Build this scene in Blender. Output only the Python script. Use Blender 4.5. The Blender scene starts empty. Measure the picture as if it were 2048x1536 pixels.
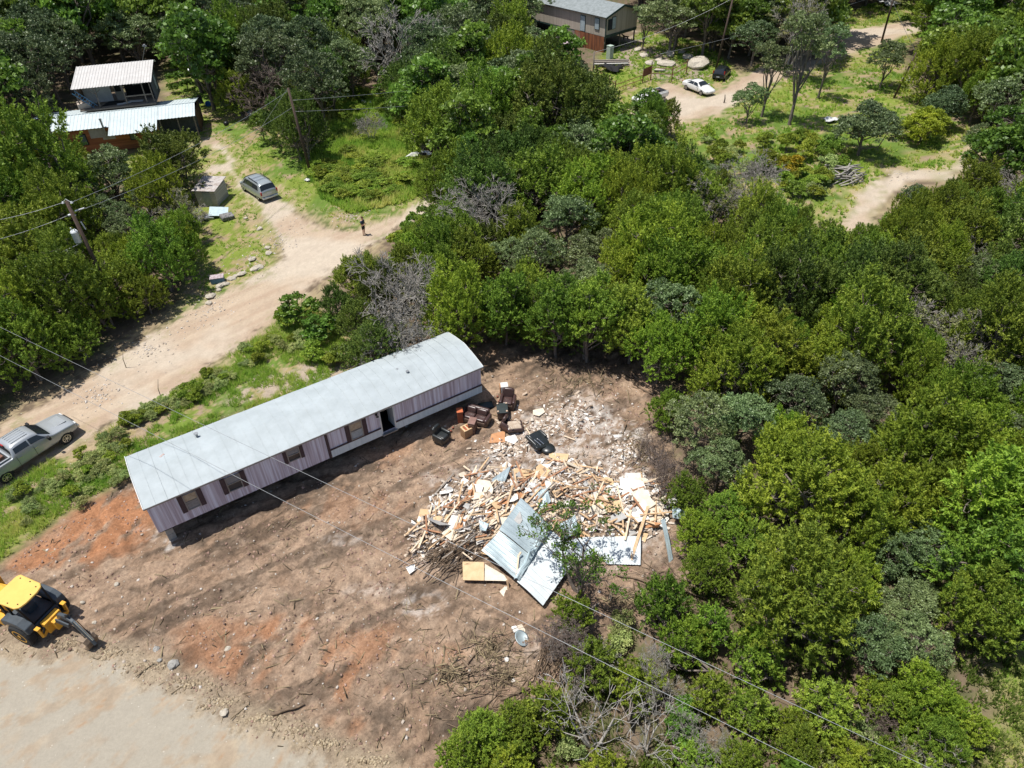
import bpy, math, random
import numpy as np
from mathutils import Vector, Matrix, Euler
R = math.radians
sc = bpy.context.scene
# ------------------------------------------------------------------ camera
CAM_H, PITCH, ROLL, FPX = 31.0, R(40), R(-1.3), 1421.0     # drone 31 m up, looking 40 degrees down
cd = bpy.data.cameras.new('camera'); cam = bpy.data.objects.new('camera', cd)
sc.collection.objects.link(cam); sc.camera = cam
cd.sensor_width = 36; cd.lens = FPX / 2048 * 36; cd.clip_start = 0.5; cd.clip_end = 3000
_f = Vector((0, math.cos(PITCH), -math.sin(PITCH))); _u = Vector((0, math.sin(PITCH), math.cos(PITCH))); _r = Vector((1, 0, 0))
_c, _s = math.cos(ROLL), math.sin(ROLL)
_X = _r * _c + _u * _s; _Y = -_r * _s + _u * _c
cam.matrix_world = Matrix(((_X.x, _Y.x, -_f.x, 0), (_X.y, _Y.y, -_f.y, 0), (_X.z, _Y.z, -_f.z, CAM_H), (0, 0, 0, 1)))
# ------------------------------------------------------------------ sky, sun, exposure
SUNV = Vector((-0.30, 0.0, 1.0)).normalized()
w = bpy.data.worlds.new('World'); sc.world = w; w.use_nodes = True
nt = w.node_tree; sky = nt.nodes.new('ShaderNodeTexSky'); sky.sky_type = 'NISHITA'; sky.sun_disc = False
sky.sun_elevation = math.asin(SUNV.z); sky.sun_rotation = math.atan2(SUNV.x, SUNV.y); sky.dust_density = 1.2
nt.links.new(sky.outputs[0], nt.nodes['Background'].inputs[0]); nt.nodes['Background'].inputs[1].default_value = 0.095
ld = bpy.data.lights.new('sun', 'SUN'); ld.energy = 4.6; ld.angle = R(0.5); ld.color = (1.0, 0.965, 0.90)
lo = bpy.data.objects.new('sun', ld); sc.collection.objects.link(lo)
lo.rotation_euler = SUNV.to_track_quat('Z', 'Y').to_euler()
sc.view_settings.view_transform = 'Standard'; sc.view_settings.look = 'None'
sc.view_settings.exposure = 0.32; sc.view_settings.gamma = 1.0; sc.view_settings.use_curve_mapping = False
sc.cycles.max_bounces = 6; sc.cycles.diffuse_bounces = 3; sc.cycles.glossy_bounces = 3
sc.cycles.transmission_bounces = 3; sc.cycles.transparent_max_bounces = 6

def ray(u, v):
    """direction of the survey photo's pixel (u, v), 2048 x 1536"""
    x, y = (u - 1024) / FPX, (768 - v) / FPX
    return _X * x + _Y * y + _f
def G(u, v, z=0.0):
    d = ray(u, v); t = (CAM_H - z) / -d.z
    return Vector((d.x * t, d.y * t, z))
def PJ(p):
    d = Vector(p) - Vector((0, 0, CAM_H)); F = d.dot(_f)
    return 1024 + FPX * d.dot(_X) / F, 768 - FPX * d.dot(_Y) / F, F
# ------------------------------------------------------------------ tags
COL = sc.collection
def tag(o, label=None, cat=None, group=None, kind=None):
    if label: o['label'] = label
    if cat: o['category'] = cat
    if group: o['group'] = group
    if kind: o['kind'] = kind
    return o
def empty(name, loc, rz=0.0, label=None, cat=None, group=None):
    o = bpy.data.objects.new(name, None); COL.objects.link(o); o.empty_display_size = 0.2
    o.location = loc; o.rotation_euler = (0, 0, rz)
    return tag(o, label, cat, group)
def copy_tree(o, parent=None):
    c = o.copy(); COL.objects.link(c); c.parent = parent
    for ch in list(o.children): copy_tree(ch, c)
    return c
# ------------------------------------------------------------------ mesh helpers
def link(me, name, m, parent=None):
    o = bpy.data.objects.new(name, me); COL.objects.link(o)
    for mm in (m if isinstance(m, (list, tuple)) else [m]): me.materials.append(mm)
    if parent is not None: o.parent = parent
    return o
def np_mesh(name, V, F, smooth=False, tint=None):
    """V (n,3); F list of int arrays (k, corners)"""
    me = bpy.data.meshes.new(name); V = np.asarray(V, dtype=np.float32)
    me.vertices.add(len(V)); me.vertices.foreach_set('co', V.ravel())
    idx = np.concatenate([np.asarray(f).ravel() for f in F]); tot = np.concatenate([np.full(len(f), np.asarray(f).shape[1]) for f in F])
    me.loops.add(len(idx)); me.loops.foreach_set('vertex_index', idx.astype(np.int32))
    me.polygons.add(len(tot)); st = np.zeros(len(tot), np.int32); st[1:] = np.cumsum(tot)[:-1]
    me.polygons.foreach_set('loop_start', st); me.polygons.foreach_set('loop_total', tot.astype(np.int32))
    if smooth: me.polygons.foreach_set('use_smooth', np.ones(len(tot), dtype=bool))
    if tint is not None:
        a = me.attributes.new('tint', 'FLOAT', 'FACE'); a.data.foreach_set('value', np.asarray(tint, np.float32))
    me.update(); me.validate(); return me
class MB:
    """collects shapes into one mesh"""
    def __init__(s): s.v = []; s.f = []
    def add(s, vs, fs, M=None):
        b = len(s.v)
        for p in vs:
            p = Vector(p)
            s.v.append(M @ p if M is not None else p)
        for f in fs: s.f.append(tuple(b + i for i in f))
        return s
    def box(s, c, d, rot=(0, 0, 0), M=None):
        T = Matrix.Translation(Vector(c)) @ Euler(rot).to_matrix().to_4x4()
        if M is not None: T = M @ T
        x, y, z = d[0] / 2, d[1] / 2, d[2] / 2
        return s.add([(-x, -y, -z), (x, -y, -z), (x, y, -z), (-x, y, -z), (-x, -y, z), (x, -y, z), (x, y, z), (-x, y, z)],
                     [(0, 3, 2, 1), (4, 5, 6, 7), (0, 1, 5, 4), (1, 2, 6, 5), (2, 3, 7, 6), (3, 0, 4, 7)], T)
    def bar(s, a, b, w, h=None):
        """rectangular bar from a to b"""
        a, b = Vector(a), Vector(b); d = b - a
        if h is None: h = w
        q = d.to_track_quat('X', 'Z').to_matrix().to_4x4()
        return s.box((0, 0, 0), (d.length, w, h), M=Matrix.Translation((a + b) / 2) @ q)
    def tube(s, pts, rad, n=8, cap=True):
        pts = [Vector(p) for p in pts]; rs = rad if isinstance(rad, (list, tuple)) else [rad] * len(pts)
        b = len(s.v); up = Vector((0.31, 0.17, 0.93))
        for i, p in enumerate(pts):
            t = (pts[min(i + 1, len(pts) - 1)] - pts[max(i - 1, 0)]).normalized()
            x = t.cross(up)
            if x.length < 1e-3: x = t.cross(Vector((1, 0, 0)))
            x.normalize(); y = t.cross(x)
            for k in range(n):
                a = 2 * math.pi * k / n; s.v.append(p + (x * math.cos(a) + y * math.sin(a)) * rs[i])
        for i in range(len(pts) - 1):
            for k in range(n):
                k2 = (k + 1) % n; s.f.append((b + i * n + k, b + i * n + k2, b + (i + 1) * n + k2, b + (i + 1) * n + k))
        if cap:
            s.f.append(tuple(b + k for k in range(n))[::-1]); s.f.append(tuple(b + (len(pts) - 1) * n + k for k in range(n)))
        return s
    def prism(s, poly, z0, z1, M=None):
        n = len(poly); vs = [(p[0], p[1], z0) for p in poly] + [(p[0], p[1], z1) for p in poly]
        fs = [tuple(range(n))[::-1], tuple(range(n, 2 * n))] + [(i, (i + 1) % n, n + (i + 1) % n, n + i) for i in range(n)]
        return s.add(vs, fs, M)
    def lathe(s, prof, n=20, M=None):
        vs = []; fs = []
        for r_, z in prof:
            for k in range(n): a = 2 * math.pi * k / n; vs.append((r_ * math.cos(a), r_ * math.sin(a), z))
        for i in range(len(prof) - 1):
            for k in range(n): k2 = (k + 1) % n; fs.append((i * n + k, i * n + k2, (i + 1) * n + k2, (i + 1) * n + k))
        fs.append(tuple(range(n))[::-1]); fs.append(tuple((len(prof) - 1) * n + k for k in range(n)))
        return s.add(vs, fs, M)
    def build(s, name, m, parent=None, smooth=False, bevel=0, sub=0, seg=2):
        me = bpy.data.meshes.new(name); me.from_pydata([tuple(v) for v in s.v], [], s.f); me.update()
        if smooth: me.polygons.foreach_set('use_smooth', [True] * len(me.polygons))
        o = link(me, name, m, parent)
        if bevel:
            b = o.modifiers.new('b', 'BEVEL'); b.width = bevel; b.segments = seg; b.limit_method = 'ANGLE'; b.angle_limit = R(35)
        if sub:
            b = o.modifiers.new('s', 'SUBSURF'); b.levels = sub; b.render_levels = sub
        return o
# ------------------------------------------------------------------ numpy noise
_rg = np.random.RandomState(5); _PT = _rg.rand(256, 256)
def vnoise(x, y):
    xi = np.floor(x).astype(int); yi = np.floor(y).astype(int); fx = x - xi; fy = y - yi
    fx = fx * fx * (3 - 2 * fx); fy = fy * fy * (3 - 2 * fy)
    a = _PT[xi % 256, yi % 256]; b = _PT[(xi + 1) % 256, yi % 256]; c = _PT[xi % 256, (yi + 1) % 256]; d = _PT[(xi + 1) % 256, (yi + 1) % 256]
    return (a * (1 - fx) + b * fx) * (1 - fy) + (c * (1 - fx) + d * fx) * fy
def fbm(x, y, o=4, g=0.5):
    x = np.asarray(x, float); y = np.asarray(y, float); s = 0; a = 1; t = 0
    for i in range(o):
        s = s + a * vnoise(x * 2 ** i + 17.3 * i, y * 2 ** i + 9.1 * i); t += a; a *= g
    return s / t
def sdist(px, py, poly):
    """signed distance to polygon, positive inside"""
    d = np.full(px.shape, 1e9); ins = np.zeros(px.shape, bool); n = len(poly)
    for i in range(n):
        x0, y0 = poly[i][0], poly[i][1]; x1, y1 = poly[(i + 1) % n][0], poly[(i + 1) % n][1]
        ex, ey = x1 - x0, y1 - y0; L = ex * ex + ey * ey + 1e-12
        t = np.clip(((px - x0) * ex + (py - y0) * ey) / L, 0, 1)
        d = np.minimum(d, np.hypot(px - x0 - t * ex, py - y0 - t * ey))
        c = ((y0 > py) != (y1 > py)) & (px < (x1 - x0) * (py - y0) / (y1 - y0 + 1e-12) + x0); ins ^= c
    return np.where(ins, d, -d)
def ldist(px, py, line):
    d = np.full(px.shape, 1e9)
    for i in range(len(line) - 1):
        x0, y0 = line[i][0], line[i][1]; x1, y1 = line[i + 1][0], line[i + 1][1]
        ex, ey = x1 - x0, y1 - y0; t = np.clip(((px - x0) * ex + (py - y0) * ey) / (ex * ex + ey * ey + 1e-12), 0, 1)
        d = np.minimum(d, np.hypot(px - x0 - t * ex, py - y0 - t * ey))
    return d
# ------------------------------------------------------------------ materials
def mat(name, c1, c2=None, scale=3.0, rough=0.7, metal=0.0, bump=0.0, bscale=None, coat=0.0, spec=0.3, stretch=(1, 1, 1), lo=0.35, hi=0.65, randv=0.0, trans=0.0):
    m = bpy.data.materials.new(name); m.use_nodes = True; nt = m.node_tree; N = nt.nodes; L = nt.links
    b = N['Principled BSDF']; b.inputs['Roughness'].default_value = rough; b.inputs['Metallic'].default_value = metal
    b.inputs['Specular IOR Level'].default_value = spec; b.inputs['Coat Weight'].default_value = coat
    tc = N.new('ShaderNodeTexCoord'); mp = N.new('ShaderNodeMapping'); mp.inputs['Scale'].default_value = stretch
    L.new(tc.outputs['Object'], mp.inputs[0])
    no = N.new('ShaderNodeTexNoise'); no.inputs['Scale'].default_value = scale; no.inputs['Detail'].default_value = 6; no.inputs['Roughness'].default_value = 0.65
    L.new(mp.outputs[0], no.inputs['Vector'])
    if c2 is None: c2 = tuple(x * 0.82 for x in c1)
    r = N.new('ShaderNodeValToRGB'); r.color_ramp.elements[0].position = lo; r.color_ramp.elements[1].position = hi
    r.color_ramp.elements[0].color = (*c2, 1); r.color_ramp.elements[1].color = (*c1, 1)
    L.new(no.outputs['Fac'], r.inputs[0]); out = r.outputs[0]
    if randv:
        oi = N.new('ShaderNodeObjectInfo'); mr = N.new('ShaderNodeMapRange'); mr.inputs[3].default_value = 1 - randv; mr.inputs[4].default_value = 1 + randv
        L.new(oi.outputs['Random'], mr.inputs[0]); hs = N.new('ShaderNodeHueSaturation'); L.new(mr.outputs[0], hs.inputs['Value']); L.new(out, hs.inputs['Color']); out = hs.outputs[0]
    L.new(out, b.inputs['Base Color'])
    if bump:
        bu = N.new('ShaderNodeBump'); bu.inputs['Strength'].default_value = bump; bu.inputs['Distance'].default_value = 0.03
        if bscale:
            n2 = N.new('ShaderNodeTexNoise'); n2.inputs['Scale'].default_value = bscale; n2.inputs['Detail'].default_value = 4; L.new(tc.outputs['Object'], n2.inputs['Vector'])
            L.new(n2.outputs['Fac'], bu.inputs['Height'])
        else: L.new(no.outputs['Fac'], bu.inputs['Height'])
        L.new(bu.outputs[0], b.inputs['Normal'])
    return m
def leafmat(name, ca, cb, cc, trans=0.35, rough=0.55, spec=0.25):
    m = bpy.data.materials.new(name); m.use_nodes = True; nt = m.node_tree; N = nt.nodes; L = nt.links
    b = N['Principled BSDF']; b.inputs['Roughness'].default_value = rough; b.inputs['Specular IOR Level'].default_value = spec
    at = N.new('ShaderNodeAttribute'); at.attribute_name = 'tint'
    r = N.new('ShaderNodeValToRGB'); e = r.color_ramp.elements; e[0].position = 0.0; e[0].color = (*ca, 1); e[1].position = 1.0; e[1].color = (*cc, 1)
    k = e.new(0.5); k.color = (*cb, 1); L.new(at.outputs['Fac'], r.inputs[0])
    oi = N.new('ShaderNodeObjectInfo'); hs = N.new('ShaderNodeHueSaturation')
    mr = N.new('ShaderNodeMapRange'); mr.inputs[3].default_value = 0.475; mr.inputs[4].default_value = 0.520; L.new(oi.outputs['Random'], mr.inputs[0]); L.new(mr.outputs[0], hs.inputs['Hue'])
    mu = N.new('ShaderNodeMath'); mu.operation = 'MULTIPLY'; mu.inputs[1].default_value = 7.31; L.new(oi.outputs['Random'], mu.inputs[0])
    fr = N.new('ShaderNodeMath'); fr.operation = 'FRACT'; L.new(mu.outputs[0], fr.inputs[0])
    m2 = N.new('ShaderNodeMapRange'); m2.inputs[3].default_value = 0.72; m2.inputs[4].default_value = 1.22; L.new(fr.outputs[0], m2.inputs[0]); L.new(m2.outputs[0], hs.inputs['Value'])
    L.new(r.outputs[0], hs.inputs['Color']); L.new(hs.outputs[0], b.inputs['Base Color'])
    t = N.new('ShaderNodeBsdfTranslucent'); L.new(hs.outputs[0], t.inputs[0]); mx = N.new('ShaderNodeMixShader'); mx.inputs[0].default_value = trans
    L.new(b.outputs[0], mx.inputs[1]); L.new(t.outputs[0], mx.inputs[2]); L.new(mx.outputs[0], N['Material Output'].inputs[0])
    return m
# ------------------------------------------------------------------ the ground: one sheet, cut into named patches along cell edges
def gp(pts): return [tuple(G(u, v)[:2]) for u, v in pts]
MAINROAD = gp([(-60,1010),(0,975),(75,925),(150,890),(240,845),(330,795),(400,750),(480,695),(545,650),(600,600),(650,560),(700,520),(760,480),(800,455),(860,425),(940,385),(1040,345),(1180,300),(1300,262),
               (1390,240),(1450,225),(1500,190),(1560,160),(1620,140),(1700,108),(1765,88),(1840,62),(1960,38),(2100,20),(2100,-5),(1960,15),(1830,38),(1740,55),(1665,62),(1600,100),(1520,135),
               (1470,160),(1430,188),(1400,196),(1360,170),(1325,165),(1300,190),(1255,225),(1130,270),(1020,310),(920,350),(860,392),(800,425),(755,445),(700,462),(650,455),(600,425),(560,395),(520,370),(480,355),
               (468,372),(490,392),(520,415),(535,450),(560,480),(555,520),(520,548),(470,572),(420,592),(370,620),(330,650),(280,685),(220,725),(150,765),(70,810),(0,850),(-60,880)])
YARDPATH = gp([(430,275),(455,300),(478,322),(470,340),(480,360),(462,352),(440,345),(410,350),(415,335),(450,325),(440,300),(405,290),(395,270)])
LOWPATH = gp([(1650,470),(1700,425),(1712,392),(1745,362),(1790,345),(1850,342),(1900,340),(1950,262),(1985,262),(1950,330),(1898,360),(1830,364),(1780,388),(1755,420),(1735,470)])
BACKYARD = gp([(1215,130),(1235,105),(1260,60),(1330,80),(1345,125),(1420,140),(1400,170),(1340,160),(1290,150),(1260,140)])
CLEAR = gp([(-80,1190),(0,1128),(60,1085),(120,1040),(180,1000),(260,958),(330,900),(560,800),(760,720),(900,650),(950,620),(1000,610),(1100,600),(1210,600),(1290,640),(1330,760),(1350,900),(1365,1010),(1385,1130),(1360,1200),
            (1260,1260),(1150,1330),(1090,1400),(960,1460),(960,1620),(700,1620),(-80,1620)])
PAD = gp([(-80,1275),(0,1282),(70,1292),(180,1300),(260,1320),(330,1355),(420,1400),(540,1455),(650,1500),(760,1545),(860,1620),(-80,1700)])
MEADOW = gp([(2300,1180),(2048,1290),(1975,1345),(1990,1420),(1960,1480),(1940,1640),(2400,1700)])
YARD = gp([(95,330),(230,320),(340,265),(325,130),(360,110),(440,170),(470,200),(560,230),(640,190),(760,175),(830,230),(840,300),(900,330),(880,400),(800,440),(700,470),(560,410),(560,560),(420,620),(330,660),(380,560),(380,400)])
FIELD = gp([(600,330),(660,270),(640,195),(700,175),(770,185),(830,240),(840,310),(870,330),(850,390),(800,410),(700,430),(640,400)])
RGRASS = gp([(1170,170),(1200,110),(1290,60),(1420,90),(1480,150),(1560,100),(1640,60),(1730,10),(1860,0),(1860,60),(1800,110),(1830,190),(1940,230),(1960,320),(1900,350),(1780,340),(1740,450),(1640,450),(1560,420),(1440,360),(1360,310),(1340,250),(1220,250)])
SCRUB = gp([(-60,1010),(150,890),(330,795),(480,695),(600,600),(680,640),(760,690),(700,755),(480,830),(260,920),(262,955),(160,1010),(40,1100),(-60,1170)])
BERM = [(u, v) for u, v in gp([(120,1290),(260,1325),(420,1400),(600,1470),(760,1540),(860,1600)])]
TRACKS = [(100,1120,560,1010),(70,1160,640,1060),(330,1290,480,1220),(430,1400,620,1220),(500,1420,700,1240),(620,1440,760,1270),(690,1480,830,1300),(230,1130,700,1180),(250,1170,760,1230),(190,1020,240,1120),(235,1015,275,1110),(560,960,860,920),(600,1010,900,960),(1180,880,1260,1010),(740,1500,900,1360)]
def relief(x, y):
    """small real relief: churned soil in the clearing, ruts, a little spoil ridge by the concrete, gentle waves elsewhere"""
    x = np.asarray(x, float); y = np.asarray(y, float)
    cl = np.clip(sdist(x, y, CLEAR) / 1.5, 0, 1) * np.clip(-sdist(x, y, PAD) / 1.0, 0, 1)
    lump = (fbm(x * 1.3, y * 1.3, 5, 0.68) - 0.5) * 0.42
    a = x * 0.45 + y * 0.89; rut = (fbm(x * 0.35 + 3, a * 0 + (y * 0.45 - x * 0.9) * 1.9, 3) - 0.5) * 0.24
    tr = 0
    for (u0, v0, u1, v1) in TRACKS:
        p, q = G(u0, v0), G(u1, v1); d = ldist(x, y, [(p.x, p.y), (q.x, q.y)]); al = (x - p.x) * (q.x - p.x) / (q - p).length + (y - p.y) * (q.y - p.y) / (q - p).length
        tr = tr - np.exp(-(d / .22) ** 4) * (.07 + .035 * np.sign(np.sin(al * 24))) + np.exp(-((d - .38) / .12) ** 2) * .05
    h = cl * (lump + rut + tr)
    b = ldist(x, y, BERM); h = h + np.exp(-(b / 0.45) ** 2) * 0.22 * (0.35 + fbm(x * 1.7, y * 1.7, 3))
    far = np.clip(-sdist(x, y, CLEAR) / 3, 0, 1) * np.clip(-sdist(x, y, PAD) / 3, 0, 1)
    h = h + far * (fbm(x * 0.16, y * 0.16, 4) - 0.5) * 0.30
    return h
def gz(x, y): return float(relief(np.array([x]), np.array([y]))[0])
def GG(u, v, dz=0.0):
    p = G(u, v); p.z = gz(p.x, p.y) + dz; return p
def axis(pieces):
    out = []
    for a, b, st in pieces: out += list(np.arange(a, b, st))
    return np.array(out + [pieces[-1][1]])
xs = axis([(-900, -180, 45), (-180, -70, 2.2), (-70, -34, 0.7), (-34, 14, 0.14), (14, 40, 0.45), (40, 120, 1.2), (120, 200, 5), (200, 900, 50)])
ys = axis([(-300, 0, 20), (0, 8, 1), (8, 14, .2), (14, 38, 0.14), (38, 42, .2), (42, 60, 0.3), (60, 130, 0.6), (130, 200, 3), (200, 1500, 60)])
GX, GY = np.meshgrid(xs, ys); nx_, ny_ = len(xs), len(ys)
px_, py_ = GX.ravel(), GY.ravel()
Hh = relief(px_, py_)
n1 = fbm(px_ * 0.5, py_ * 0.5, 5, 0.6); n2 = fbm(px_ * 1.7 + 40, py_ * 1.7, 5, 0.65); n3 = fbm(px_ * 0.13 + 7, py_ * 0.13 + 3, 4); n4 = fbm(px_ * 3.1, py_ * 3.1 + 11, 4, 0.7)
wob = (n1 - 0.5) * 2.2 + (n2 - 0.5) * 1.4 + (n4 - .5) * 1.0
def S(e0, e1, x): t = np.clip((x - e0) / (e1 - e0), 0, 1); return t * t * (3 - 2 * t)
C = np.zeros((len(px_), 3))
def C3(r, g, b): return np.array([[r, g, b]])
litter = C3(.175, .13, .09) * (0.6 + 0.8 * n2)[:, None]; moss = C3(.075, .105, .028)
k = S(.52, .60, n1 * .45 + n4 * .55)[:, None] * .6; C = litter * (1 - k) + moss * (.7 + .6 * n2)[:, None] * k
def paint(mask, col):
    global C
    mask = np.clip(mask, 0, 1)[:, None]; C = C * (1 - mask) + col * mask
dry = C3(.34, .27, .135) * (0.75 + .5 * n4)[:, None]; green = C3(.13, .205, .035) * (0.55 + .9 * n2)[:, None]; lime = C3(.20, .255, .045) * (0.6 + .8 * n2)[:, None]
soil = C3(.33, .245, .17) * (.75 + .5 * n4)[:, None]
def grassy(poly, drybias=0.5, feather=1.2):
    m = S(-feather, feather, sdist(px_, py_, poly) + wob * .8)
    gcol = green * (1 - S(.45, .6, n3)[:, None]) + lime * S(.45, .6, n3)[:, None]
    kk = S(drybias, drybias + .1, n1 * .55 + n4 * .45)[:, None]; kk2 = S(drybias + .08, drybias + .16, n1 * .4 + n2 * .6)[:, None]
    c = gcol * (1 - kk) + dry * kk; c = c * (1 - kk2) + soil * kk2
    paint(m, c); return m
mg = grassy(YARD, .49); mg = np.maximum(mg, grassy(RGRASS, .50)); mg = np.maximum(mg, grassy(FIELD, .56))
mg = np.maximum(mg, grassy(SCRUB, .455))
m = S(-1, 1, sdist(px_, py_, MEADOW) + wob * .5); paint(m, (C3(.22, .25, .07) * (1 - S(.4, .6, n1)[:, None]) + C3(.31, .27, .13) * S(.4, .6, n1)[:, None]) * (.7 + .6 * n4)[:, None]); mg = np.maximum(mg, m)
m = S(-.6, .6, sdist(px_, py_, BACKYARD) + wob * .8); paint(m * S(.42, .5, n1), C3(.36, .29, .22) * (.7 + .5 * n4)[:, None])
# clearing
sdc = sdist(px_, py_, CLEAR) + wob * .7
m = S(-.5, .9, sdc); mclear = m
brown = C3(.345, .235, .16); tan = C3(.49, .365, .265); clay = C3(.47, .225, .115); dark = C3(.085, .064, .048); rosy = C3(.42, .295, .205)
c = brown * (1 - S(.4, .62, n1)[:, None]) + rosy * S(.4, .62, n1)[:, None]
str_ = fbm((px_ * .84 + py_ * .54) * .22, (py_ * .84 - px_ * .54) * 1.5, 4, .6)      # tracks along the home
str2 = fbm((px_ * .3 + py_ * .95) * .25 + 5, (py_ * .3 - px_ * .95) * 1.3, 4, .6)     # tracks towards the camera
c = c * (1 - S(.53, .64, str_)[:, None] * .62) + dark * S(.53, .64, str_)[:, None] * .62
c = c * (1 - S(.56, .66, n2)[:, None] * .35) + tan * S(.56, .66, n2)[:, None] * .35
paint(m, c * (.45 + 1.1 * n4)[:, None])
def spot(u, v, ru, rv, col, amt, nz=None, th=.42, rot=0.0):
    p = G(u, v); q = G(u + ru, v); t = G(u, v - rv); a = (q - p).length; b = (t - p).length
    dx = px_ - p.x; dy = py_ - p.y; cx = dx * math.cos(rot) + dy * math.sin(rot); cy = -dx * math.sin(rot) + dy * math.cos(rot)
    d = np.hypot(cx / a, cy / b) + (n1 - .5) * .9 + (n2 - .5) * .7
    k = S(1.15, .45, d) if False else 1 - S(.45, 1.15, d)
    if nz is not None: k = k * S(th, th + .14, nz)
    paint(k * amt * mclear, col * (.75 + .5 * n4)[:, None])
claycol = clay * (.8 + .4 * n2)[:, None]
for a in ((215,1045,95,70,.95),(110,1100,90,45,.9),(60,1125,60,25,.8),(300,1010,50,40,.6),(170,1030,60,40,.8),(430,1270,90,40,.5),(560,1255,70,35,.8),(640,1300,90,50,.65),(480,1330,110,40,.6),(740,1290,70,45,.55),(720,1370,70,40,.6),(560,1400,60,30,.4),(690,1450,70,25,.55),(880,1310,70,35,.35),(760,900,110,30,.30),(700,1010,130,40,.25)):
    spot(a[0], a[1], a[2], a[3], claycol, a[4], str2, .28 if a[0] < 320 and a[1] < 1130 else .38)
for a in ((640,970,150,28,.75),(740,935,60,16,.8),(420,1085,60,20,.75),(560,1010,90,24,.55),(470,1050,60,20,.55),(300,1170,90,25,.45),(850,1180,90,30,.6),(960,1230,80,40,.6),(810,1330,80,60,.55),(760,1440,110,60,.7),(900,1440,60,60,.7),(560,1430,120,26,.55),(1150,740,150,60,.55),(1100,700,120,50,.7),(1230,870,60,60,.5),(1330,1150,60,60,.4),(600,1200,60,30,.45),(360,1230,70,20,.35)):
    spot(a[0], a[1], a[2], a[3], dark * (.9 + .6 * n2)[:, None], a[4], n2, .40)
white = C3(.66, .61, .56)
for a in ((1150,830,90,50,.65),(1000,930,80,30,.6),(1100,900,110,60,.7),(1230,960,70,60,.7),(1200,870,90,50,.6),(1060,850,70,30,.5),(1290,900,30,60,.6),(960,1010,90,60,.55),(1150,980,130,80,.55),(880,1110,60,40,.45),(850,1210,60,30,.5),(740,1180,80,20,.3),(330,1090,40,14,.8),(310,1060,40,18,.5),(1040,1290,60,30,.35),(900,960,60,30,.4),(690,1080,70,14,.3),(1180,1060,90,80,.6),(1270,1040,70,90,.75)):
    spot(a[0], a[1], a[2], a[3], white, a[4], n4 * .6 + n1 * .4, .44)
for a in ((1010,1330,90,40,.5),(650,760,120,25,.7),(560,790,80,20,.6)):
    spot(a[0], a[1], a[2], a[3], tan, a[4])
# bare pale ground between the home and the scrub
m = S(-.4, .5, sdist(px_, py_, gp([(430,810),(520,740),(560,745),(640,725),(720,745),(560,800)])) + wob * .6); paint(m * S(.4, .5, n2), C3(.42, .34, .26) * (.75 + .5 * n4)[:, None])
# road
sr = np.maximum(np.maximum(sdist(px_, py_, MAINROAD), sdist(px_, py_, YARDPATH) * 1.0), sdist(px_, py_, LOWPATH))
srw = sr + (n1 - .5) * 1.6 + (n2 - .5) * 1.3 + (n4 - .5) * 1.0; mroad = S(-.35, .5, srw)
strR = fbm((px_ * .72 + py_ * .69) * .12, (py_ * .72 - px_ * .69) * 1.6, 4, .6)
rc = C3(.50, .395, .29) * (1 - S(.35, .7, strR)[:, None]) + C3(.435, .325, .235) * S(.35, .7, strR)[:, None]
rc = rc * (1 - S(.5, .64, n3)[:, None] * .7) + C3(.56, .485, .39) * S(.5, .64, n3)[:, None] * .7
gr = S(.56, .66, n1 * .5 + n4 * .5) * (1 - S(.3, 2.2, sr)) * .55
rc = rc * (1 - gr[:, None]) + C3(.19, .20, .07) * gr[:, None]
paint(mroad, rc * (.84 + .32 * n4)[:, None])
sh = S(-2.6, -.2, sr + wob * .5) * (1 - mroad) * S(.40, .55, n2 * .5 + n4 * .5) * (1 - mclear) * .75; paint(sh, C3(.42, .33, .20) * (.7 + .6 * n4)[:, None])
# concrete slab with dirt on it and a sandy crumbled edge
sp = sdist(px_, py_, PAD); spw = sp + (n2 - .5) * .8 + (n4 - .5) * .6
sand = (C3(.46, .365, .255) * (1 - S(.4, .6, n2)[:, None]) + C3(.37, .285, .20) * S(.4, .6, n2)[:, None]) * (.75 + .5 * n4)[:, None]
paint(S(-1.3, -.2, spw) , sand)
conc = C3(.375, .335, .27) * (.92 + .16 * n4)[:, None]; conc = conc * (1 - S(.5, .62, n3 * .4 + n1 * .6)[:, None] * .5) + C3(.40, .315, .22) * S(.5, .62, n3 * .4 + n1 * .6)[:, None] * .5
mp_ = S(.2, .9, sp + (n2 - .5) * 1.6 + (n4 - .5) * 1.2 + (n1 - .5) * 2.0); paint(mp_, conc)
dirt = S(.53, .62, str_ * .5 + n2 * .5) * (1 - S(2.2, 4.5, sp)) * mp_; paint(dirt * .8, sand)
st = S(.66, .70, n4 * .5 + n2 * .5) * mp_; paint(st * .6, C3(.36, .22, .12))
rough_w = np.clip(mclear + .4 * mg, 0, 1) * (1 - mp_)
gm = bpy.data.materials.new('ground_soil'); gm.use_nodes = True
N = gm.node_tree.nodes; L = gm.node_tree.links; b = N['Principled BSDF']; b.inputs['Roughness'].default_value = .95; b.inputs['Specular IOR Level'].default_value = .12
a1 = N.new('ShaderNodeAttribute'); a1.attribute_name = 'soil'; a2 = N.new('ShaderNodeAttribute'); a2.attribute_name = 'churn'
geo = N.new('ShaderNodeNewGeometry')
def nz(scale, det=5, rg=.7):
    n = N.new('ShaderNodeTexNoise'); n.inputs['Scale'].default_value = scale; n.inputs['Detail'].default_value = det; n.inputs['Roughness'].default_value = rg; L.new(geo.outputs['Position'], n.inputs['Vector']); return n
def mth(op, a, bb):
    n = N.new('ShaderNodeMath'); n.operation = op
    for i, x in enumerate((a, bb)):
        if isinstance(x, (int, float)): n.inputs[i].default_value = x
        else: L.new(x, n.inputs[i])
    return n.outputs[0]
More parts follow.
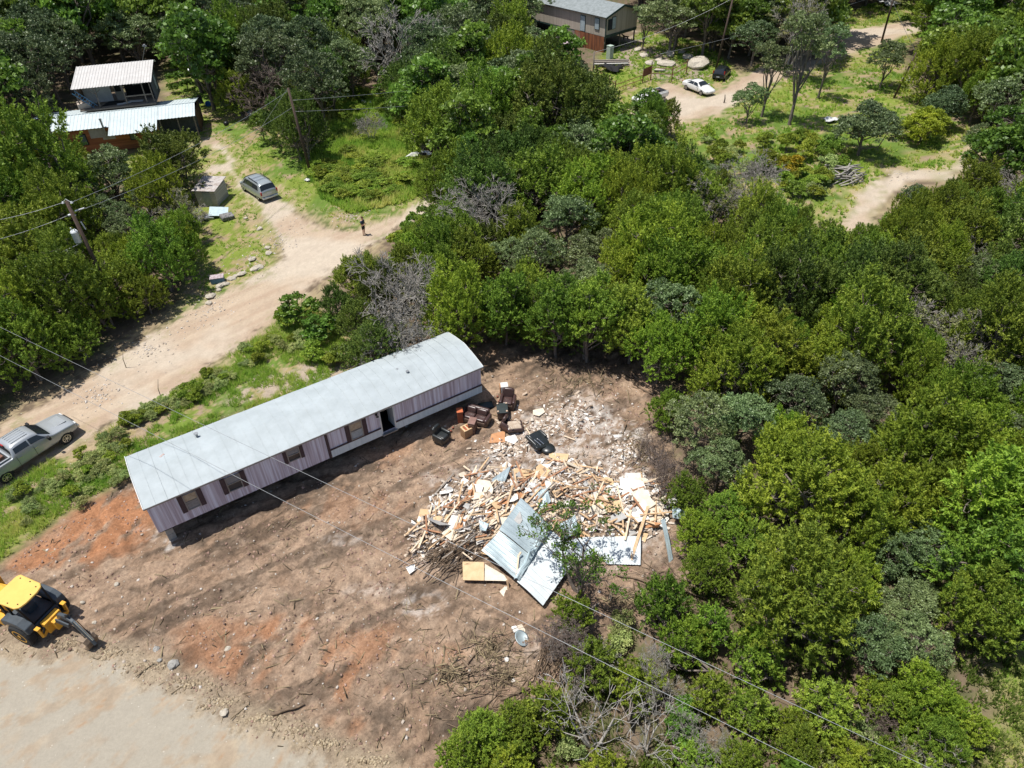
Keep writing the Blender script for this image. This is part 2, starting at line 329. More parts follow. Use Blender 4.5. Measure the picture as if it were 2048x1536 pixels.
f1 = nz(7.0, 8, .82); f2 = nz(22, 5, .7)
mr = N.new('ShaderNodeMapRange'); L.new(f1.outputs['Fac'], mr.inputs[0]); mr.inputs[1].default_value = .3; mr.inputs[2].default_value = .7; mr.inputs[3].default_value = .50; mr.inputs[4].default_value = 1.45
vm = N.new('ShaderNodeVectorMath'); vm.operation = 'SCALE'; L.new(a1.outputs['Color'], vm.inputs[0])
L.new(mth('ADD', mth('MULTIPLY', mth('SUBTRACT', mr.outputs[0], 1.0), mth('ADD', mth('MULTIPLY', a2.outputs['Fac'], .72), .28)), 1.0), vm.inputs['Scale'])
# pebbles: pale stones scattered
vo = N.new('ShaderNodeTexVoronoi'); vo.inputs['Scale'].default_value = 5.5; L.new(geo.outputs['Position'], vo.inputs['Vector'])
vr = N.new('ShaderNodeSeparateColor'); L.new(vo.outputs['Color'], vr.inputs[0])
peb = mth('MULTIPLY', mth('LESS_THAN', vo.outputs['Distance'], mth('MULTIPLY', vr.outputs[1], .26)), mth('GREATER_THAN', vr.outputs[0], .84))
mx = N.new('ShaderNodeMix'); mx.data_type = 'RGBA'; L.new(mth('MULTIPLY', peb, .55), mx.inputs[0]); L.new(vm.outputs[0], mx.inputs[6]); mx.inputs[7].default_value = (.50, .45, .38, 1)
vo2 = N.new('ShaderNodeTexVoronoi'); vo2.inputs['Scale'].default_value = 3.1; L.new(geo.outputs['Position'], vo2.inputs['Vector'])
L.new(mx.outputs[2], b.inputs['Base Color'])
bu = N.new('ShaderNodeBump'); bu.inputs['Distance'].default_value = .09; L.new(mth('ADD', mth('MULTIPLY', a2.outputs['Fac'], .75), .25), bu.inputs['Strength'])
L.new(mth('ADD', mth('ADD', f1.outputs['Fac'], mth('MULTIPLY', f2.outputs['Fac'], .45)), mth('MULTIPLY', peb, .25)), bu.inputs['Height']); L.new(bu.outputs[0], b.inputs['Normal'])
ii = np.arange(ny_ - 1)[:, None] * nx_ + np.arange(nx_ - 1)[None, :]; quads = np.stack([ii, ii + 1, ii + 1 + nx_, ii + nx_], -1).reshape(-1, 4)
fc = lambda a: a[quads].mean(1)
cls = np.zeros(len(quads), int); cls[fc(mclear) > .5] = 1; cls[fc(np.maximum(mroad * 1.0, 0)) > .5] = 2; cls[fc(mp_) > .5] = 3; cls[(fc(sdist(px_, py_, MEADOW)) > 0)] = 4
for ci, nm in enumerate(('ground', 'dirt_clearing', 'dirt_road', 'concrete_slab', 'meadow')):
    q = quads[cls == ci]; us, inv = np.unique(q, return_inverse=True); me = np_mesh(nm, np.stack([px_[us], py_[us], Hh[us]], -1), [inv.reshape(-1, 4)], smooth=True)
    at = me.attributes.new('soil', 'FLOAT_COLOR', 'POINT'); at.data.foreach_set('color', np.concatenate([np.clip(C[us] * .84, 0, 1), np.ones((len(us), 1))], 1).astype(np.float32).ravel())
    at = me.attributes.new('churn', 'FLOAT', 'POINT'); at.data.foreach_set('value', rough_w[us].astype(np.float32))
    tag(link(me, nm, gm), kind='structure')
# ------------------------------------------------------------------ vegetation
J_MATS = {'yellow-green': leafmat('cedar_foliage_yellow', (0.135, 0.215, 0.022), (0.215, 0.315, 0.032), (0.340, 0.435, 0.050), .28),
          'mid-green': leafmat('cedar_foliage_mid', (0.105, 0.180, 0.024), (0.188, 0.280, 0.034), (0.300, 0.400, 0.050), .26),
          'dark green': leafmat('cedar_foliage_dark', (0.070, 0.122, 0.025), (0.125, 0.195, 0.034), (0.205, 0.285, 0.050), .24)}
OAKM = leafmat('oak_foliage', (0.100, 0.145, 0.055), (0.175, 0.240, 0.090), (0.265, 0.340, 0.140), .25, .45, .4)
OAKD = leafmat('dark_oak_foliage', (0.070, 0.106, 0.045), (0.120, 0.170, 0.070), (0.185, 0.245, 0.102), .22, .45, .35)
LEAFM = leafmat('broad_leaves', (0.088, 0.150, 0.024), (0.150, 0.250, 0.034), (0.245, 0.370, 0.055), .38, .42, .45)
WEEDM = leafmat('weed_leaves', (0.165, 0.245, 0.032), (0.270, 0.365, 0.045), (0.400, 0.480, 0.070), .38)
SCRUBM = leafmat('scrub_leaves', (0.230, 0.300, 0.100), (0.370, 0.440, 0.150), (0.500, 0.540, 0.220), .3)
YELM = leafmat('yellow_flowering_leaves', (0.240, 0.255, 0.022), (0.390, 0.375, 0.030), (0.570, 0.480, 0.030), .35)
SPARSEM = leafmat('fading_foliage', (0.150, 0.173, 0.068), (0.232, 0.247, 0.098), (0.330, 0.323, 0.135), .3)
BARK = mat('grey_brown_bark', (.25, .21, .18), (.12, .098, .082), 6, .9, bump=.5)
TWIG = mat('grey_twigs', (.27, .25, .22), (.16, .145, .125), 5, .9)
DEADT = mat('dead_grey_wood', (.38, .355, .32), (.22, .20, .175), 4, .9, bump=.3)
DEADB = mat('dead_brown_wood', (.21, .165, .14), (.12, .09, .075), 4, .9)
DEADP = mat('bleached_dead_wood', (.54, .51, .46), (.30, .27, .25), 4, .85, bump=.3)

def unit(v): return v / (np.linalg.norm(v, axis=-1, keepdims=True) + 1e-9)
def sprays(c, a, n, L, wd, ls, rng, tint, flat=.35):
    """n pointed leaf triangles around each spray axis"""
    k = len(c); c = np.repeat(c, n, 0); a = np.repeat(a, n, 0); tn = np.repeat(tint, n)
    r = rng.normal(size=(k * n, 3)); r = unit(r - (r * a).sum(1, keepdims=True) * a)
    t = rng.rand(k * n, 1); rad = wd * (1 - t * .75) * rng.rand(k * n, 1) ** .5
    p = c + a * t * L + r * rad
    d = unit(a * .8 + r * .9 + rng.normal(size=p.shape) * flat); q = unit(np.cross(d, rng.normal(size=p.shape)))
    s = ls * (.6 + .8 * rng.rand(k * n, 1))
    V = np.stack([p - q * s * .30 - d * s * .35, p + q * s * .30 - d * s * .35, p + d * s * .75], 1).reshape(-1, 3)
    return V, np.clip(tn + rng.normal(size=len(tn)) * .13, 0, 1)
def blobs(c, n, rad, ls, rng, tint):
    k = len(c); c = np.repeat(c, n, 0); tn = np.repeat(tint, n)
    d = unit(rng.normal(size=(k * n, 3))); d[:, 2] = np.abs(d[:, 2]) * .8 + d[:, 2] * .2; p = c + d * rad * rng.rand(k * n, 1) ** .4 * np.array([[1, 1, .8]])
    x = unit(rng.normal(size=p.shape) + d * .6); y = unit(np.cross(x, rng.normal(size=p.shape) + np.array([[0, 0, .1]])))
    s = ls * (.55 + .9 * rng.rand(k * n, 1))
    V = np.stack([p - x * s * .5, p + y * s * .32, p + x * s * .5, p - y * s * .32], 1).reshape(-1, 3)
    return V, np.clip(tn + rng.normal(size=len(tn)) * .16, 0, 1)
def lobes(rng, Rr, H, nl, base=.18, lr=(.38, .58), dome=1.0):
    out = []
    for i in range(nl):
        a = 2.4 * i + rng.rand() * 1.2; q = math.sqrt((i + .4) / nl) * .72
        r = Rr * rng.uniform(*lr); zz = H * (base + (1 - base) * (1 - q * q * .55 * dome) * rng.uniform(.50, .95)) - r * .35
        out.append((q * Rr * math.cos(a), q * Rr * math.sin(a), max(zz, r * .7), r, r * rng.uniform(.75, 1.15)))
    return out
def on_lobes(rng, lb, n, low=-.35, inner=.72):
    w_ = np.array([l[3] ** 2 for l in lb]); pick = rng.choice(len(lb), n, p=w_ / w_.sum()); l = np.array(lb)[pick]
    d = unit(rng.normal(size=(n, 3))); d[:, 2] = np.where(d[:, 2] < low, -d[:, 2], d[:, 2]); d = unit(d)
    s = rng.uniform(inner, 1.03, (n, 1)); c = l[:, :3] + d * np.stack([l[:, 3], l[:, 3], l[:, 4]], 1) * s
    keep = np.ones(n, bool)
    for j, b_ in enumerate(lb):
        q = (c - np.array(b_[:3])) / np.array([b_[3], b_[3], b_[4]]); keep &= ~(((q ** 2).sum(1) < .5) & (pick != j))
    return c[keep], d[keep], (np.array([hash_(i) for i in range(len(lb))])[pick])[keep]
def hash_(i): return (math.sin(i * 12.9898) * 43758.5453) % 1.0
def tubes_np(segs, n=3):
    """segs: array (k, 8) x0 y0 z0 r0 x1 y1 z1 r1"""
    s = np.asarray(segs, float); a, ra, b_, rb = s[:, :3], s[:, 3:4], s[:, 4:7], s[:, 7:8]
    t = unit(b_ - a); u_ = unit(np.cross(t, np.array([[.31, .27, .91]]))); v_ = np.cross(t, u_); V = []
    for k in range(n):
        an = 2 * math.pi * k / n; o = u_ * math.cos(an) + v_ * math.sin(an); V += [a + o * ra, b_ + o * rb]
    V = np.stack(V, 1).reshape(-1, 3); base = np.arange(len(s))[:, None] * 2 * n
    F = np.concatenate([base + np.array([[2 * k, 2 * ((k + 1) % n), 2 * ((k + 1) % n) + 1, 2 * k + 1]]) for k in range(n)])
    return V, F
def branching(rng, p, d, L, r, depth, segs, curl=.25, up=.12, kids=(3, 5), shrink=.62, spread=.75, steps=4):
    pts = [np.array(p, float)]; d = np.array(d, float); d /= np.linalg.norm(d)
    for i in range(steps):
        d = d + rng.normal(size=3) * curl * .5; d[2] += up * .5; d /= np.linalg.norm(d)
        q = pts[-1] + d * L / steps; r0 = r * (1 - .55 * i / steps); r1 = r * (1 - .55 * (i + 1) / steps); segs.append((*pts[-1], r0, *q, r1)); pts.append(q)
        if depth > 0 and i > 0:
            for _ in range(rng.randint(*kids) if i == steps - 1 else rng.randint(1, max(2, kids[0]))):
                s_ = rng.normal(size=3); s_ -= s_.dot(d) * d; s_ /= np.linalg.norm(s_) + 1e-9
                branching(rng, q, d + s_ * spread * rng.uniform(.6, 1.2), L * shrink * rng.uniform(.7, 1.15), r1 * .62, depth - 1, segs, curl, up, kids, shrink, spread, max(2, steps - 1))
def trunk_mesh(nm, rng, lb, H, r0, fine=50, stems=1):
    segs = []
    for s_ in range(stems):
        ox, oy = (rng.normal() * .25, rng.normal() * .25) if stems > 1 else (0, 0)
        p = np.array([ox, oy, -.3]); topz = H * .45
        q = np.array([ox * 2 + rng.normal() * .15, oy * 2 + rng.normal() * .15, topz]); segs.append((*p, r0, *q, r0 * .6))
        for l in lb:
            if stems > 1 and rng.rand() < .5: continue
            t = rng.uniform(.35, 1); a = p + (q - p) * t; e = np.array(l[:3]); m_ = (a + e) / 2 + rng.normal(size=3) * .2 - np.array([0, 0, .15]); rr = r0 * .42
            segs.append((*a, rr, *m_, rr * .75)); segs.append((*m_, rr * .75, *e, rr * .45))
            for _ in range(int(fine / len(lb))):
                dd = unit(rng.normal(size=3)); dd[2] = abs(dd[2]) * .8 - .1; e2 = e + dd * l[3] * rng.uniform(.7, 1.02); m2 = (e + e2) / 2 + rng.normal(size=3) * .07
                segs.append((*e, rr * .3, *m2, .012)); segs.append((*m2, .012, *e2, .006))
    V, F = tubes_np(segs, 5); return np_mesh(nm, V, [F], smooth=True)
PROTO = {}
def reg(kind, tree): PROTO.setdefault(kind, []).append(tree)
def cedar(seed, tone, R_, H, dens=1.0, base=.10, nm='cedar'):
    rng = np.random.RandomState(seed); lb = []; nl = rng.randint(20, 27)
    for i in range(nl):                                             # many narrow upright plumes, low ones round the skirt
        q = math.sqrt((i + .5) / nl) * .80; a = 2.4 * i + rng.rand() * .8; r = R_ * rng.uniform(.17, .29); rz_ = r * rng.uniform(1.7, 2.7); top = H * (1 - .50 * q ** 2.2) * rng.uniform(.72, 1.04)
        if q > .6 and i % 3 == 0: top *= .62
        top = max(top, H * base + rz_ * 1.6); lb.append((q * R_ * math.cos(a), q * R_ * math.sin(a), max(top - rz_, rz_ * .8), r, rz_))
    n = int(900 * dens * (R_ / 2.3) ** 2); c, d, lt = on_lobes(rng, lb, n, -.7, .6)
    ax = unit(d * .8 + np.array([[0, 0, .75]]) + rng.normal(size=d.shape) * .28); t = np.clip(lt * .45 + rng.rand(len(c)) * .6, 0, 1)
    V, T = sprays(c, ax, 36, .52, .12, .108, rng, t)
    me = np_mesh('cedar_crown', V, [np.arange(len(V)).reshape(-1, 3)], tint=T); me.materials.append(J_MATS[tone])
    tm = trunk_mesh('cedar_trunk', rng, lb, H, .13, 90, rng.randint(1, 4)); tm.materials.append(BARK); return (me, tm, R_, H, tone)
def blobtree(seed, R_, H, m, nb=420, nleaf=34, br=.30, ls=.15, base=.22, name='oak', bark=None, inner=.6, lr=(.34, .52), nl=(9, 13)):
    rng = np.random.RandomState(seed); lb = lobes(rng, R_, H, rng.randint(*nl), base=base, lr=lr)
    c, d, lt = on_lobes(rng, lb, int(nb * (R_ / 2.5) ** 2), -.4, inner); t = np.clip(lt * .4 + rng.rand(len(c)) * .6, 0, 1)
    V, T = blobs(c, nleaf, br, ls, rng, t); me = np_mesh(name + '_crown', V, [np.arange(len(V)).reshape(-1, 4)], tint=T); me.materials.append(m)
    tm = trunk_mesh(name + '_trunk', rng, lb, H, .15, 70, rng.randint(1, 3)); tm.materials.append(bark or BARK); return (me, tm, R_, H, '')
def deadtree(seed, H, m, R_=2.2, lean=(0, 0), stems=4, depth=4, kids=(3, 6), fol=None, thick=.10):
    rng = np.random.RandomState(seed); segs = []; ts = []
    for i in range(stems):
        a = 2 * math.pi * i / stems + rng.rand(); d0 = np.array([math.cos(a) * .55 + lean[0], math.sin(a) * .55 + lean[1], 1.0])
        branching(rng, (0, 0, -.2), d0, H * .52, thick, depth, segs, kids=kids, shrink=.60, spread=.85)
    segs.append((0, 0, -.5, .16, 0, 0, .12, .12)); s = np.array(segs); s[:, 3] = np.maximum(s[:, 3], .016); s[:, 7] = np.maximum(s[:, 7], .011); big = s[:, 3] > .055
    V, F = tubes_np(s[~big], 3); me = np_mesh('dead_branches', V, [F]); me.materials.append(m); V, F = tubes_np(s[big], 6); tm = np_mesh('dead_trunk', V, [F], smooth=True); tm.materials.append(m)
    cr = None
    if fol is not None:
        e = s[~big][rng.choice((~big).sum(), 170), 4:7]; V, T = blobs(e, 22, .26, .13, rng, rng.rand(len(e))); cr = np_mesh('sparse_leaves', V, [np.arange(len(V)).reshape(-1, 4)], tint=T); cr.materials.append(fol)
    return (me, tm, R_, H, cr)
def shrub(seed, R_, H, m, ls=.17, nb=60, nleaf=26, br=.22):
    rng = np.random.RandomState(seed); lb = lobes(rng, R_, H, rng.randint(4, 7), base=.05, lr=(.4, .6)); c, d, lt = on_lobes(rng, lb, int(nb * (R_ / .8) ** 2), -.2, .55)
    V, T = blobs(c, nleaf, br, ls, rng, np.clip(lt * .4 + rng.rand(len(c)) * .6, 0, 1)); me = np_mesh('shrub_leaves', V, [np.arange(len(V)).reshape(-1, 4)], tint=T); me.materials.append(m)
    segs = []
    for i in range(9): a = rng.rand() * 6.28; e = np.array([math.cos(a), math.sin(a), 0]) * R_ * rng.uniform(.2, .8) + np.array([0, 0, H * rng.uniform(.5, .9)]); segs.append((0, 0, -.1, .02, *e, .008))
    V, F = tubes_np(segs, 4); tm = np_mesh('shrub_stems', V, [F]); tm.materials.append(TWIG); return (me, tm, R_, H, '')
sd = 100
for tone, k in (('yellow-green', 4), ('mid-green', 5), ('dark green', 4)):
    for i in range(k): reg('cedar ' + tone, cedar(sd, tone, [2.2, 2.5, 2.0, 2.7, 2.3][i], [5.2, 6.0, 4.6, 6.4, 5.4][i])); sd += 1
for i in range(2): reg('tall cedar', cedar(sd, 'mid-green', 2.1, 7.0, 1.3, .30)); sd += 1
for i in range(3): reg('small cedar', cedar(sd, ['mid-green', 'yellow-green', 'mid-green'][i], 1.25, 2.7, .9)); sd += 1
for i in range(3): reg('oak', blobtree(sd, 2.7, 5.6, OAKM)); sd += 1
for i in range(3): reg('dark oak', blobtree(sd, 2.7, 5.6, OAKD)); sd += 1
for i in range(3): reg('leafy tree', blobtree(sd, 2.5, 6.0, LEAFM, 260, 26, .42, .26, .15, 'leafy', lr=(.34, .5))); sd += 1
reg('bushy dark', blobtree(sd, 2.7, 4.6, OAKD, 620, 34, .30, .15, .04, 'bushy', inner=.55)); sd += 1
reg('bushy bright', blobtree(sd, 2.2, 3.2, leafmat('bright_bush_leaves', (.15, .22, .02), (.27, .37, .03), (.42, .50, .045), .35), 700, 34, .28, .15, .04, 'bushy', inner=.6)); sd += 1
for i in range(2): reg('slim tree', blobtree(sd, 2.3, 7.5, OAKM, 190, 30, .34, .17, .42, 'slim', inner=.35, lr=(.26, .42))); sd += 1
for i in range(3): reg('dead grey', deadtree(sd, 5.0, DEADT)); sd += 1
for i in range(2): reg('dead brown', deadtree(sd, 4.2, DEADB)); sd += 1
reg('dead bleached', deadtree(sd, 5.0, DEADP, stems=4, depth=3, kids=(2, 4), thick=.10)); sd += 1
for i in range(2): reg('fading', deadtree(sd, 5.2, DEADT, fol=SPARSEM, stems=3, depth=4)); sd += 1
reg('ragged', deadtree(sd, 5.4, BARK, fol=leafmat('ragged_green', (.09, .15, .025), (.15, .24, .032), (.24, .33, .045), .35), stems=3, depth=3, thick=.12)); sd += 1
for i in range(3): reg('weed shrub', shrub(sd, .95, 1.5, WEEDM, .15, 60, 40)); sd += 1
for i in range(3): reg('scrub', shrub(sd, .7, .75, SCRUBM, .085, 80, 38, .17)); sd += 1
for i in range(2): reg('leafy shrub', shrub(sd, 1.2, 2.0, LEAFM, .20)); sd += 1
reg('yellow shrub', shrub(sd, 1.0, 1.6, YELM, .13)); sd += 1
NAMES = {'cedar yellow-green': ('cedar_tree', 'cedar', 'yellow-green cedar'), 'cedar mid-green': ('cedar_tree', 'cedar', 'mid-green cedar'), 'cedar dark green': ('cedar_tree', 'cedar', 'dark green cedar'), 'bushy dark': ('bushy_tree', 'tree', 'bushy dark green tree'), 'bushy bright': ('round_bush', 'bush', 'round yellow-green bush'), 'tall cedar': ('tall_cedar', 'cedar', 'tall bare-stemmed cedar'), 'small cedar': ('young_cedar', 'cedar', 'small young cedar'),
         'oak': ('oak_tree', 'oak', 'grey-green oak'), 'dark oak': ('oak_tree', 'oak', 'dark green oak'), 'leafy tree': ('leafy_tree', 'tree', 'bright broadleaf tree'), 'slim tree': ('slim_tree', 'tree', 'slim grey-green tree'),
         'dead grey': ('dead_tree', 'dead tree', 'bare grey dead tree'), 'dead brown': ('dead_tree', 'dead tree', 'bare brown dead tree'), 'dead bleached': ('dead_tree', 'dead tree', 'bleached leafless dead tree'), 'fading': ('fading_tree', 'tree', 'half-dead yellowish tree'),
         'ragged': ('ragged_tree', 'tree', 'ragged thin-leaved tree'), 'weed shrub': ('weed_shrub', 'shrub', 'bright green leafy weed clump'), 'scrub': ('scrub_bush', 'shrub', 'low olive scrub bush'), 'leafy shrub': ('leafy_shrub', 'shrub', 'green leafy shrub'), 'yellow shrub': ('flowering_shrub', 'shrub', 'yellow flowering shrub')}
TR = np.random.RandomState(77); PLACED = []; COUNT = {}
def plant(kind, x, y, size=None, label=None, group=None, lean=0.0, z=None, rz=None, var=None, tilt=None):
    pl = PROTO[kind]; k = (TR.randint(len(pl)) if var is None else var % len(pl)); me, tm, R_, H, ex = pl[k]; nm, cat, _ = NAMES[kind]
    o = empty(nm, (x, y, gz(x, y) if z is None else z), TR.rand() * 6.28 if rz is None else rz, label, cat, group)
    s = size / R_ if size else TR.uniform(.85, 1.15); o.scale = (s, s, s * TR.uniform(.82, 1.2))
    if tilt: o.rotation_euler = (tilt[0], tilt[1], 0)
    bush = kind in ('weed shrub', 'scrub', 'leafy shrub', 'yellow shrub'); dead = 'dead' in kind or kind in ('fading', 'ragged')
    for nme, mesh in ((('branches' if dead else 'foliage' if bush else 'crown'), me), (('stem' if bush else 'trunk'), tm)) + ((('leaves', ex),) if ex not in ('', None) and not isinstance(ex, str) else ()):
        c = bpy.data.objects.new(nme, mesh); COL.objects.link(c); c.parent = o
    PLACED.append((x, y, R_ * s, kind)); COUNT[kind] = COUNT.get(kind, 0) + 1; return o
# areas of the place that trees keep clear of, as outlines on the survey photo (a tree is refused when its crown would stand over them)
CLR = [[(-600,1000),(-50,830),(70,772),(140,742),(235,715),(290,680),(335,640),(370,595),(385,540),(400,500),(405,460),(385,425),(375,400),(380,350),(400,345),(405,305),(385,285),(335,265),(290,275),(262,300),(300,330),(240,318),(150,300),(98,285),(70,235),(65,218),(140,195),(150,180),(150,130),(325,116),(340,165),(398,160),(405,175),(470,220),(495,250),(500,285),(570,305),(620,325),
        (625,290),(655,255),(650,205),(700,180),(765,188),(795,215),(830,280),(830,320),(835,345),(822,385),(850,395),(855,420),(800,445),(765,475),(735,500),(690,500),(650,530),(630,565),(630,590),(560,610),(560,650),(640,700),(700,760),(800,712),(895,668),(955,725),(985,705),(1010,668),(1100,662),(1180,690),(1240,660),(1265,715),(1285,770),(1300,820),(1315,880),(1312,940),(1330,1000),(1345,1040),(1362,1100),(1362,1150),(1345,1175),(1290,1165),(1200,1180),
        (1110,1200),(1090,1240),(1090,1340),(1040,1365),(930,1390),(905,1430),(898,1600),(-600,1700)],
       [(1080,-60),(1080,70),(1120,75),(1150,110),(1190,118),(1190,150),(1235,195),(1255,215),(1300,215),(1345,180),(1345,205),(1370,235),(1350,260),(1380,300),(1430,345),(1500,375),(1560,405),(1620,410),(1650,448),(1700,450),(1740,440),(1765,400),(1830,375),(1900,362),(1905,300),(1950,240),(1925,225),(1880,200),(1835,190),(1800,130),(1830,80),(1850,-60),(1750,-60),(1735,15),(1700,50),(1660,52),(1640,90),(1600,120),(1500,120),(1490,112),(1440,92),(1340,84),(1280,60),(1275,-60)],
       [(2400,1180),(2048,1300),(1985,1345),(2005,1400),(1985,1470),(1955,1545),(1940,1700),(2500,1700)], [(695,420),(790,420),(790,500),(695,500)]]
SHRUBZ = [(1085,1225),(1130,1195),(1350,1165),(1400,1215),(1440,1300),(1500,1330),(1560,1300),(1640,1290),(1740,1330),(1760,1400),(1720,1480),(1800,1560),(1800,1700),(880,1700),(905,1430),(930,1390),(1040,1360)]
def inpoly(u, v, poly):
    ins = False; n = len(poly)
    for i in range(n):
        x0, y0 = poly[i]; x1, y1 = poly[(i + 1) % n]
        if (y0 > v) != (y1 > v) and u < (x1 - x0) * (v - y0) / (y1 - y0) + x0: ins = not ins
    return ins
def crown_ok(x, y, r, H, polys, frac=.80):
    ps = [(x, y, H * 1.0), (x, y, H * .25)]
    for k in range(8): a = k * math.pi / 4; ps.append((x + math.cos(a) * r * frac, y + math.sin(a) * r * frac, H * .62))
    for p in ps:
        u, v, F = PJ(p)
        if any(inpoly(u, v, q) for q in polys): return False
    return True
def inview(x, y, r, H):
    u, v, F = PJ((x, y, H * .5)); m = r * FPX / max(F, 1) * 1.3 + 15
    return F > 0 and -m < u < 2048 + m and -m - 60 < v < 1536 + m + 40
REG = []
def region(u, v):
    if u < 430 and v > 255: return ('woods around the transformer pole', 215, 480)
    if u < 470: return ('woods behind loft house', 235, 110)
    if u < 1000 and v < 330: return ('woods behind weedy field', 730, 140)
    if u >= 1000 and u < 1480 and v < 130: return ('woods behind the stilt house', 1300, 60)
    if u > 1780 and v < 400: return ('upper right corner woods', 1920, 200)
    if u < 1330 and v < 430: return ('woods above the oak clump', 1100, 330)
    if u < 1300 and v < 800: return ('woods behind the mobile home', 950, 560)
    if v < 620: return ('woods below the side path', 1650, 530)
    if u < 1700 and v < 1180: return ('woods right of the debris', 1520, 900)
    if v < 1180: return ('woods along the right edge', 1880, 900)
    return ('woods by the dry meadow', 1650, 1330)
def where(u, v):
    r, cu, cv = region(u, v); return ('near ' if v > cv else 'far ') + ('left' if u < cu else 'right') + ' of ' + r, r
def at(kind, u, v, rpx, label, group=None, zc=None, tilt=None, var=None, rz=None):
    """stand a plant so that the middle of its crown is where the survey shows it; rpx is the crown's radius on the photo"""
    me, tm, R_, H, ex = PROTO[kind][0 if var is None else var % len(PROTO[kind])]; r = 2.0
    for _ in range(4):
        s = r / R_; zc_ = H * s * .58; p = G(u, v, zc_); F = PJ(p)[2]; r = rpx * F / FPX
    return plant(kind, p.x, p.y, r, label, group, var=0 if var is None else var, tilt=tilt, rz=rz)
OAK = [(1135,445,62,0,'oak','highest of the grey-green oak crowns behind the mobile home'),(1185,500,60,1,'oak','grey-green oak right in the oak clump behind the mobile home'),(1080,520,52,2,'oak','grey-green oak left in the oak clump behind the mobile home'),(1170,575,58,0,'oak','lowest grey-green oak in the clump behind the mobile home'),(1010,515,42,1,'oak','small grey-green oak beside the bare grey tree behind the mobile home'),
       (1400,855,66,2,'oak','glossy green oak nearest the dark bare clearing corner'),(1480,850,70,0,'oak','glossy broad green oak beside the black chair heap clearing'),(1440,930,62,1,'oak','glossy green oak just right of the debris pile'),
       (1590,800,66,0,'dark oak','leftmost dark bluish oak in the middle of the right woods'),(1690,775,62,1,'dark oak','upper dark bluish oak in the middle of the right woods'),(1745,820,60,2,'dark oak','rightmost dark bluish oak in the middle of the right woods'),(1690,870,62,0,'dark oak','lower dark bluish oak in the middle of the right woods'),
       (1770,1110,66,1,'oak','upper left grey-green oak of the lower right oak stand'),(1860,1110,66,2,'oak','upper right grey-green oak of the lower right oak stand'),(1820,1210,64,0,'oak','middle grey-green oak of the lower right oak stand'),(1750,1290,66,1,'oak','lower grey-green oak above the shaded leaf litter gap'),(1830,1300,60,2,'oak','grey-green oak just above the round cedar by the dry meadow'),
       (2010,770,62,0,'dark oak','dark bluish oak on the right edge halfway up the photo'),(2020,860,50,1,'dark oak','lower dark bluish oak on the right edge halfway up'),(2020,205,66,2,'oak','broad grey-green oak at the upper right edge'),(1960,560,40,1,'oak','small grey-green oak by the bare grey tree at the right'),
       (205,425,46,0,'oak','grey-green oak beside the transformer pole'),(255,465,42,1,'oak','grey-green oak right of the transformer can'),(10,520,40,2,'oak','grey-green oak cut by the left edge of the photo')]
DEAD = [(975,415,64,0,'dead grey','big bare grey tree in the woods above the oak clump'),(790,600,82,1,'dead grey','big bare grey tree right behind the mobile home'),(770,110,70,2,'dead grey','leaning silvery dead tree behind the weedy field'),(545,175,62,0,'dead brown','bare twiggy brown tree beside the wooden pole of the field'),
        (1500,345,46,1,'dead grey','bare grey bush below the grassy slope at the upper right'),(1440,420,52,0,'fading','pale-leaved half bare tree at the edge of the grassy slope'),(1950,505,38,2,'dead grey','small bare grey tree in the woods on the right edge'),(1850,650,60,1,'fading','upper half-dead yellowish tree in the right woods'),(1900,710,56,0,'fading','lower half-dead yellowish tree in the right woods'),
        (1335,960,48,1,'dead brown','bare brown tree hanging over the right end of the debris'),(1215,660,34,0,'dead grey','bare grey twiggy tree at the edge of the shaded clearing'),(1310,900,30,0,'dead brown','small bare brown tree beside the debris edge'),
        (1145,1280,62,1,'dead brown','brown brush tree at the bottom edge of the scraped soil'),(1165,1300,46,2,'dead grey','grey bare brush tree beside the lower overhead wire'),(1190,1440,92,0,'dead bleached','bleached dead tree with thick pale limbs at the bottom edge'),(1300,1470,60,0,'dead bleached','second bleached dead tree with spread limbs at the bottom edge'),
        (1315,1365,42,1,'dead grey','bare grey brush clump above the bleached dead trees'),(1405,1475,44,2,'dead grey','bare grey brush clump beside the lower overhead wire at the bottom'),(1620,1010,22,0,'dead grey','little bare grey tree inside the right woods'),(1760,1430,40,1,'dead brown','bare brown brush beside the shaded leaf litter gap'),(2030,375,40,0,'dead grey','bare grey tree cut by the right edge above the side path'),
        (740,260,20,1,'dead grey','bare grey bush at the top of the weedy field'),(330,430,42,0,'fading','half-bare tree among the cedars left of the shed')]
for u, v, r, va, k, lab in OAK: at(k, u, v, r, lab, 'oaks in the woods', var=va)
for u, v, r, va, k, lab in DEAD: at(k, u, v, r, lab, 'dead and dying trees', var=va, tilt=(.0, .45) if (u, v) == (770, 110) else None)
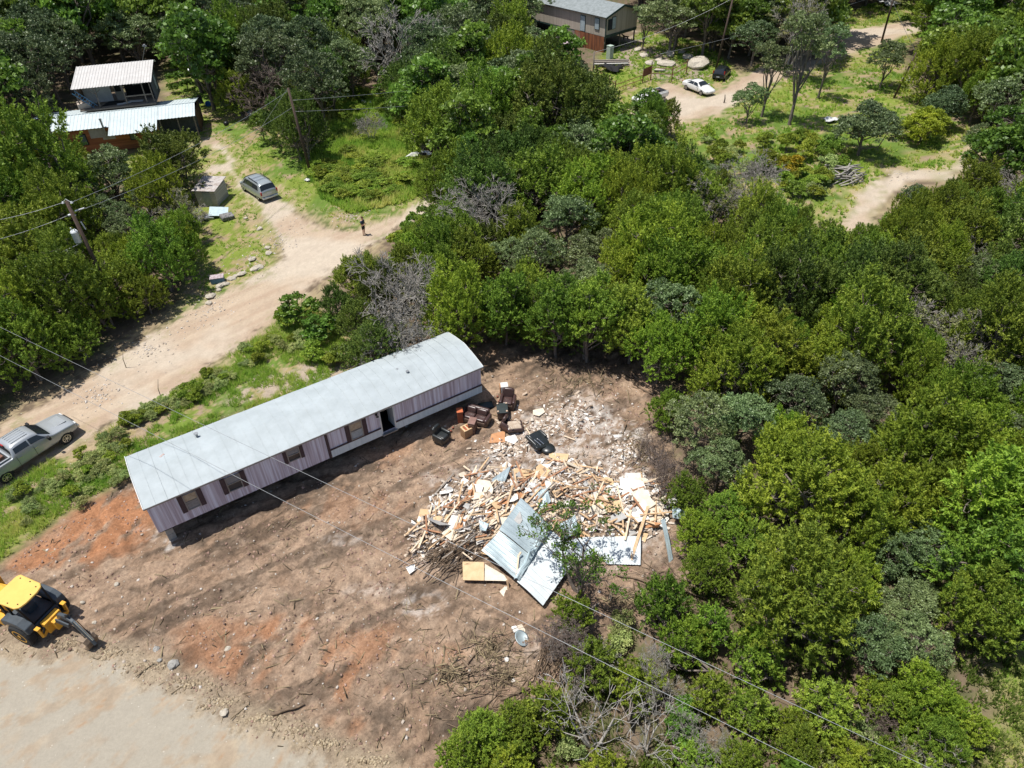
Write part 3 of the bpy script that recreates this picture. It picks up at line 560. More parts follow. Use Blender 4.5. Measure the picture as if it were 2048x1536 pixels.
# trees that stand apart
at('ragged', 1160, 1110, 85, 'ragged dark-limbed tree standing over the fallen metal roof', var=0)
for u, v, r, k, lab in ((1540,150,44,'slim tree','leftmost slim grey-green tree beside the dirt road by the cars'),(1605,135,60,'slim tree','taller slim grey-green tree beside the dirt road'),(1655,120,40,'slim tree','right one of the slim trees beside the dirt road'),(1500,205,34,'oak','small dark-stemmed tree in front of the black hatchback'),
                        (1735,248,66,'bushy dark','round dark tree alone on the grass above the stick pile'),(1850,243,48,'bushy bright','round yellow-green bush on the grass at the upper right'),(1885,212,48,'bushy dark','bushy tree behind the round yellow-green bush'),(1300,217,42,'leafy tree','leafy tree hiding the white pickup truck'),(1330,230,36,'cedar mid-green','cedar standing right before the parked pickup at the driveway'),(1250,250,40,'leafy tree','leafy tree left of the cedar at the driveway'),
                        (1775,125,40,'oak','low grey-green tree beside the far dirt road'),(640,345,16,'weed shrub','weed clump at the foot of the wooden field pole'),(870,235,76,'cedar mid-green','big round cedar on the right edge of the weedy field'),(880,150,70,'cedar dark green','tall dark cedar behind the big round field cedar'),(575,215,62,'cedar dark green','dark cedar around the wooden field pole'),(610,170,52,'cedar dark green','dark cedar behind the wooden field pole'),(470,170,44,'cedar mid-green','cedar beside the grill in the yard'),
                        (330,300,72,'cedar dark green','dark bushy cedar hiding the corner of the metal-roofed house'),(1150,230,40,'leafy tree','bright leafy tree left of the rusty pipe fence'),(1195,215,34,'weed shrub','bright weed clump below the pipe fence corner'),(1225,235,30,'weed shrub','bright weed clump before the pipe fence'),(1580,325,26,'yellow shrub','yellow flowering shrub on the grassy slope'),(1590,375,22,'leafy shrub','green shrub under the yellow flowering shrub'),(1640,360,22,'scrub','grey scrub left of the stick pile'),
                        (1108,28,22,'slim tree','forked tree before the stilt house'),(1290,40,30,'slim tree','slim tree right of the stilt house gable'),(1660,290,26,'leafy shrub','low shrub left of the round dark tree')):
    at(k, u, v, r, lab)
for i, (u, v, r, z_) in enumerate(((1112,712,2.2,.95),(1182,716,2.3,1.0),(1012,690,2.0,.9),(1246,722,2.2,.95))):
    p = G(u, v); o_ = plant('tall cedar', p.x, p.y, r, 'tall bare-stemmed cedar shading the back of the clearing', 'trees at the back of the clearing', var=i, rz=i * 1.3); o_.scale.z = z_
for u, v, r, k, va in ((955,628,46,'oak',0),(1060,615,56,'cedar mid-green',1),(1130,590,60,'cedar mid-green',3),(1200,610,58,'cedar yellow-green',0),(1255,655,44,'cedar mid-green',2),(1000,640,40,'cedar dark green',1),(1150,640,48,'cedar dark green',2),(1085,650,44,'cedar mid-green',4)):
    at(k, u, v, r, NAMES[k][2] + ' at the shaded back edge of the clearing', 'trees at the back of the clearing', var=va)
plant('dead grey', -6.9, 38.2, 1.75, 'bare grey tree throwing its shadow on the mobile home roof', 'dead and dying trees', var=0)
for u, v, r in ((350,150,16),(372,165,14),(390,150,18),(345,175,12),(410,140,18),(365,130,20)): at('leafy shrub', u, v, r, 'leafy shrub behind the two-storey house', 'shrubs behind the two-storey house')
# shrubs along the mobile home and the road bank
for u, v, r, k in ((595,615,40,'leafy shrub'),(640,650,36,'leafy shrub'),(625,700,26,'weed shrub'),(690,700,30,'leafy shrub'),(730,705,26,'leafy shrub'),(570,640,22,'weed shrub'),(660,720,18,'weed shrub'),(830,450,30,'leafy shrub'),(800,480,26,'weed shrub'),(860,420,24,'leafy shrub')):
    at(k, u, v, r, 'green leafy shrub behind the mobile home' if v > 560 else 'green leafy shrub near the standing person', 'green shrubs beside the road', var=int(u) % 3)
for i in range(170):
    t = TR.rand(); s_ = TR.rand(); a = G(20 + 560 * t, 985 - 345 * t); b_ = G(20 + 560 * t + 30, 1075 - 300 * t if t < .4 else 960 - 260 * t)
    p = a.lerp(b_, s_ * .9 + .1)
    if fbm(p.x * .5, p.y * .5, 3) < .42 or sdist(np.array([p.x]), np.array([p.y]), CLEAR)[0] > .2: continue
    plant('scrub' if TR.rand() < .7 else 'weed shrub', p.x, p.y, TR.uniform(.25, .55), 'low scrub bush on the road bank', 'scrub bushes on the road bank')
for i in range(260):
    u, v = TR.uniform(590, 870), TR.uniform(185, 420)
    if not inpoly(u, v, [(610,330),(665,290),(655,205),(700,185),(765,190),(800,215),(830,270),(820,330),(815,380),(760,400),(700,415),(650,390)]): continue
    if 225 < v < 320 and TR.rand() < .7: continue
    p = G(u, v); o_ = plant('weed shrub', p.x, p.y, TR.uniform(.5, 1.1), 'leafy weed clump in the weedy field', 'weed clumps in the field'); o_.scale.z *= .6
for i in range(170):
    u, v = TR.uniform(1370, 1830), TR.uniform(150, 420)
    if not inpoly(u, v, [(1370,250),(1480,250),(1560,280),(1680,290),(1690,330),(1640,400),(1600,400),(1500,370),(1420,330)]): continue
    p = G(u, v); plant('weed shrub' if TR.rand() < .7 else 'scrub', p.x, p.y, TR.uniform(.5, 1.2), 'leafy weed clump on the grassy slope', 'weed clumps on the slope')
for u, v, r, k, lab in ((1375,985,44,'cedar mid-green','cedar hanging over the right end of the debris pile'),(1395,1060,46,'cedar yellow-green','yellowish cedar beside the leaning grey metal sheet'),(1410,1140,50,'cedar mid-green','cedar at the lower right corner of the clearing'),(960,1465,62,'cedar mid-green','bushy bright cedar at the bottom edge left of the bleached dead trees'),(1035,1440,52,'cedar mid-green','bushy cedar between the bottom left cedar and the dead trees'),(925,1525,58,'cedar mid-green','leftmost bushy cedar cut by the bottom edge'),(1020,1540,60,'cedar yellow-green','second bushy cedar cut by the bottom edge'),(1500,1285,40,'cedar yellow-green','round yellowish cedar left of the shaded leaf litter gap'),(1400,1270,34,'cedar mid-green','small round cedar below the ragged tree'),
        (1850,1395,72,'cedar yellow-green','upper cedar of the big clump beside the dry meadow'),(1925,1435,62,'cedar yellow-green','rightmost cedar of the big clump beside the dry meadow'),(1870,1480,66,'cedar mid-green','lower cedar of the big clump beside the dry meadow'),(1790,1400,52,'cedar mid-green','left cedar of the big clump beside the dry meadow'),(1600,1500,50,'cedar mid-green','round cedar at the bottom edge below the litter gap'),(1700,1520,50,'cedar yellow-green','yellowish cedar at the bottom edge below the litter gap'),(1480,1530,48,'cedar mid-green','cedar at the bottom edge beside the lower wire')):
    at(k, u, v, r, lab)
# mixed undergrowth at the bottom
n_ = 0
for i in range(900):
    u, v = TR.uniform(880, 1800), TR.uniform(1170, 1600)
    if not inpoly(u, v, SHRUBZ): continue
    if inpoly(u, v, [(1560,1270),(1660,1290),(1740,1330),(1740,1400),(1690,1440),(1600,1400),(1540,1340)]): continue
    if 1440 < u < 1530 and 1330 < v < 1420: continue
    if any(math.hypot(u - a, (v - b_) * 1.1) < c_ for a, b_, c_ in ((1190, 1425, 62), (1300, 1455, 52), (1150, 1285, 50), (1315, 1365, 34), (1405, 1475, 34))): continue
    p = G(u, v, 1.0); left = u < 1080 and v > 1380
    k = 'small cedar' if (left or TR.rand() < .55) else ('leafy shrub' if TR.rand() < .75 else 'scrub'); r = TR.uniform(.8, 1.35) if k != 'scrub' else .7
    if any((p.x - q[0]) ** 2 + (p.y - q[1]) ** 2 < (.74 * (r + min(q[2], 1.2))) ** 2 for q in PLACED[-n_ - 1:]): continue
    if not crown_ok(p.x, p.y, r, 2.0, CLR, .8): continue
    plant(k, p.x, p.y, r, ('small young cedar' if k == 'small cedar' else 'green leafy shrub' if k == 'leafy shrub' else 'low olive scrub bush') + ' in the bottom undergrowth', 'undergrowth at the bottom edge'); n_ += 1
# the woods
cand = []
for y in np.arange(8, 205, 1.0):
    for x in np.arange(-135, 135, 1.0):
        cand.append((x + TR.uniform(-.5, .5), y + TR.uniform(-.5, .5)))
TR.shuffle(cand); grid = {}
SHOW = [(a[0], a[1], a[2]) for a in OAK + DEAD] + [(160, 455, 50), (185, 520, 22), (1735, 248, 60), (1850, 243, 45)]
def hides(x, y, r, H):
    u, v, F = PJ((x, y, H * .6)); rp = r * FPX / F
    return any(math.hypot(u - a, v - b_) < .62 * (rp + c_) and v > b_ - c_ * .5 for a, b_, c_ in SHOW)
def near(x, y, r):
    for i in range(int((x - 8) // 6), int((x + 8) // 6) + 1):
        for j in range(int((y - 8) // 6), int((y + 8) // 6) + 1):
            for q in grid.get((i, j), ()):
                d = .51 * (r + q[2])
                if (x - q[0]) ** 2 + (y - q[1]) ** 2 < d * d: return True
    return False
for q in PLACED:
    if q[3] in ('weed shrub', 'scrub'): continue
    grid.setdefault((int(q[0] // 6), int(q[1] // 6)), []).append((q[0], q[1], q[2] * (.6 if 'dead' in q[3] or q[3] in ('fading', 'ragged') else 1)))
ncd = 0; bins = {}
for x, y in cand:
    dist = math.hypot(x, y); r = TR.choice([1.6, 2.0, 2.4, 2.8, 3.2], p=[.10, .22, .30, .24, .14]) * TR.uniform(.93, 1.07) if dist < 72 else TR.uniform(3.0, 4.2) if dist < 122 else TR.uniform(4.4, 5.8); H = r * 2.25
    if not inview(x, y, r, H): continue
    if near(x, y, r): continue
    if x < -6 and y < 62 and float(sdist(np.array([x + r * .75 + H * .12]), np.array([y]), MAINROAD)[0]) > -.4 and x < -14: continue
    if hides(x, y, r, H):
        r *= .7; H = r * 2.25
        if hides(x, y, r, H): continue
    u, v, F = PJ((x, y, H * .6))
    if not crown_ok(x, y, r, H, CLR, .93) or inpoly(u, v, SHRUBZ):
        r *= .62; H = r * 2.25
        if inpoly(u, v, SHRUBZ) or dist > 110 or not crown_ok(x, y, r, H, CLR, .93) or near(x, y, r): continue
    nn = float(fbm(np.array([x * .07 + 3]), np.array([y * .07]), 3)[0]) + TR.normal() * .05; wh_, reg_ = where(u, v)
    if u > 1790 and v < 230: k = 'leafy tree' if TR.rand() < .6 else 'cedar yellow-green'
    elif (dist > 112 and TR.rand() < .95) or (dist > 66 and TR.rand() < .30): k = ('leafy tree', 'oak', 'dark oak')[TR.randint(3)]
    elif (u < 470 and v < 260) and TR.rand() < .70: k = 'leafy tree'
    elif v < 330 and u > 760 and TR.rand() < .16: k = 'leafy tree'
    elif v < 200 and TR.rand() < .5: k = 'dark oak' if TR.rand() < .6 else 'oak'
    elif TR.rand() < .03: k = 'oak'
    elif TR.rand() < .015: k = 'fading'
    else:
        yb = .50 if v > 620 and u > 1250 else .60
        k = 'cedar yellow-green' if nn > yb + .02 else ('cedar mid-green' if nn > yb - .17 else 'cedar dark green')
        if u < 430 and v > 260 and k == 'cedar dark green': k = 'cedar mid-green'
        if v < 300 and k == 'cedar mid-green' and TR.rand() < .5: k = 'cedar dark green'
    size = ('tall ' if r > 3.2 else 'broad ' if r > 2.4 else 'narrow ' if r < 1.6 else '')
    if k.startswith('cedar'): ncd += 1; bins[int(dist // 25)] = bins.get(int(dist // 25), 0) + 1
    plant(k, x, y, r * 1.1, size + NAMES[k][2] + ', ' + wh_, 'trees of the ' + reg_)
    grid.setdefault((int(x // 6), int(y // 6)), []).append((x, y, r))
print(bins, 'PLANTS', COUNT, len(PLACED))

# ------------------------------------------------------------------ grass: blades nobody could count
def blades(n, poly, h0, h1, dens_th, rng, per=9, wid=.05, avoid=()):
    xs_ = [p[0] for p in poly]; ys_ = [p[1] for p in poly]; x = rng.uniform(max(min(xs_), -75), min(max(xs_), 110), n); y = rng.uniform(min(ys_), min(max(ys_), 150), n)
    k = (sdist(x, y, poly) > .2) & (fbm(x * .6, y * .6 + 50, 4, .6) > dens_th) & (sdist(x, y, MAINROAD) < -.25) & (sdist(x, y, YARDPATH) < 0) & (sdist(x, y, LOWPATH) < 0) & (sdist(x, y, CLEAR) < 0)
    x, y = x[k], y[k]; z = relief(x, y); n = len(x); c = np.repeat(np.stack([x, y, z], -1), per, 0); tn = np.repeat(fbm(x * .35, y * .35, 4) * 1.6 - .3 + rng.normal(size=n) * .15, per)
    hh = np.repeat(rng.uniform(h0, h1, n), per) * rng.uniform(.6, 1.1, n * per); a = rng.rand(n * per) * 6.283; o = np.stack([np.cos(a), np.sin(a), 0 * a], -1)
    b_ = c + o * (rng.rand(n * per, 1) * .16); q = np.stack([-np.sin(a), np.cos(a), 0 * a], -1) * wid * rng.uniform(.6, 1.4, (n * per, 1)); tip = b_ + o * (hh * .55)[:, None] * rng.uniform(.3, 1.2, (n * per, 1)) + np.array([[0, 0, 1.]]) * hh[:, None]
    return np.stack([b_ - q, b_ + q, tip], 1).reshape(-1, 3), np.clip(tn, 0, 1)
GRM = leafmat('grass_blades', (.19, .34, .05), (.34, .47, .07), (.58, .55, .18), .5, .6, .2)
rg_ = np.random.RandomState(4)
parts_ = [blades(15000, FIELD, .3, .75, .38, rg_, 9, .055), blades(16000, YARD, .08, .2, .46, rg_, 7, .05), blades(30000, RGRASS, .12, .4, .42, rg_, 7, .07), blades(30000, SCRUB, .12, .45, .45, rg_, 9, .02), blades(2500, MEADOW, .08, .2, .35, rg_, 7, .03)]
UZ = gp([(880,1700),(905,1400),(1000,1350),(1130,1195),(1400,1160),(1400,1000),(1380,800),(2100,760),(2300,1700)])
uc = blades(26000, UZ, .10, .42, .44, rg_, 8, .035); tag(link(np_mesh('ground_cover', uc[0], [np.arange(len(uc[0])).reshape(-1, 3)], tint=uc[1] * .8), 'ground_cover', leafmat('ground_cover_leaves', (.10, .16, .03), (.17, .25, .045), (.34, .30, .14), .35)), 'low weeds and seedlings growing on the floor of the lower right woods', 'ground cover', kind='stuff')
V = np.concatenate([p[0] for p in parts_]); T = np.concatenate([p[1] for p in parts_])
tag(link(np_mesh('grass', V, [np.arange(len(V)).reshape(-1, 3)], tint=T), 'grass', GRM), 'green and yellowing grass growing in the field, the yard and on the road banks', 'grass', kind='stuff')
# ------------------------------------------------------------------ buildings
def frame(o, xdir):
    """local frame: x along xdir, y to the left of it (back), z up"""
    x = Vector((xdir[0], xdir[1], 0)).normalized(); y = Vector((-x.y, x.x, 0)); return math.atan2(x.y, x.x)
def stripes(name, c1, c2, scale, axis='x', rough=.6, metal=0., c3=None, bump=.0, smooth=.5, stretchz=.12):
    """vertical streaks along a board wall / panel ribs"""
    m = mat(name, c1, c2, 1.0, rough, metal); nt = m.node_tree; N = nt.nodes
    mp = [n for n in N if n.type == 'MAPPING'][0]; no = [n for n in N if n.type == 'TEX_NOISE'][0]
    mp.inputs['Scale'].default_value = (scale, stretchz if axis == 'x' else scale, stretchz) if axis == 'x' else (stretchz, scale, stretchz)
    if axis == 'z': mp.inputs['Scale'].default_value = (stretchz, stretchz, scale)
    no.inputs['Scale'].default_value = 1; no.inputs['Detail'].default_value = 3
    r = [n for n in N if n.type == 'VALTORGB'][0]; r.color_ramp.elements[0].position = .38; r.color_ramp.elements[1].position = .62
    if c3: k = r.color_ramp.elements.new(.5); k.color = (*c3, 1)
    return m
WHITE = mat('white_trim', (.72, .73, .72), (.6, .61, .6), 2, .6); GLASS = mat('window_glass', (.045, .05, .06), (.03, .035, .04), 1, .08, spec=.6)
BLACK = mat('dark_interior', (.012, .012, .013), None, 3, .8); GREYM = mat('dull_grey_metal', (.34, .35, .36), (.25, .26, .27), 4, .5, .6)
ROOFP = mat('painted_home_roof', (.39, .43, .445), (.325, .36, .37), .9, .62, bump=.12, bscale=1.2, spec=.35); ROOFS = mat('roof_seam', (.36, .44, .46), None, 3, .6)
SIDING = stripes('purple_grey_siding', (.76, .75, .86), (.46, .39, .45), 6.0, 'x', .75, c3=(.62, .57, .65)); BROWNT = mat('brown_trim', (.085, .055, .06), (.06, .04, .045), 5, .7)
BAND = stripes('pale_blue_lower_siding', (.66, .74, .78), (.56, .64, .68), 5, 'x', .6); BLIND = mat('window_blind', (.50, .42, .30), (.35, .25, .17), 5, .8); BLINDG = mat('grey_window_blind', (.30, .29, .29), (.2, .19, .19), 5, .8)
CBLK = mat('concrete_block', (.42, .41, .38), (.3, .29, .27), 8, .9)
A_ = Vector((-18.85, 24.0, 0)); D_ = Vector((.84, .542, 0)).normalized(); MHR = math.atan2(D_.y, D_.x); ML, MW = 20.1, 4.3
mh = empty('mobile_home', A_, MHR, 'long single-wide mobile home with pale blue roof and purple-grey siding by the dirt clearing', 'mobile home')
Z0, Z1, ZR = 1.12, 3.17, 3.62
# walls (hollow, with an opening for the door)
f = MB(); dx0, dx1 = 13.05, 13.95
for a, b_, z0, z1 in ((0, dx0, Z0, Z1), (dx1, ML, Z0, Z1), (dx0, dx1, Z0, 1.24), (dx0, dx1, 3.03, Z1)): f.box(((a + b_) / 2, .06, (z0 + z1) / 2), (b_ - a, .1, z1 - z0))
for i in range(int(ML / .3)):
    x = .15 + .3 * i
    if dx0 - .05 < x < dx1 + .05: continue
    f.box((x, .002, (Z0 + Z1) / 2), (.03, .02, Z1 - Z0 - .01))
f.build('front_wall', SIDING, mh)
f = MB().box((ML / 2, MW - .06, (Z0 + Z1) / 2), (ML, .1, Z1 - Z0)); f.build('back_wall', SIDING, mh)
for x in (.055, ML - .055): MB().prism([(.11, Z0), (MW - .11, Z0), (MW - .11, Z1 - .01), (MW * .5, ZR - .08), (.11, Z1 - .01)], -.05, .05, Matrix.Translation((x, 0, 0)) @ Matrix(((0, 0, 1, 0), (1, 0, 0, 0), (0, 1, 0, 0), (0, 0, 0, 1)))).build('end_wall', SIDING, mh)
MB().box((ML / 2, MW / 2, Z0 - .04), (ML - .1, MW - .1, .08)).build('floor', BLACK, mh)
MB().box((13.5, 2.2, 2.1), (3.2, .06, 1.9)).build('inner_wall', BLIND, mh)
rf = MB(); e = .12; t = .05; prof = [(-e, Z1 + .03), (MW * .22, Z1 + .27), (MW * .5, ZR), (MW * .78, Z1 + .27), (MW + e, Z1 + .03)]
n = 34; vs = []; fs = []
for i in range(n + 1):
    x = -.12 + (ML + .24) * i / n
    for (y, z) in prof: vs.append((x, y, z + .008 * math.sin(i * 2.1) + .006 * math.sin(i * 5.3 + y)))
for i in range(n):
    for k in range(4): a = i * 5 + k; fs.append((a, a + 5, a + 6, a + 1))
rf.add(vs, fs); ro = rf.build('roof', ROOFP, mh, smooth=False); sm = ro.modifiers.new('t', 'SOLIDIFY'); sm.thickness = .07; sm.offset = -1
s_ = MB()
for i in range(1, n, 1):
    x = -.12 + (ML + .24) * i / n
    for (y0, z0), (y1, z1) in zip(prof[:-1], prof[1:]): s_.bar((x, y0, z0 + .018), (x, y1, z1 + .018), .028, .012)
s_.build('roof_seam', ROOFP, ro)
MB().box((ML / 2, -.14, Z1 + .01), (ML + .24, .03, .10)).build('gutter', GREYM, mh)
for x in (-.135, ML + .135):
    f = MB()
    for (y0, z0), (y1, z1) in zip(prof[:-1], prof[1:]): f.bar((x, y0, z0 - .02), (x, y1, z1 - .02), .03, .13)
    f.build('roof_edge_trim', WHITE, mh)
# lower pale band and its brown trim (from x = 9.7 to the right end)
f = MB()
for a, b_ in ((9.78, dx0), (dx1, ML + .01)): f.box(((a + b_) / 2, -.018, 1.40), (b_ - a, .03, .56))
f.build('lower_panel', BAND, mh)
f = MB()
for a, b_ in ((9.78, dx0), (dx1, ML + .01)): f.box(((a + b_) / 2, -.03, 1.73), (b_ - a, .05, .09))
f.box((9.70, -.03, 2.14), (.16, .05, 2.0)); f.build('brown_trim', BROWNT, mh)
def mhwin(x0, x1, z0, z1, bl, bl2, nm='window', sh=.26):
    f = MB(); g_ = .05
    f.box(((x0 + x1) / 2, -.03, z1 - g_ / 2), (x1 - x0, .06, g_)).box(((x0 + x1) / 2, -.03, z0 + g_ / 2), (x1 - x0, .06, g_)).box((x0 + g_ / 2, -.03, (z0 + z1) / 2), (g_, .06, z1 - z0 - 2 * g_)).box((x1 - g_ / 2, -.03, (z0 + z1) / 2), (g_, .06, z1 - z0 - 2 * g_)).box(((x0 + x1) / 2, -.028, (z0 + z1) / 2), (x1 - x0 - 2 * g_, .05, .05))
    w_ = f.build('window', GREYM, mh); zc = (z0 + z1) / 2
    MB().box(((x0 + x1) / 2, -.012, (zc + z1) / 2), (x1 - x0 - .1, .016, z1 - zc - .08)).build('upper_pane', bl, w_); MB().box(((x0 + x1) / 2, -.012, (zc + z0) / 2), (x1 - x0 - .1, .016, zc - z0 - .08)).build('lower_pane', bl2, w_)
    for a in (x0 - sh / 2 - .01, x1 + sh / 2 + .01): MB().box((a, -.03, zc), (sh, .05, z1 - z0 + .1)).build('shutter', BROWNT, mh)
PALEB = mat('pale_blue_blind', (.42, .46, .48), (.3, .33, .35), 4, .6)
mhwin(1.72, 2.42, 1.80, 2.98, BLIND, BLINDG); mhwin(3.93, 4.72, 1.84, 2.92, BLINDG, GLASS); mhwin(7.36, 8.1, 2.13, 3.02, BLINDG, GLASS, sh=.2); mhwin(11.12, 11.92, 1.78, 3.02, BLIND, PALEB)
f = MB().box((dx0 - .0, -.03, 2.14), (.08, .06, 1.82)).box((dx1 + .0, -.03, 2.14), (.08, .06, 1.82)).box((13.5, -.03, 3.06), (.98, .06, .07)); f.build('door_frame', WHITE, mh)
MB().box((13.93, .42, 2.12), (.04, .86, 1.74), (0, 0, .1)).build('door', mat('pale_door', (.50, .56, .58), (.42, .47, .5), 3, .5), mh)
MB().box((13.5, -.10, 1.22), (1.0, .22, .05)).build('door_sill', GREYM, mh)
f = MB().box((12.86, -.05, 2.93), (.12, .05, .16)).tube([(12.86, -.06, 2.93), (12.86, -.17, 2.95)], .025, 6).lathe([(.09, 0), (.05, .08), (.02, .1)], 10, Matrix.Translation((12.86, -.2, 2.86))); f.build('porch_lamp', mat('black_paint', (.02, .02, .02), None, 3, .4), mh)
for x, y, r_, h_ in ((3.6, 3.5, .07, .16), (15.9, 1.7, .06, .14), (15.5, 2.3, .05, .08)): MB().tube([(x, y, 3.42), (x, y, 3.5 + h_)], r_, 10).tube([(x, y, 3.5 + h_), (x, y, 3.53 + h_)], r_ * 1.7, 10).build('roof_vent', GREYM, mh)
for x, y in ((1.6, 3.0), (16.3, 2.2)): MB().box((x, y, 3.50), (.28, .12, .03), (0, 0, .5)).build('roof_patch', mat('rust_patch', (.30, .12, .07), (.5, .5, .5), 9, .8), mh)
for x in (.45, 3.9, 7.3, 10.8, 14.3, 17.8, 19.6):
    for y in ((.45, MW - .6) if x == .45 else (1.3, MW - .9)):
        f = MB()
        for k in range(5): f.box((x + .01 * (k % 2), y + .012 * ((k + 1) % 2), .10 + .21 * k), (.4, .4, .2))
        f.build('block_pier', CBLK, mh)
# ---- corrugated panel helper: quad p0 p1 p2 p3 (ribs run p1 -> p2), nr ribs
def corr(mb, p0, p1, p2, p3, nr, amp=.03, sag=0., nl=6, wob=0.):
    p0, p1, p2, p3 = [Vector(p) for p in (p0, p1, p2, p3)]; N_ = (p1 - p0).cross(p3 - p0).normalized()
    if N_.z < 0: N_ = -N_
    pr = [(0, 0), (.60, 0), (.70, 1), (.90, 1)]; vs = []; cols = nr * 4 + 1
    for j in range(nl + 1):
        t = j / nl
        for c in range(cols):
            k, q = divmod(c, 4); s__ = (k + pr[q][0]) / nr if c < cols - 1 else 1.0; h_ = pr[q][1] * amp if c < cols - 1 else 0
            p = (p0.lerp(p1, s__)).lerp(p3.lerp(p2, s__), t); vs.append(p + N_ * (h_ + sag * math.sin(math.pi * t) + wob * math.sin(s__ * 7 + t * 5)))
    fs = [(j * cols + c, j * cols + c + 1, (j + 1) * cols + c + 1, (j + 1) * cols + c) for j in range(nl) for c in range(cols - 1)]
    return mb.add(vs, fs)
def solid(o, th=.012): m = o.modifiers.new('t', 'SOLIDIFY'); m.thickness = th; m.offset = 0; return o
# ---- two-storey metal-roofed house on the left
hx = Vector((14.82, 4.0, 0)).normalized(); HR = math.atan2(hx.y, hx.x); ho = Vector((-50.31, 78.31, 0))
hs = empty('metal_roofed_house', ho, HR, 'orange-board house with pale corrugated roof and an open white-roofed loft on top', 'house')
RMET = mat('pale_blue_roof_metal', (.50, .565, .58), (.43, .49, .505), 1.2, .6, .05, spec=.5); RWHT = mat('white_roof_metal', (.52, .505, .485), (.45, .43, .41), 1.2, .65, .0)
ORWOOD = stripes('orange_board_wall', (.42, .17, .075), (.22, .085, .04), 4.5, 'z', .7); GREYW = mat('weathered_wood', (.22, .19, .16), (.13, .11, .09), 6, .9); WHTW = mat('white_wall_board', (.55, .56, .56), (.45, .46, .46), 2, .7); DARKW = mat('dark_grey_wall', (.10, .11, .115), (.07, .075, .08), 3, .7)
ez, rz_ = 2.75, 3.5
m_ = MB(); corr(m_, (6.1, 3.05, rz_), (0, 3.05, rz_), (0, 0, ez), (6.1, 0, ez), 16); corr(m_, (11.2, 3.05, rz_), (6.13, 3.05, rz_), (6.13, -1.7, 2.33), (11.2, -1.7, 2.33), 14); corr(m_, (15.3, 3.05, rz_), (11.23, 3.05, rz_), (11.23, .35, 2.83), (15.3, .35, 2.83), 11)
solid(m_.build('front_roof', RMET, hs)); m_ = MB(); corr(m_, (-2.2, 3.07, rz_ - .02), (15.3, 3.07, rz_ - .02), (15.3, 7.4, 2.7), (-2.2, 7.4, 2.7), 46); solid(m_.build('back_roof', RMET, hs))
MB().bar((-2.2, 3.06, rz_ + .03), (15.3, 3.06, rz_ + .03), .18, .03).build('ridge_cap', RMET, hs)
f = MB().box((5.6, .42, 1.30), (10.9, .12, 2.65)); f.build('front_wall', ORWOOD, hs)
MB().box((4.7, .34, 2.1), (1.7, .05, 1.0)).box((5.7, .34, 1.75), (1.3, .052, .9)).build('bare_wall_sheathing', mat('grey_sheathing', (.42, .41, .38), (.33, .32, .29), 3, .8), hs)
for x in (3.05, 8.2):
    f = MB().box((x, .33, 1.55), (.75, .08, 1.25)); w_ = f.build('window', mat('black_window_frame', (.02, .02, .02), None, 3, .5), hs); MB().box((x, .285, 1.55), (.58, .02, 1.05)).build('pane', mat('blue_grey_glass', (.12, .17, .17), (.08, .11, .11), 2, .15), w_)
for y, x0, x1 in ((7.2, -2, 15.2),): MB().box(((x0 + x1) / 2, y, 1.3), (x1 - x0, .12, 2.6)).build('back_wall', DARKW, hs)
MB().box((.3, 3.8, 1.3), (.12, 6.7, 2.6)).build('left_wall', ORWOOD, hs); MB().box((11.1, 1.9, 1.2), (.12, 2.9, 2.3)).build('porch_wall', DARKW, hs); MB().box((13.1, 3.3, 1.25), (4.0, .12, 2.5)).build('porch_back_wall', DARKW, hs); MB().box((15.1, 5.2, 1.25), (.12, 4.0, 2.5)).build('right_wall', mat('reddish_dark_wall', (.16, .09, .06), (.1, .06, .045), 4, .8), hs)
for x in (11.4, 13.3, 15.1): MB().box((x, .55, 1.35), (.12, .12, 2.7)).build('porch_post', GREYW, hs)
MB().tube([(5.55, .05, 1.6), (5.55, .05, 3.6)], .11, 12).tube([(5.55, .05, 3.6), (5.55, .05, 3.72)], .15, 12).build('stove_pipe', GREYM, hs)
# loft
lx0, lx1, ly0, ly1 = 3.2, 11.0, 4.3, 8.6; fz = 3.75
MB().box(((lx0 + lx1) / 2, (3.25 + ly1) / 2, fz), (lx1 - lx0 + .3, ly1 - 3.25, .16)).build('loft_deck', GREYW, hs)
m_ = MB(); corr(m_, (lx1 + .35, 9.0, 7.0), (lx0 - .3, 9.0, 7.0), (lx0 - .3, 3.35, 6.1), (lx1 + .35, 3.35, 6.1), 27, .035); solid(m_.build('loft_roof', RWHT, hs), .02)
m_ = MB(); corr(m_, (lx1 + .5, 9.02, 6.98), (lx0 - .3, 9.02, 6.98), (lx0 - .3, 9.6, 6.65), (lx1 + .5, 9.6, 6.65), 27, .035, nl=2); solid(m_.build('loft_rear_roof', RMET, hs), .02)
f = MB().box((4.9, 5.7, 5.05), (2.9, .1, 2.5)); f.build('loft_front_wall', WHTW, hs)
f = MB().box((7.2, 5.75, 5.05), (.9, .1, 2.5)); wl = f.build('loft_door_panel', mat('beige_panel', (.36, .33, .29), (.28, .25, .22), 3, .8), hs)
MB().box((7.15, 5.68, 5.2), (.6, .04, .8)).build('loft_window', BLACK, hs)
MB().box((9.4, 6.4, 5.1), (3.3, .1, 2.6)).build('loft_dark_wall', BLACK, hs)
MB().box((9.3, 6.32, 5.45), (1.2, .05, .5)).build('loft_pale_board', WHTW, hs)
MB().prism([(4.9, 3.83), (8.9, 3.83), (8.9, 6.85), (4.9, 6.2)], -.06, .06, Matrix.Translation((lx1, 0, 0)) @ Matrix(((0, 0, 1, 0), (1, 0, 0, 0), (0, 1, 0, 0), (0, 0, 0, 1)))).build('loft_side_wall', DARKW, hs)
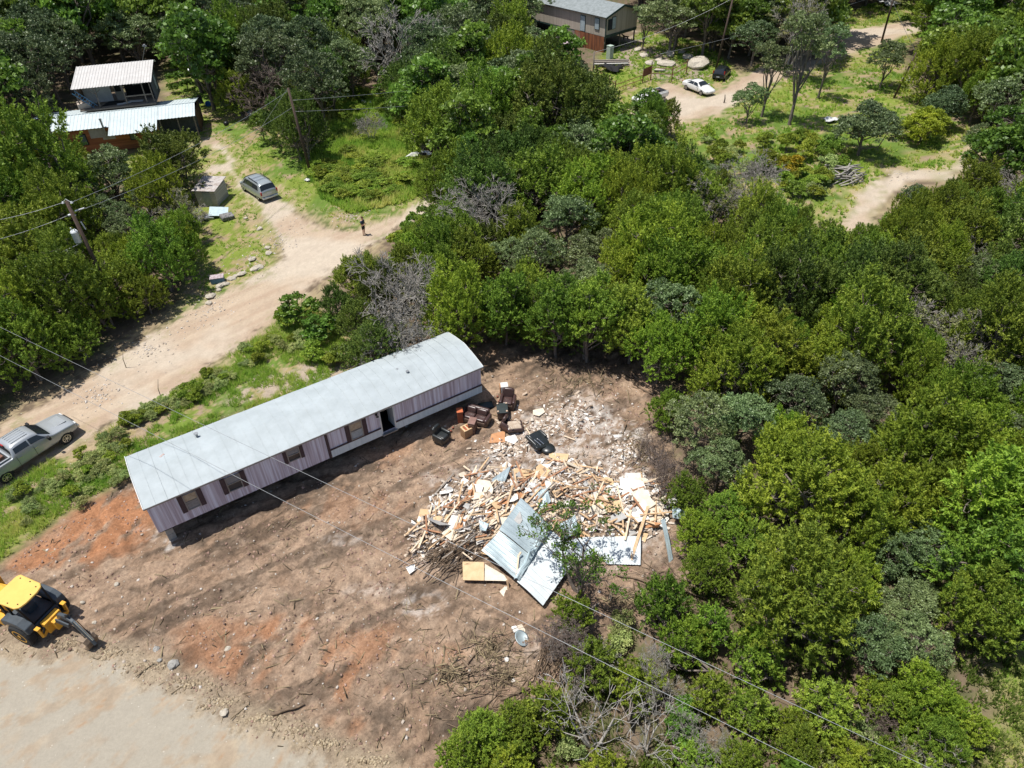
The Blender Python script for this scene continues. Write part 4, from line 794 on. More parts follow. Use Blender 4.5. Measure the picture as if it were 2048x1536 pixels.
MB().box((lx1 + .09, 7.3, 5.0), (.04, .85, 1.5)).build('loft_side_window', mat('pale_window', (.42, .48, .5), (.2, .24, .2), 3, .4), hs)
MB().prism([(4.4, 3.83), (8.9, 3.83), (8.9, 6.85), (4.4, 6.15)], -.05, .05, Matrix.Translation((lx0, 0, 0)) @ Matrix(((0, 0, 1, 0), (1, 0, 0, 0), (0, 1, 0, 0), (0, 0, 0, 1)))).build('loft_left_wall', mat('tan_brown_board', (.26, .19, .15), (.2, .14, .11), 3, .8), hs)
for x in (3.2, 5.2, 8.1, 10.2, 11.0): MB().box((x, 3.6, 4.95), (.11, .11, 2.3)).build('loft_post', GREYW, hs)
MB().bar((8.1, 3.56, 4.75), (11.0, 3.56, 4.75), .05, .14).build('loft_rail', WHTW if False else GREYW, hs)
for a, b_ in (((5.2, 3.6, 5.3), (4.6, 3.6, 5.8)), ((5.2, 3.6, 5.3), (5.8, 3.6, 5.8))): MB().bar(a, b_, .08).build('brace', GREYW, hs)
for nm, lab, c, d, r_, m in (('blue_ladder', 'blue aluminium ladder leaning inside the open loft', None, None, None, None),):
    f = MB(); L_ = 2.6
    for s2 in (-.2, .2): f.bar((s2, 0, 0), (s2, 0, L_), .05, .07)
    for k in range(8): f.bar((-.2, 0, .25 + .3 * k), (.2, 0, .25 + .3 * k), .04)
    o = f.build(nm, mat('blue_paint', (.10, .28, .45), (.08, .2, .34), 3, .5)); o.matrix_world = hs.matrix_basis @ Matrix.Translation((4.7, 3.9, fz + .1)) @ Euler((0, -.72, .25)).to_matrix().to_4x4(); tag(o, lab, 'ladder')
def hput(o, x, y, z, rz=0.0, rx=0.0, ry=0.0): o.matrix_world = hs.matrix_basis @ Matrix.Translation((x, y, z)) @ Euler((rx, ry, rz)).to_matrix().to_4x4(); return o
tag(hput(MB().box((0, 0, .3), (1.3, .7, .6)).box((0, .3, .5), (1.3, .15, .5)).build('old_couch', mat('beige_cloth', (.50, .42, .35), (.4, .33, .27), 4, .9), bevel=.06), 3.5, 3.95, fz + .1, .3), 'worn beige couch at the left end of the open loft', 'couch')
tag(hput(MB().add([(-1.2, -.4, 0), (1.3, -.3, 0), (1.6, .3, 0), (-.6, .5, 0), (-.2, 0, .35), (.6, .05, .3)], [(0, 1, 5, 4), (1, 2, 5), (2, 3, 4, 5), (3, 0, 4)]).build('dark_tarp', BLACK), 6.3, 4.4, fz + .1, .1), 'crumpled dark tarp lying on the loft floor', 'tarp')
for i, (x, y, rz) in enumerate(((7.6, 4.2, .3), (8.9, 4.5, -.1))): tag(hput(MB().box((0, 0, .03), (1.5, .55, .05)).build('loose_board', WHTW), x, y, fz + .1 + .02 * i, rz), ('left' if i == 0 else 'right') + ' pale loose board on the loft floor beside the dark tarp', 'board')
# ---- stilt house at the top
bx = Vector((-.665, .747, 0)); bo = Vector((15.1, 114.5, 0)); by = Vector((.747, .665, 0))
bh = empty('stilt_house', bo, math.atan2(by.y, by.x), 'beige house on stilts with green trim, grey roof and rusty metal skirt', 'house')
# local x = gable wall direction (to the right), local y = along the long wall to the left/back
BEIGE = stripes('beige_siding', (.46, .41, .34), (.37, .33, .27), 3, 'x', .75); GRTR = mat('dark_green_trim', (.04, .075, .07), (.03, .055, .05), 3, .5); SHING = mat('grey_shingle_roof', (.25, .275, .28), (.17, .19, .19), 2.2, .85); RUST = stripes('rusty_metal_skirt', (.38, .15, .07), (.16, .07, .045), 2.2, 'y', .8, .0)
fl, ev, rg2, LL, WW = 2.2, 5.0, 6.05, 22.0, 7.2
f = MB().box((.06, LL / 2, (fl + ev) / 2), (.12, LL, ev - fl)); f.build('long_wall', stripes('beige_siding_long', (.46, .41, .34), (.37, .33, .27), 3, 'y', .75), bh)
MB().prism([(0.12, fl), (WW, fl), (WW, ev), (WW / 2, rg2 - .1), (.12, ev)], -.06, .06, Matrix.Translation((0, .06, 0)) @ Matrix(((1, 0, 0, 0), (0, 0, -1, 0), (0, 1, 0, 0), (0, 0, 0, 1)))).build('gable_wall', BEIGE, bh)
MB().box((WW / 2, LL / 2, fl - .12), (WW, LL, .2)).build('floor_frame', GRTR, bh)
for s2, nm in ((0, 'front_roof'), (1, 'back_roof')):
    x0, x1 = (-.35, WW / 2) if s2 == 0 else (WW + .35, WW / 2); z0 = ev - .12
    f = MB().add([(x0, -.35, z0), (x1, -.35, rg2), (x1, LL + .3, rg2), (x0, LL + .3, z0)], [(0, 1, 2, 3) if s2 == 0 else (3, 2, 1, 0)]); o = f.build(nm, SHING, bh); solid(o, .1)
f = MB()
f.bar((-.35, -.37, ev - .16), (WW / 2, -.37, rg2 - .05), .05, .28).bar((WW + .35, -.37, ev - .16), (WW / 2, -.37, rg2 - .05), .05, .28).box((0, -.02, (fl + ev) / 2), (.14, .14, ev - fl)).box((WW / 2, -.03, fl + .1), (WW, .05, .22)); f.build('green_trim', GRTR, bh)
def bwin(c, d, glassm, nm='window'):
    w_ = MB().box(c, d).build(nm, GRTR, bh); q = (c[0] - (.03 if d[0] < .1 else 0), c[1] - (.03 if d[1] < .1 else 0), c[2]); MB().box(q, tuple(v - .14 if v > .1 else v for v in d)).build('pane', glassm, w_)
PANE = mat('pale_curtained_glass', (.42, .50, .53), (.3, .36, .39), 3, .35)
bwin((.95, -.02, 3.75), (1.0, .08, 1.5), GLASS); bwin((1.75, -.03, 3.85), (.85, .08, 1.7), PANE); bwin((-.03, 1.7, 3.75), (.08, .95, 1.6), PANE); bwin((-.03, 17.0, 3.9), (.08, 1.0, 1.6), PANE)
bwin((-.03, 4.6, 3.35), (.08, 1.05, 2.2), PANE, 'door')
MB().box((-.07, 8.0, .95), (.05, 14.0 - 8, 2.1)).build('leaning_panel', mat('brown_grey_panel', (.25, .21, .18), (.18, .15, .13), 3, .8), bh).rotation_euler = (0, .0, 0)
m_ = MB(); corr(m_, (-.12, .1, fl), (-.12, 6.2, fl), (-.05, 6.2, -.1), (-.05, .1, -.1), 24, .04, nl=2); m_.build('rusty_skirt', RUST, bh)
for x in (.2, WW / 2, WW - .2):
    for y in (.2, 5, 10, 15, 20): MB().box((x, y, fl / 2), (.16, .16, fl)).build('stilt', GREYW, bh)
o = MB().box((0, 0, .95), (.75, .75, 1.9)).box((0, -.39, .95), (.66, .02, 1.75)).box((0, 0, 1.92), (.8, .8, .05)).build('tall_cabinet', mat('pale_green_cabinet', (.42, .50, .42), (.33, .4, .34), 3, .5), bevel=.02); o.location = G(1219, 119); o.rotation_euler = (0, 0, .7); tag(o, 'tall pale green cabinet standing at the corner under the stilt house', 'cabinet')
# ---- small shed at the left yard
sh_ = empty('small_shed', G(437, 413), -.12, 'small weathered white shed half hidden by the left woods beside the parked minivan', 'shed')
SHW = stripes('weathered_white_boards', (.50, .48, .44), (.33, .31, .28), 6, 'z', .8)
MB().box((-1.0, 1.25, .8), (2.0, 2.5, 1.6)).build('wall', SHW, sh_)
m_ = MB(); m_.add([(-2.2, -.2, 1.63), (.15, -.2, 1.63), (.15, 2.7, 1.9), (-2.2, 2.7, 1.9)], [(0, 1, 2, 3)]); solid(m_.build('roof', mat('old_tin_roof', (.47, .44, .42), (.3, .25, .22), 2.5, .6), sh_), .06)
MB().box((-.9, -.03, .75), (.75, .05, 1.4)).build('door', mat('grey_shed_door', (.36, .38, .38), (.27, .29, .29), 4, .7), sh_)
# ------------------------------------------------------------------ poles and wires
PW = mat('pole_wood', (.105, .072, .055), (.06, .042, .033), 8, .9); WIRE = mat('wire_metal', (.36, .37, .38), (.28, .29, .30), 3, .45, .4); INS = mat('grey_porcelain', (.62, .63, .64), None, 3, .25)
DKW = mat('black_cable', (.045, .045, .05), None, 3, .6)
def pole(base, top, r, label, m=None):
    base = Vector(base); top = Vector(top); o = empty('utility_pole', base, 0, label, 'utility pole')
    MB().tube([(0, 0, -.3), tuple(top - base)], [r, r * .72], 12).build('pole_shaft', m or PW, o, smooth=True); return o, top
LT = G(133, 402, 9.6); LB = Vector((LT.x + .3, LT.y - .2, 0)); p1, _ = pole(LB, LT, .17, 'wooden utility pole with a white transformer can standing in the left woods')
def seat(x, y, z): return Vector((x, y, z)) - LB
ax = (LT - LB).normalized()
tc = G(163, 490, 7.0) - LB; tc = ax * 7.0 + Vector((-.42, -.12, 0))
t_ = MB().lathe([(.05, -.48), (.24, -.46), (.25, .30), (.27, .34), (.20, .44), (.05, .46)], 18, Matrix.Translation(tc)); t_.build('transformer_can', mat('white_enamel', (.70, .72, .73), (.62, .64, .65), 3, .35), p1, smooth=True, bevel=.01)
MB().tube([tc + Vector((-.1, 0, .42)), tc + Vector((-.12, 0, .66))], [.035, .05], 8).tube([tc + Vector((.12, -.05, .42)), tc + Vector((.16, -.05, .62))], .035, 8).build('bushing', INS, p1)
MB().bar(tc + Vector((.2, 0, .2)), ax * 7.2, .06).bar(tc + Vector((.2, 0, -.3)), ax * 6.7, .06).build('bracket', GREYM, p1)
MB().tube([ax * 8.55 + Vector((-.25, .05, 0)), ax * 8.55 + Vector((.2, -.02, 0))], .035, 8).lathe([(.03, -.06), (.11, -.05), (.11, .03), (.03, .07)], 10, Matrix.Translation(ax * 8.55 + Vector((-.28, .05, 0)))).build('side_insulator', INS, p1)
MB().tube([ax * 9.5 + Vector((-.28, .02, .02)), ax * 9.75, ax * 9.5 + Vector((.28, -.02, .02))], .02, 6).lathe([(.03, -.08), (.10, -.04), (.03, .08)], 10, Matrix.Translation(ax * 9.5 + Vector((.3, 0, 0)))).lathe([(.03, -.08), (.10, -.04), (.03, .08)], 10, Matrix.Translation(ax * 9.5 + Vector((-.3, 0, 0)))).build('top_insulator', INS, p1)
MB().tube([ax * 8.85 + Vector((.25, 0, 0)), ax * 8.95 + Vector((.85, .25, 0))], .05, 8).tube([ax * 7.9 + Vector((.25, .1, .1)), ax * 7.5 + Vector((.35, .1, -.1))], .05, 8).build('arrester', INS, p1)
MT = G(576, 176, 8.6); MBs = G(622, 348); p2, _ = pole(MBs, MT, .16, 'leaning dark wooden pole at the left corner of the weedy field')
P3b = G(1186, 152); p3, P3t = pole(P3b, G(1189, 103, 3.0) if False else P3b + Vector((.0, .1, 3.1)), .12, 'short weathered grey post at the corner of the pipe fence', GREYW)
P4b = G(1431, 140); P4t = Vector((P4b.x + .9, P4b.y + .3, 9.2)); p4, _ = pole(P4b, P4t, .15, 'tall slanting wooden pole behind the black hatchback')
P5b = G(1763, 84); P5t = Vector((P5b.x - .1, P5b.y + .2, 9)); p5, _ = pole(P5b, P5t, .16, 'wooden pole beside the far dirt road at the top edge')
P6b = G(1787, 196); P6t = Vector((P6b.x + 1.0, P6b.y, 5.4)); p6, _ = pole(P6b, P6t, .13, 'dark leaning pole on the grass beside the round bush at the upper right')
def cable(a, b_, sag, label, m=WIRE, r=.014, n=26, group='overhead wires'):
    a = Vector(a); b_ = Vector(b_); pts = [a.lerp(b_, i / n) - Vector((0, 0, 4 * sag * (i / n) * (1 - i / n))) for i in range(n + 1)]
    o = MB().tube(pts, r, 5).build('overhead_wire', m, smooth=True); return tag(o, label, 'wire', group)
a9 = ax * 9.5
W1 = (G(-60, 625, 8.2), G(2000, 1602, 8.2)); W2 = (G(-60, 680, 8.2), G(1760, 1602, 8.2))
cable(*W1, .15, 'upper of the two thin pale wires crossing above the mobile home', r=.009, n=60); cable(*W2, .15, 'lower of the two thin pale wires crossing above the mobile home', r=.009, n=60)
cable(LB + a9 + Vector((-.3, 0, 0)), G(-80, 452, 9.3), .2, 'wire running left from the top of the transformer pole')
cable(LB + a9 + Vector((.3, 0, 0)), MT + Vector((-.1, 0, -.3)), .5, 'wire from the transformer pole top to the leaning field pole', n=40)
cable(LB + ax * 8.9 + Vector((.85, .25, 0)), MT + Vector((0, 0, -1.9)), .55, 'second wire from the transformer pole to the leaning field pole', n=40)
cable(LB + ax * 8.55 + Vector((-.3, .05, 0)), G(-80, 497, 8.3), .2, 'wire running left from the side insulator of the transformer pole')
cable(LB + ax * 6.5 + Vector((-.1, 0, 0)), G(-80, 573, 6.4), .25, 'lowest wire running left below the transformer can', r=.02)
cable(MT + Vector((0, 0, -1.2)), G(1190, 128, 4.2), .5, 'upper wire over the weedy field towards the pipe fence', r=.016, n=40); cable(MT + Vector((0, 0, -2.3)), G(1180, 172, 3.6), .5, 'lower wire over the weedy field towards the pipe fence', r=.016, n=40)
cable(MT, G(492, 300, .2), 0.0, 'pale guy wire slanting down from the leaning field pole', r=.02)
cable(P3t, P4t + Vector((0, 0, -.2)), .7, 'wire from the grey fence post to the slanting pole', r=.02, n=40); cable(G(1320, 108, 3.4), G(1760, -10, 7), .4, 'wire rising to the right above the boulders', r=.02); cable(P6t, G(1777, -20, 12), .2, 'pale cable hanging down to the dark leaning pole', r=.02)
tag(MB().tube([G(283, 135, 5.5), G(289, 95, 8.2)], .03, 6).box(G(289, 92, 8.3), (.5, .08, .12)).box(G(289, 92, 8.3) + Vector((0, 0, .14)), (.2, .3, .05)).build('antenna_mast', GREYM), 'thin metal antenna mast rising behind the white loft roof', 'antenna')
# ------------------------------------------------------------------ pipe fence at the driveway
PIPE = mat('rusty_pipe', (.26, .115, .07), (.15, .065, .045), 7, .8)
def rail_fence(pts, hs_, label, rails=(1.05, .5), m=PIPE):
    o = empty('pipe_fence', pts[0], 0, label, 'fence', 'pipe fence panels'); P0 = Vector(pts[0])
    for p in pts: q = Vector(p) - P0; MB().tube([tuple(q + Vector((0, 0, -.2))), tuple(q + Vector((0, 0, hs_)))], .07, 8).build('post', m, o)
    for z in rails:
        for a, b_ in zip(pts[:-1], pts[1:]): MB().tube([tuple(Vector(a) - P0 + Vector((0, 0, z))), tuple(Vector(b_) - P0 + Vector((0, 0, z)))], .045, 8).build('rail', m, o)
    return o
rail_fence([G(1186, 150), G(1230, 186)], 1.3, 'rusty pipe fence running from the grey post down to the driveway corner', (1.15,))
rail_fence([G(1230, 186), G(1285, 166)], 1.6, 'rusty pipe fence panel left of the rusty gate plate')
rail_fence([G(1301, 160), G(1343, 163), G(1372, 148)], 1.9, 'rusty pipe fence panel right of the gate with tall posts', (1.6, .9))
o = empty('rusty_gate', G(1285, 165), 0, 'rusty brown gate plate between the two pipe fence panels', 'gate')
gdir = G(1301, 158) - G(1285, 165); m_ = MB(); corr(m_, (0, 0, 1.75), tuple(gdir + Vector((0, 0, 1.75))), tuple(gdir + Vector((0, 0, .7))), (0, 0, .7), 7, .04, nl=1); m_.build('plate', PIPE, o)
for q in (Vector((0, 0, 0)), gdir): MB().tube([tuple(q), tuple(q + Vector((0, 0, 2.3)))], .06, 8).build('post', GREYW, o)
o = empty('green_gate', G(1303, 163), 0, 'thin green pipe gate beside the white sedan', 'gate'); gd = G(1341, 165) - G(1303, 163)
for z in (.35, 1.0, 1.5): MB().tube([(0, 0, z), tuple(gd + Vector((0, 0, z)))], .025, 6).build('bar', mat('green_pipe', (.07, .13, .09), None, 3, .6) if z == .35 else bpy.data.materials['green_pipe'], o)
MB().tube([tuple(gd * .45 + Vector((0, 0, .35))), tuple(gd * .45 + Vector((0, 0, 1.5)))], .025, 6).build('bar', bpy.data.materials['green_pipe'], o)
# ------------------------------------------------------------------ vehicles: a skinned hull from cross-sections, panes lifted a little off it
TYRE = mat('tyre_rubber', (.022, .022, .023), (.03, .03, .03), 8, .9); CHROME = mat('bright_metal', (.60, .60, .60), None, 3, .25, .9); PLAST = mat('black_plastic', (.02, .02, .022), None, 3, .6)
CARG = mat('tinted_glass', (.018, .022, .026), None, 3, .06, spec=.7); REDL = mat('red_lamp', (.42, .02, .02), None, 3, .25); LAMPC = mat('clear_lamp', (.62, .63, .63), None, 3, .15); PLATE = mat('number_plate', (.55, .56, .56), None, 3, .6)
def hull(stations):
    """station: x, half width, bottom z, belt z, roof z, roof half width"""
    def prof(s):
        x, w, zb, zl, zr, wr = s; return [Vector((x, y, z)) for y, z in ((w * .86, zb), (w * .99, zb + .12), (w, (zb + zl) * .5 + .05), (w * .975, zl), (wr, zr - .07), (wr * .8, zr - .01), (wr * .4, zr + .015), (0, zr + .02))]
    P = [prof(s) for s in stations]; n = len(P[0]); vs = []; fs = []
    for p in P:
        vs += [v.copy() for v in p] + [Vector((v.x, -v.y, v.z)) for v in p[:-1]][::-1]
    m_ = 2 * n - 1
    for i in range(len(P) - 1):
        for k in range(m_ - 1): fs.append((i * m_ + k, i * m_ + k + 1, (i + 1) * m_ + k + 1, (i + 1) * m_ + k))
        fs.append((i * m_ + m_ - 1, i * m_, (i + 1) * m_, (i + 1) * m_ + m_ - 1))
    fs.append(tuple(range(m_))[::-1]); fs.append(tuple((len(P) - 1) * m_ + k for k in range(m_)))
    def at_(x, t, side=1):
        for i in range(len(P) - 1):
            if P[i][0].x <= x <= P[i + 1][0].x: break
        f_ = (x - P[i][0].x) / (P[i + 1][0].x - P[i][0].x); k = min(int(t), n - 2); g_ = t - k
        a = P[i][k].lerp(P[i][k + 1], g_); b_ = P[i + 1][k].lerp(P[i + 1][k + 1], g_); v = a.lerp(b_, f_); return Vector((v.x, v.y * side, v.z))
    return vs, fs, at_
def patch(at_, corners, off, side=1, nx=5, ny=3):
    """curved pane between (x, t) corners c0 c1 c2 c3"""
    c = corners; g_ = [[at_(*[(c[0][q] * (1 - i / nx) + c[1][q] * i / nx) * (1 - j / ny) + (c[3][q] * (1 - i / nx) + c[2][q] * i / nx) * j / ny for q in (0, 1)], side) for i in range(nx + 1)] for j in range(ny + 1)]
    m_ = MB(); vs = [p for r_ in g_ for p in r_]; o_ = []
    for j in range(ny + 1):
        for i in range(nx + 1):
            a = g_[j][min(i + 1, nx)] - g_[j][max(i - 1, 0)]; b_ = g_[min(j + 1, ny)][i] - g_[max(j - 1, 0)][i]; q = a.cross(b_)
            if q.length < 1e-7: q = Vector((0, side, .3))
            q.normalize(); p = g_[j][i]
            if q.dot(Vector((0, p.y, .6)) + Vector((p.x * .1, 0, 0))) < 0 and abs(q.z) + abs(q.y) > .2: q = -q
            if q.z < -.2: q = -q
            o_.append(p + q * off)
    fs = [(j * (nx + 1) + i, j * (nx + 1) + i + 1, (j + 1) * (nx + 1) + i + 1, (j + 1) * (nx + 1) + i) for j in range(ny) for i in range(nx)]
    return m_.add(o_, fs)
def cross_pane(at_, x0, x1, t0, off=(0, 0, .015), nx=4, ny=8, tm=6.98):
    """windscreen / rear window across the car between x0 (low) and x1 (high)"""
    vs = []; fs = []
    for j in range(nx + 1):
        x = x0 + (x1 - x0) * j / nx; row = [at_(x, t0 + (tm - t0) * i / (ny // 2), 1) for i in range(ny // 2 + 1)]; row = row + [Vector((p.x, -p.y, p.z)) for p in row[:-1]][::-1]
        vs += [p + Vector(off) for p in row]
    w_ = ny + 1
    for j in range(nx):
        for i in range(w_ - 1): fs.append((j * w_ + i, j * w_ + i + 1, (j + 1) * w_ + i + 1, (j + 1) * w_ + i))
    return MB().add(vs, fs)
def wheel(parent, x, y, r, wd=.22, rim=CHROME, spokes=7):
    s = 1 if y > 0 else -1; T = Matrix.Translation((x, y, r)) @ Euler((R(-90) * s, 0, 0)).to_matrix().to_4x4()
    w_ = empty('wheel', (x, y, r)); w_.parent = parent; T0 = Euler((R(-90) * s, 0, 0)).to_matrix().to_4x4()
    MB().lathe([(r * .60, -wd / 2), (r * .92, -wd / 2), (r, -wd / 3), (r, wd / 3), (r * .92, wd / 2), (r * .60, wd / 2)], 24, T0).build('tyre', TYRE, w_, smooth=False)
    m_ = MB().lathe([(r * .62, wd * .30), (r * .62, wd * .5 + .004), (r * .53, wd * .5 + .004), (r * .50, wd * .34)], 24, T0).lathe([(r * .16, wd * .3), (r * .16, wd * .52), (.01, wd * .52)], 12, T0)
    for k in range(spokes): a = 2 * math.pi * k / spokes; m_.bar(T0 @ Vector((r * .12 * math.cos(a), r * .12 * math.sin(a), wd * .49)), T0 @ Vector((r * .55 * math.cos(a), r * .55 * math.sin(a), wd * .46)), .055, .03)
    m_.build('rim', rim, w_)
def car(name, loc, rz, paint, st, wx, wr, track, side, wind, label, cat, rim=CHROME, mirror_x=None, sub=2, extras=None, group=None):
    o = empty(name, loc, rz, label, cat, group); vs, fs, at_ = hull(st); b_ = MB().add(vs, fs).build('body', paint, o, smooth=True, sub=sub)
    for s in (1, -1):
        for x in wx:
            wheel(o, x, s * (track - .02), wr, rim=rim)
            pr = [(math.cos(a) * (wr + .07), math.sin(a) * (wr + .07)) for a in [math.pi * i / 12 for i in range(13)]]
            MB().prism([(p[0], p[1]) for p in pr], 0, .10, Matrix.Translation((x, s * (track + .075) , wr * .95)) @ Euler((R(90) * 1, 0, 0)).to_matrix().to_4x4() @ Matrix.Translation((0, 0, 0 if s > 0 else -.10))).build('wheel_arch', PLAST, o)
        for (c0, c1, c2, c3) in side: patch(at_, (c0, c1, c2, c3), .022, s).build('side_window', CARG, o, smooth=True)
        if mirror_x: MB().box((mirror_x, s * (st[len(st) // 2][1] + .13), st[len(st) // 2][3] + .05), (.12, .22, .15)).build('mirror', paint, o, bevel=.03)
    for nm, x0, x1, t0 in wind: cross_pane(at_, x0, x1, t0, (0.0, 0, .02)).build(nm, CARG, o, smooth=True)
    return o, at_
def paint(nm, c, metal=.4, rough=.3): return mat(nm, c, tuple(x * .93 for x in c), 1.5, rough, metal, coat=.6)
# silver pickup on the dirt road (its tail is cut by the photo's left edge)
h1, h2 = G(11, 952, .42), G(131, 874, .42); hd = (h2 - h1).normalized(); rz = math.atan2(hd.y, hd.x); nrm = Vector((hd.y, -hd.x, 0)); mid = (h1 + h2) / 2 - nrm * .88; mid.z = gz(mid.x, mid.y)
SIL = paint('silver_grey_paint', (.42, .44, .45), .35, .3)
S_ = [(-3.0, .90, .62, 1.22, 1.24, .84), (-2.93, .98, .50, 1.28, 1.30, .90), (-2.2, 1.0, .48, 1.30, 1.32, .92), (-1.16, 1.0, .42, 1.30, 1.32, .92), (-1.10, 1.0, .42, 1.30, 1.33, .92), (-1.02, 1.0, .42, 1.30, 1.84, .74), (-.6, 1.0, .42, 1.30, 1.90, .73), (.25, 1.0, .42, 1.28, 1.90, .73), (.62, 1.0, .42, 1.27, 1.84, .73), (1.32, 1.0, .42, 1.24, 1.26, .88), (1.42, 1.0, .42, 1.20, 1.23, .86), (2.3, .99, .44, 1.14, 1.17, .84), (2.72, .95, .46, 1.06, 1.09, .78), (2.86, .86, .52, .96, .98, .66)]
pk, at_ = car('pickup_truck', mid, rz, SIL, S_, (-1.9, 1.9), .42, .90, [((-.88, 3.25), (-.02, 3.25), (-.02, 3.86), (-.84, 3.86)), ((.06, 3.25), (1.05, 3.2), (.62, 3.84), (.06, 3.86))], [('windscreen', 1.28, .68, 4.15), ('rear_window', -1.095, -1.03, 4.3)], 'silver crew-cab pickup truck on the dirt road, its open bed cut by the left edge', 'pickup truck', mirror_x=None)
f = MB().box((-2.05, 0, 1.335), (1.66, 1.52, .02)); f.build('bed_opening', PLAST, pk)
m_ = MB()
for y in (-.8, .8): m_.box((-2.05, y, 1.37), (1.8, .09, .06))
m_.box((-2.95, 0, 1.37), (.07, 1.6, .06)); m_.build('bed_rail', SIL, pk, bevel=.02)
MB().box((-1.8, .2, 1.40), (.9, .6, .12)).box((-1.5, -.4, 1.42), (.3, .3, .2)).build('bed_load', mat('brown_orange_junk', (.35, .15, .08), (.1, .07, .06), 5, .8), pk, bevel=.03)
for s in (1, -1):
    MB().box((1.02, s * 1.14, 1.28), (.16, .26, .26)).build('mirror', PLAST, pk, bevel=.04); MB().box((2.78, s * .72, .90), (.14, .34, .18)).build('headlight', LAMPC, pk, bevel=.03)
    for x in (-.75, .2): MB().box((x, s * 1.008, 1.10), (.2, .03, .04)).build('door_handle', CHROME, pk)
    for x in (.1, -.94): MB().box((x, s * 1.004, .86), (.015, .012, .78)).build('door_gap', PLAST, pk)
MB().box((2.88, 0, .62), (.16, 1.7, .22)).build('bumper', CHROME, pk, bevel=.05); MB().box((2.86, 0, .86), (.08, 1.05, .24)).build('grille', PLAST, pk, bevel=.02)
MB().box((-1.02, 0, 1.86), (.06, .4, .05)).build('brake_light', REDL, pk); MB().prism([(1.5, -.42), (2.5, -.5), (2.5, .5), (1.5, .42)], 1.18, 1.215).build('hood_scoop', SIL, pk, bevel=.02)
for y in (-.45, -.22, 0, .22, .45): MB().box((-.2, y, 1.92), (1.0, .06, .02)).build('roof_rib', SIL, pk, bevel=.01)
# silver minivan in the yard entrance, tail towards us
a, b_ = G(497, 349, .6), G(549, 397, .3); a = G(478, 352, .5); mvc = G(517, 377, .55); hd = (G(486, 350, 1.0) - G(540, 384, 1.0)).normalized(); rz = math.atan2(hd.y, hd.x)
MVP = paint('pale_silver_blue_paint', (.40, .44, .45), .45, .3)
S_ = [(-2.42, .84, .42, .98, 1.02, .74), (-2.36, .92, .34, 1.02, 1.10, .78), (-2.1, .97, .30, 1.04, 1.66, .72), (-1.7, .98, .28, 1.04, 1.74, .73), (-.6, .98, .26, 1.03, 1.77, .73), (.5, .98, .26, 1.02, 1.76, .72), (1.0, .98, .26, 1.0, 1.66, .70), (1.72, .97, .28, .96, 1.06, .80), (2.2, .93, .30, .84, .88, .76), (2.5, .80, .36, .70, .72, .60)]
mv, at_ = car('minivan', Vector((mvc.x, mvc.y, gz(mvc.x, mvc.y))), rz, MVP, S_, (-1.55, 1.52), .34, .87, [((-1.9, 3.2), (-.55, 3.2), (-.55, 3.86), (-1.75, 3.86)), ((-.48, 3.2), (.35, 3.2), (.35, 3.86), (-.48, 3.86)), ((.42, 3.2), (1.25, 3.15), (.85, 3.84), (.42, 3.86))], [('windscreen', 1.68, 1.06, 4.1), ('rear_window', -2.33, -2.12, 4.05)], 'silver minivan with roof rails parked on the bare track beside the small shed', 'minivan', mirror_x=1.2)
for s in (1, -1):
    MB().bar((-1.7, s * .66, 1.80), (.3, s * .66, 1.83), .05, .05).build('roof_rail', PLAST, mv); MB().box((-2.36, s * .84, .92), (.12, .14, .34)).build('tail_light', REDL, mv, bevel=.03); MB().box((2.3, s * .62, .70), (.2, .3, .14)).build('headlight', LAMPC, mv, bevel=.03)
for x in (-1.1, -.4): MB().bar((x, -.66, 1.84), (x, .66, 1.84), .05, .03).build('roof_bar', CHROME, mv)
MB().box((-2.46, 0, .42), (.14, 1.7, .2)).build('bumper', MVP, mv, bevel=.05); MB().box((-2.44, 0, .80), (.02, .5, .14)).build('number_plate', PLATE, mv)
# white sedan
c = G(1397, 178, .3); hd = (G(1424, 191, .3) - G(1371, 170, .3)).normalized(); rz = math.atan2(hd.y, hd.x)
SED = [(-2.42, .78, .42, .82, .90, .66), (-2.3, .87, .32, .90, .98, .72), (-1.75, .90, .26, .93, 1.02, .76), (-1.55, .91, .26, .93, 1.05, .78), (-.85, .91, .24, .92, 1.40, .60), (-.2, .91, .24, .91, 1.45, .60), (.35, .91, .24, .90, 1.42, .60), (1.18, .91, .24, .88, .96, .76), (1.7, .89, .26, .80, .86, .74), (2.25, .82, .28, .66, .70, .64), (2.42, .68, .34, .58, .60, .5)]
def small_extras(o, st, col, hx, tx):
    for s in (1, -1): MB().box((hx, s * .6, .62), (.2, .32, .12)).build('headlight', LAMPC, o, bevel=.03); MB().box((tx, s * .68, .84), (.12, .26, .16)).build('tail_light', REDL, o, bevel=.03)
    MB().box((hx + .12, 0, .52), (.08, .7, .14)).build('grille', PLAST, o, bevel=.02)
WHP = paint('white_paint', (.66, .66, .64), 0, .3)
sedn, _ = car('white_sedan', Vector((c.x, c.y, gz(c.x, c.y))), rz, WHP, SED, (-1.4, 1.4), .33, .82, [((-1.35, 3.25), (-.25, 3.2), (-.25, 3.86), (-.85, 3.84)), ((-.18, 3.2), (.85, 3.15), (.38, 3.84), (-.18, 3.86))], [('windscreen', 1.12, .42, 4.1), ('rear_window', -1.48, -.9, 4.1)], 'white four-door sedan parked on the pale driveway by the pipe fence', 'car', mirror_x=.7)
small_extras(sedn, SED, WHP, 2.22, -2.34)
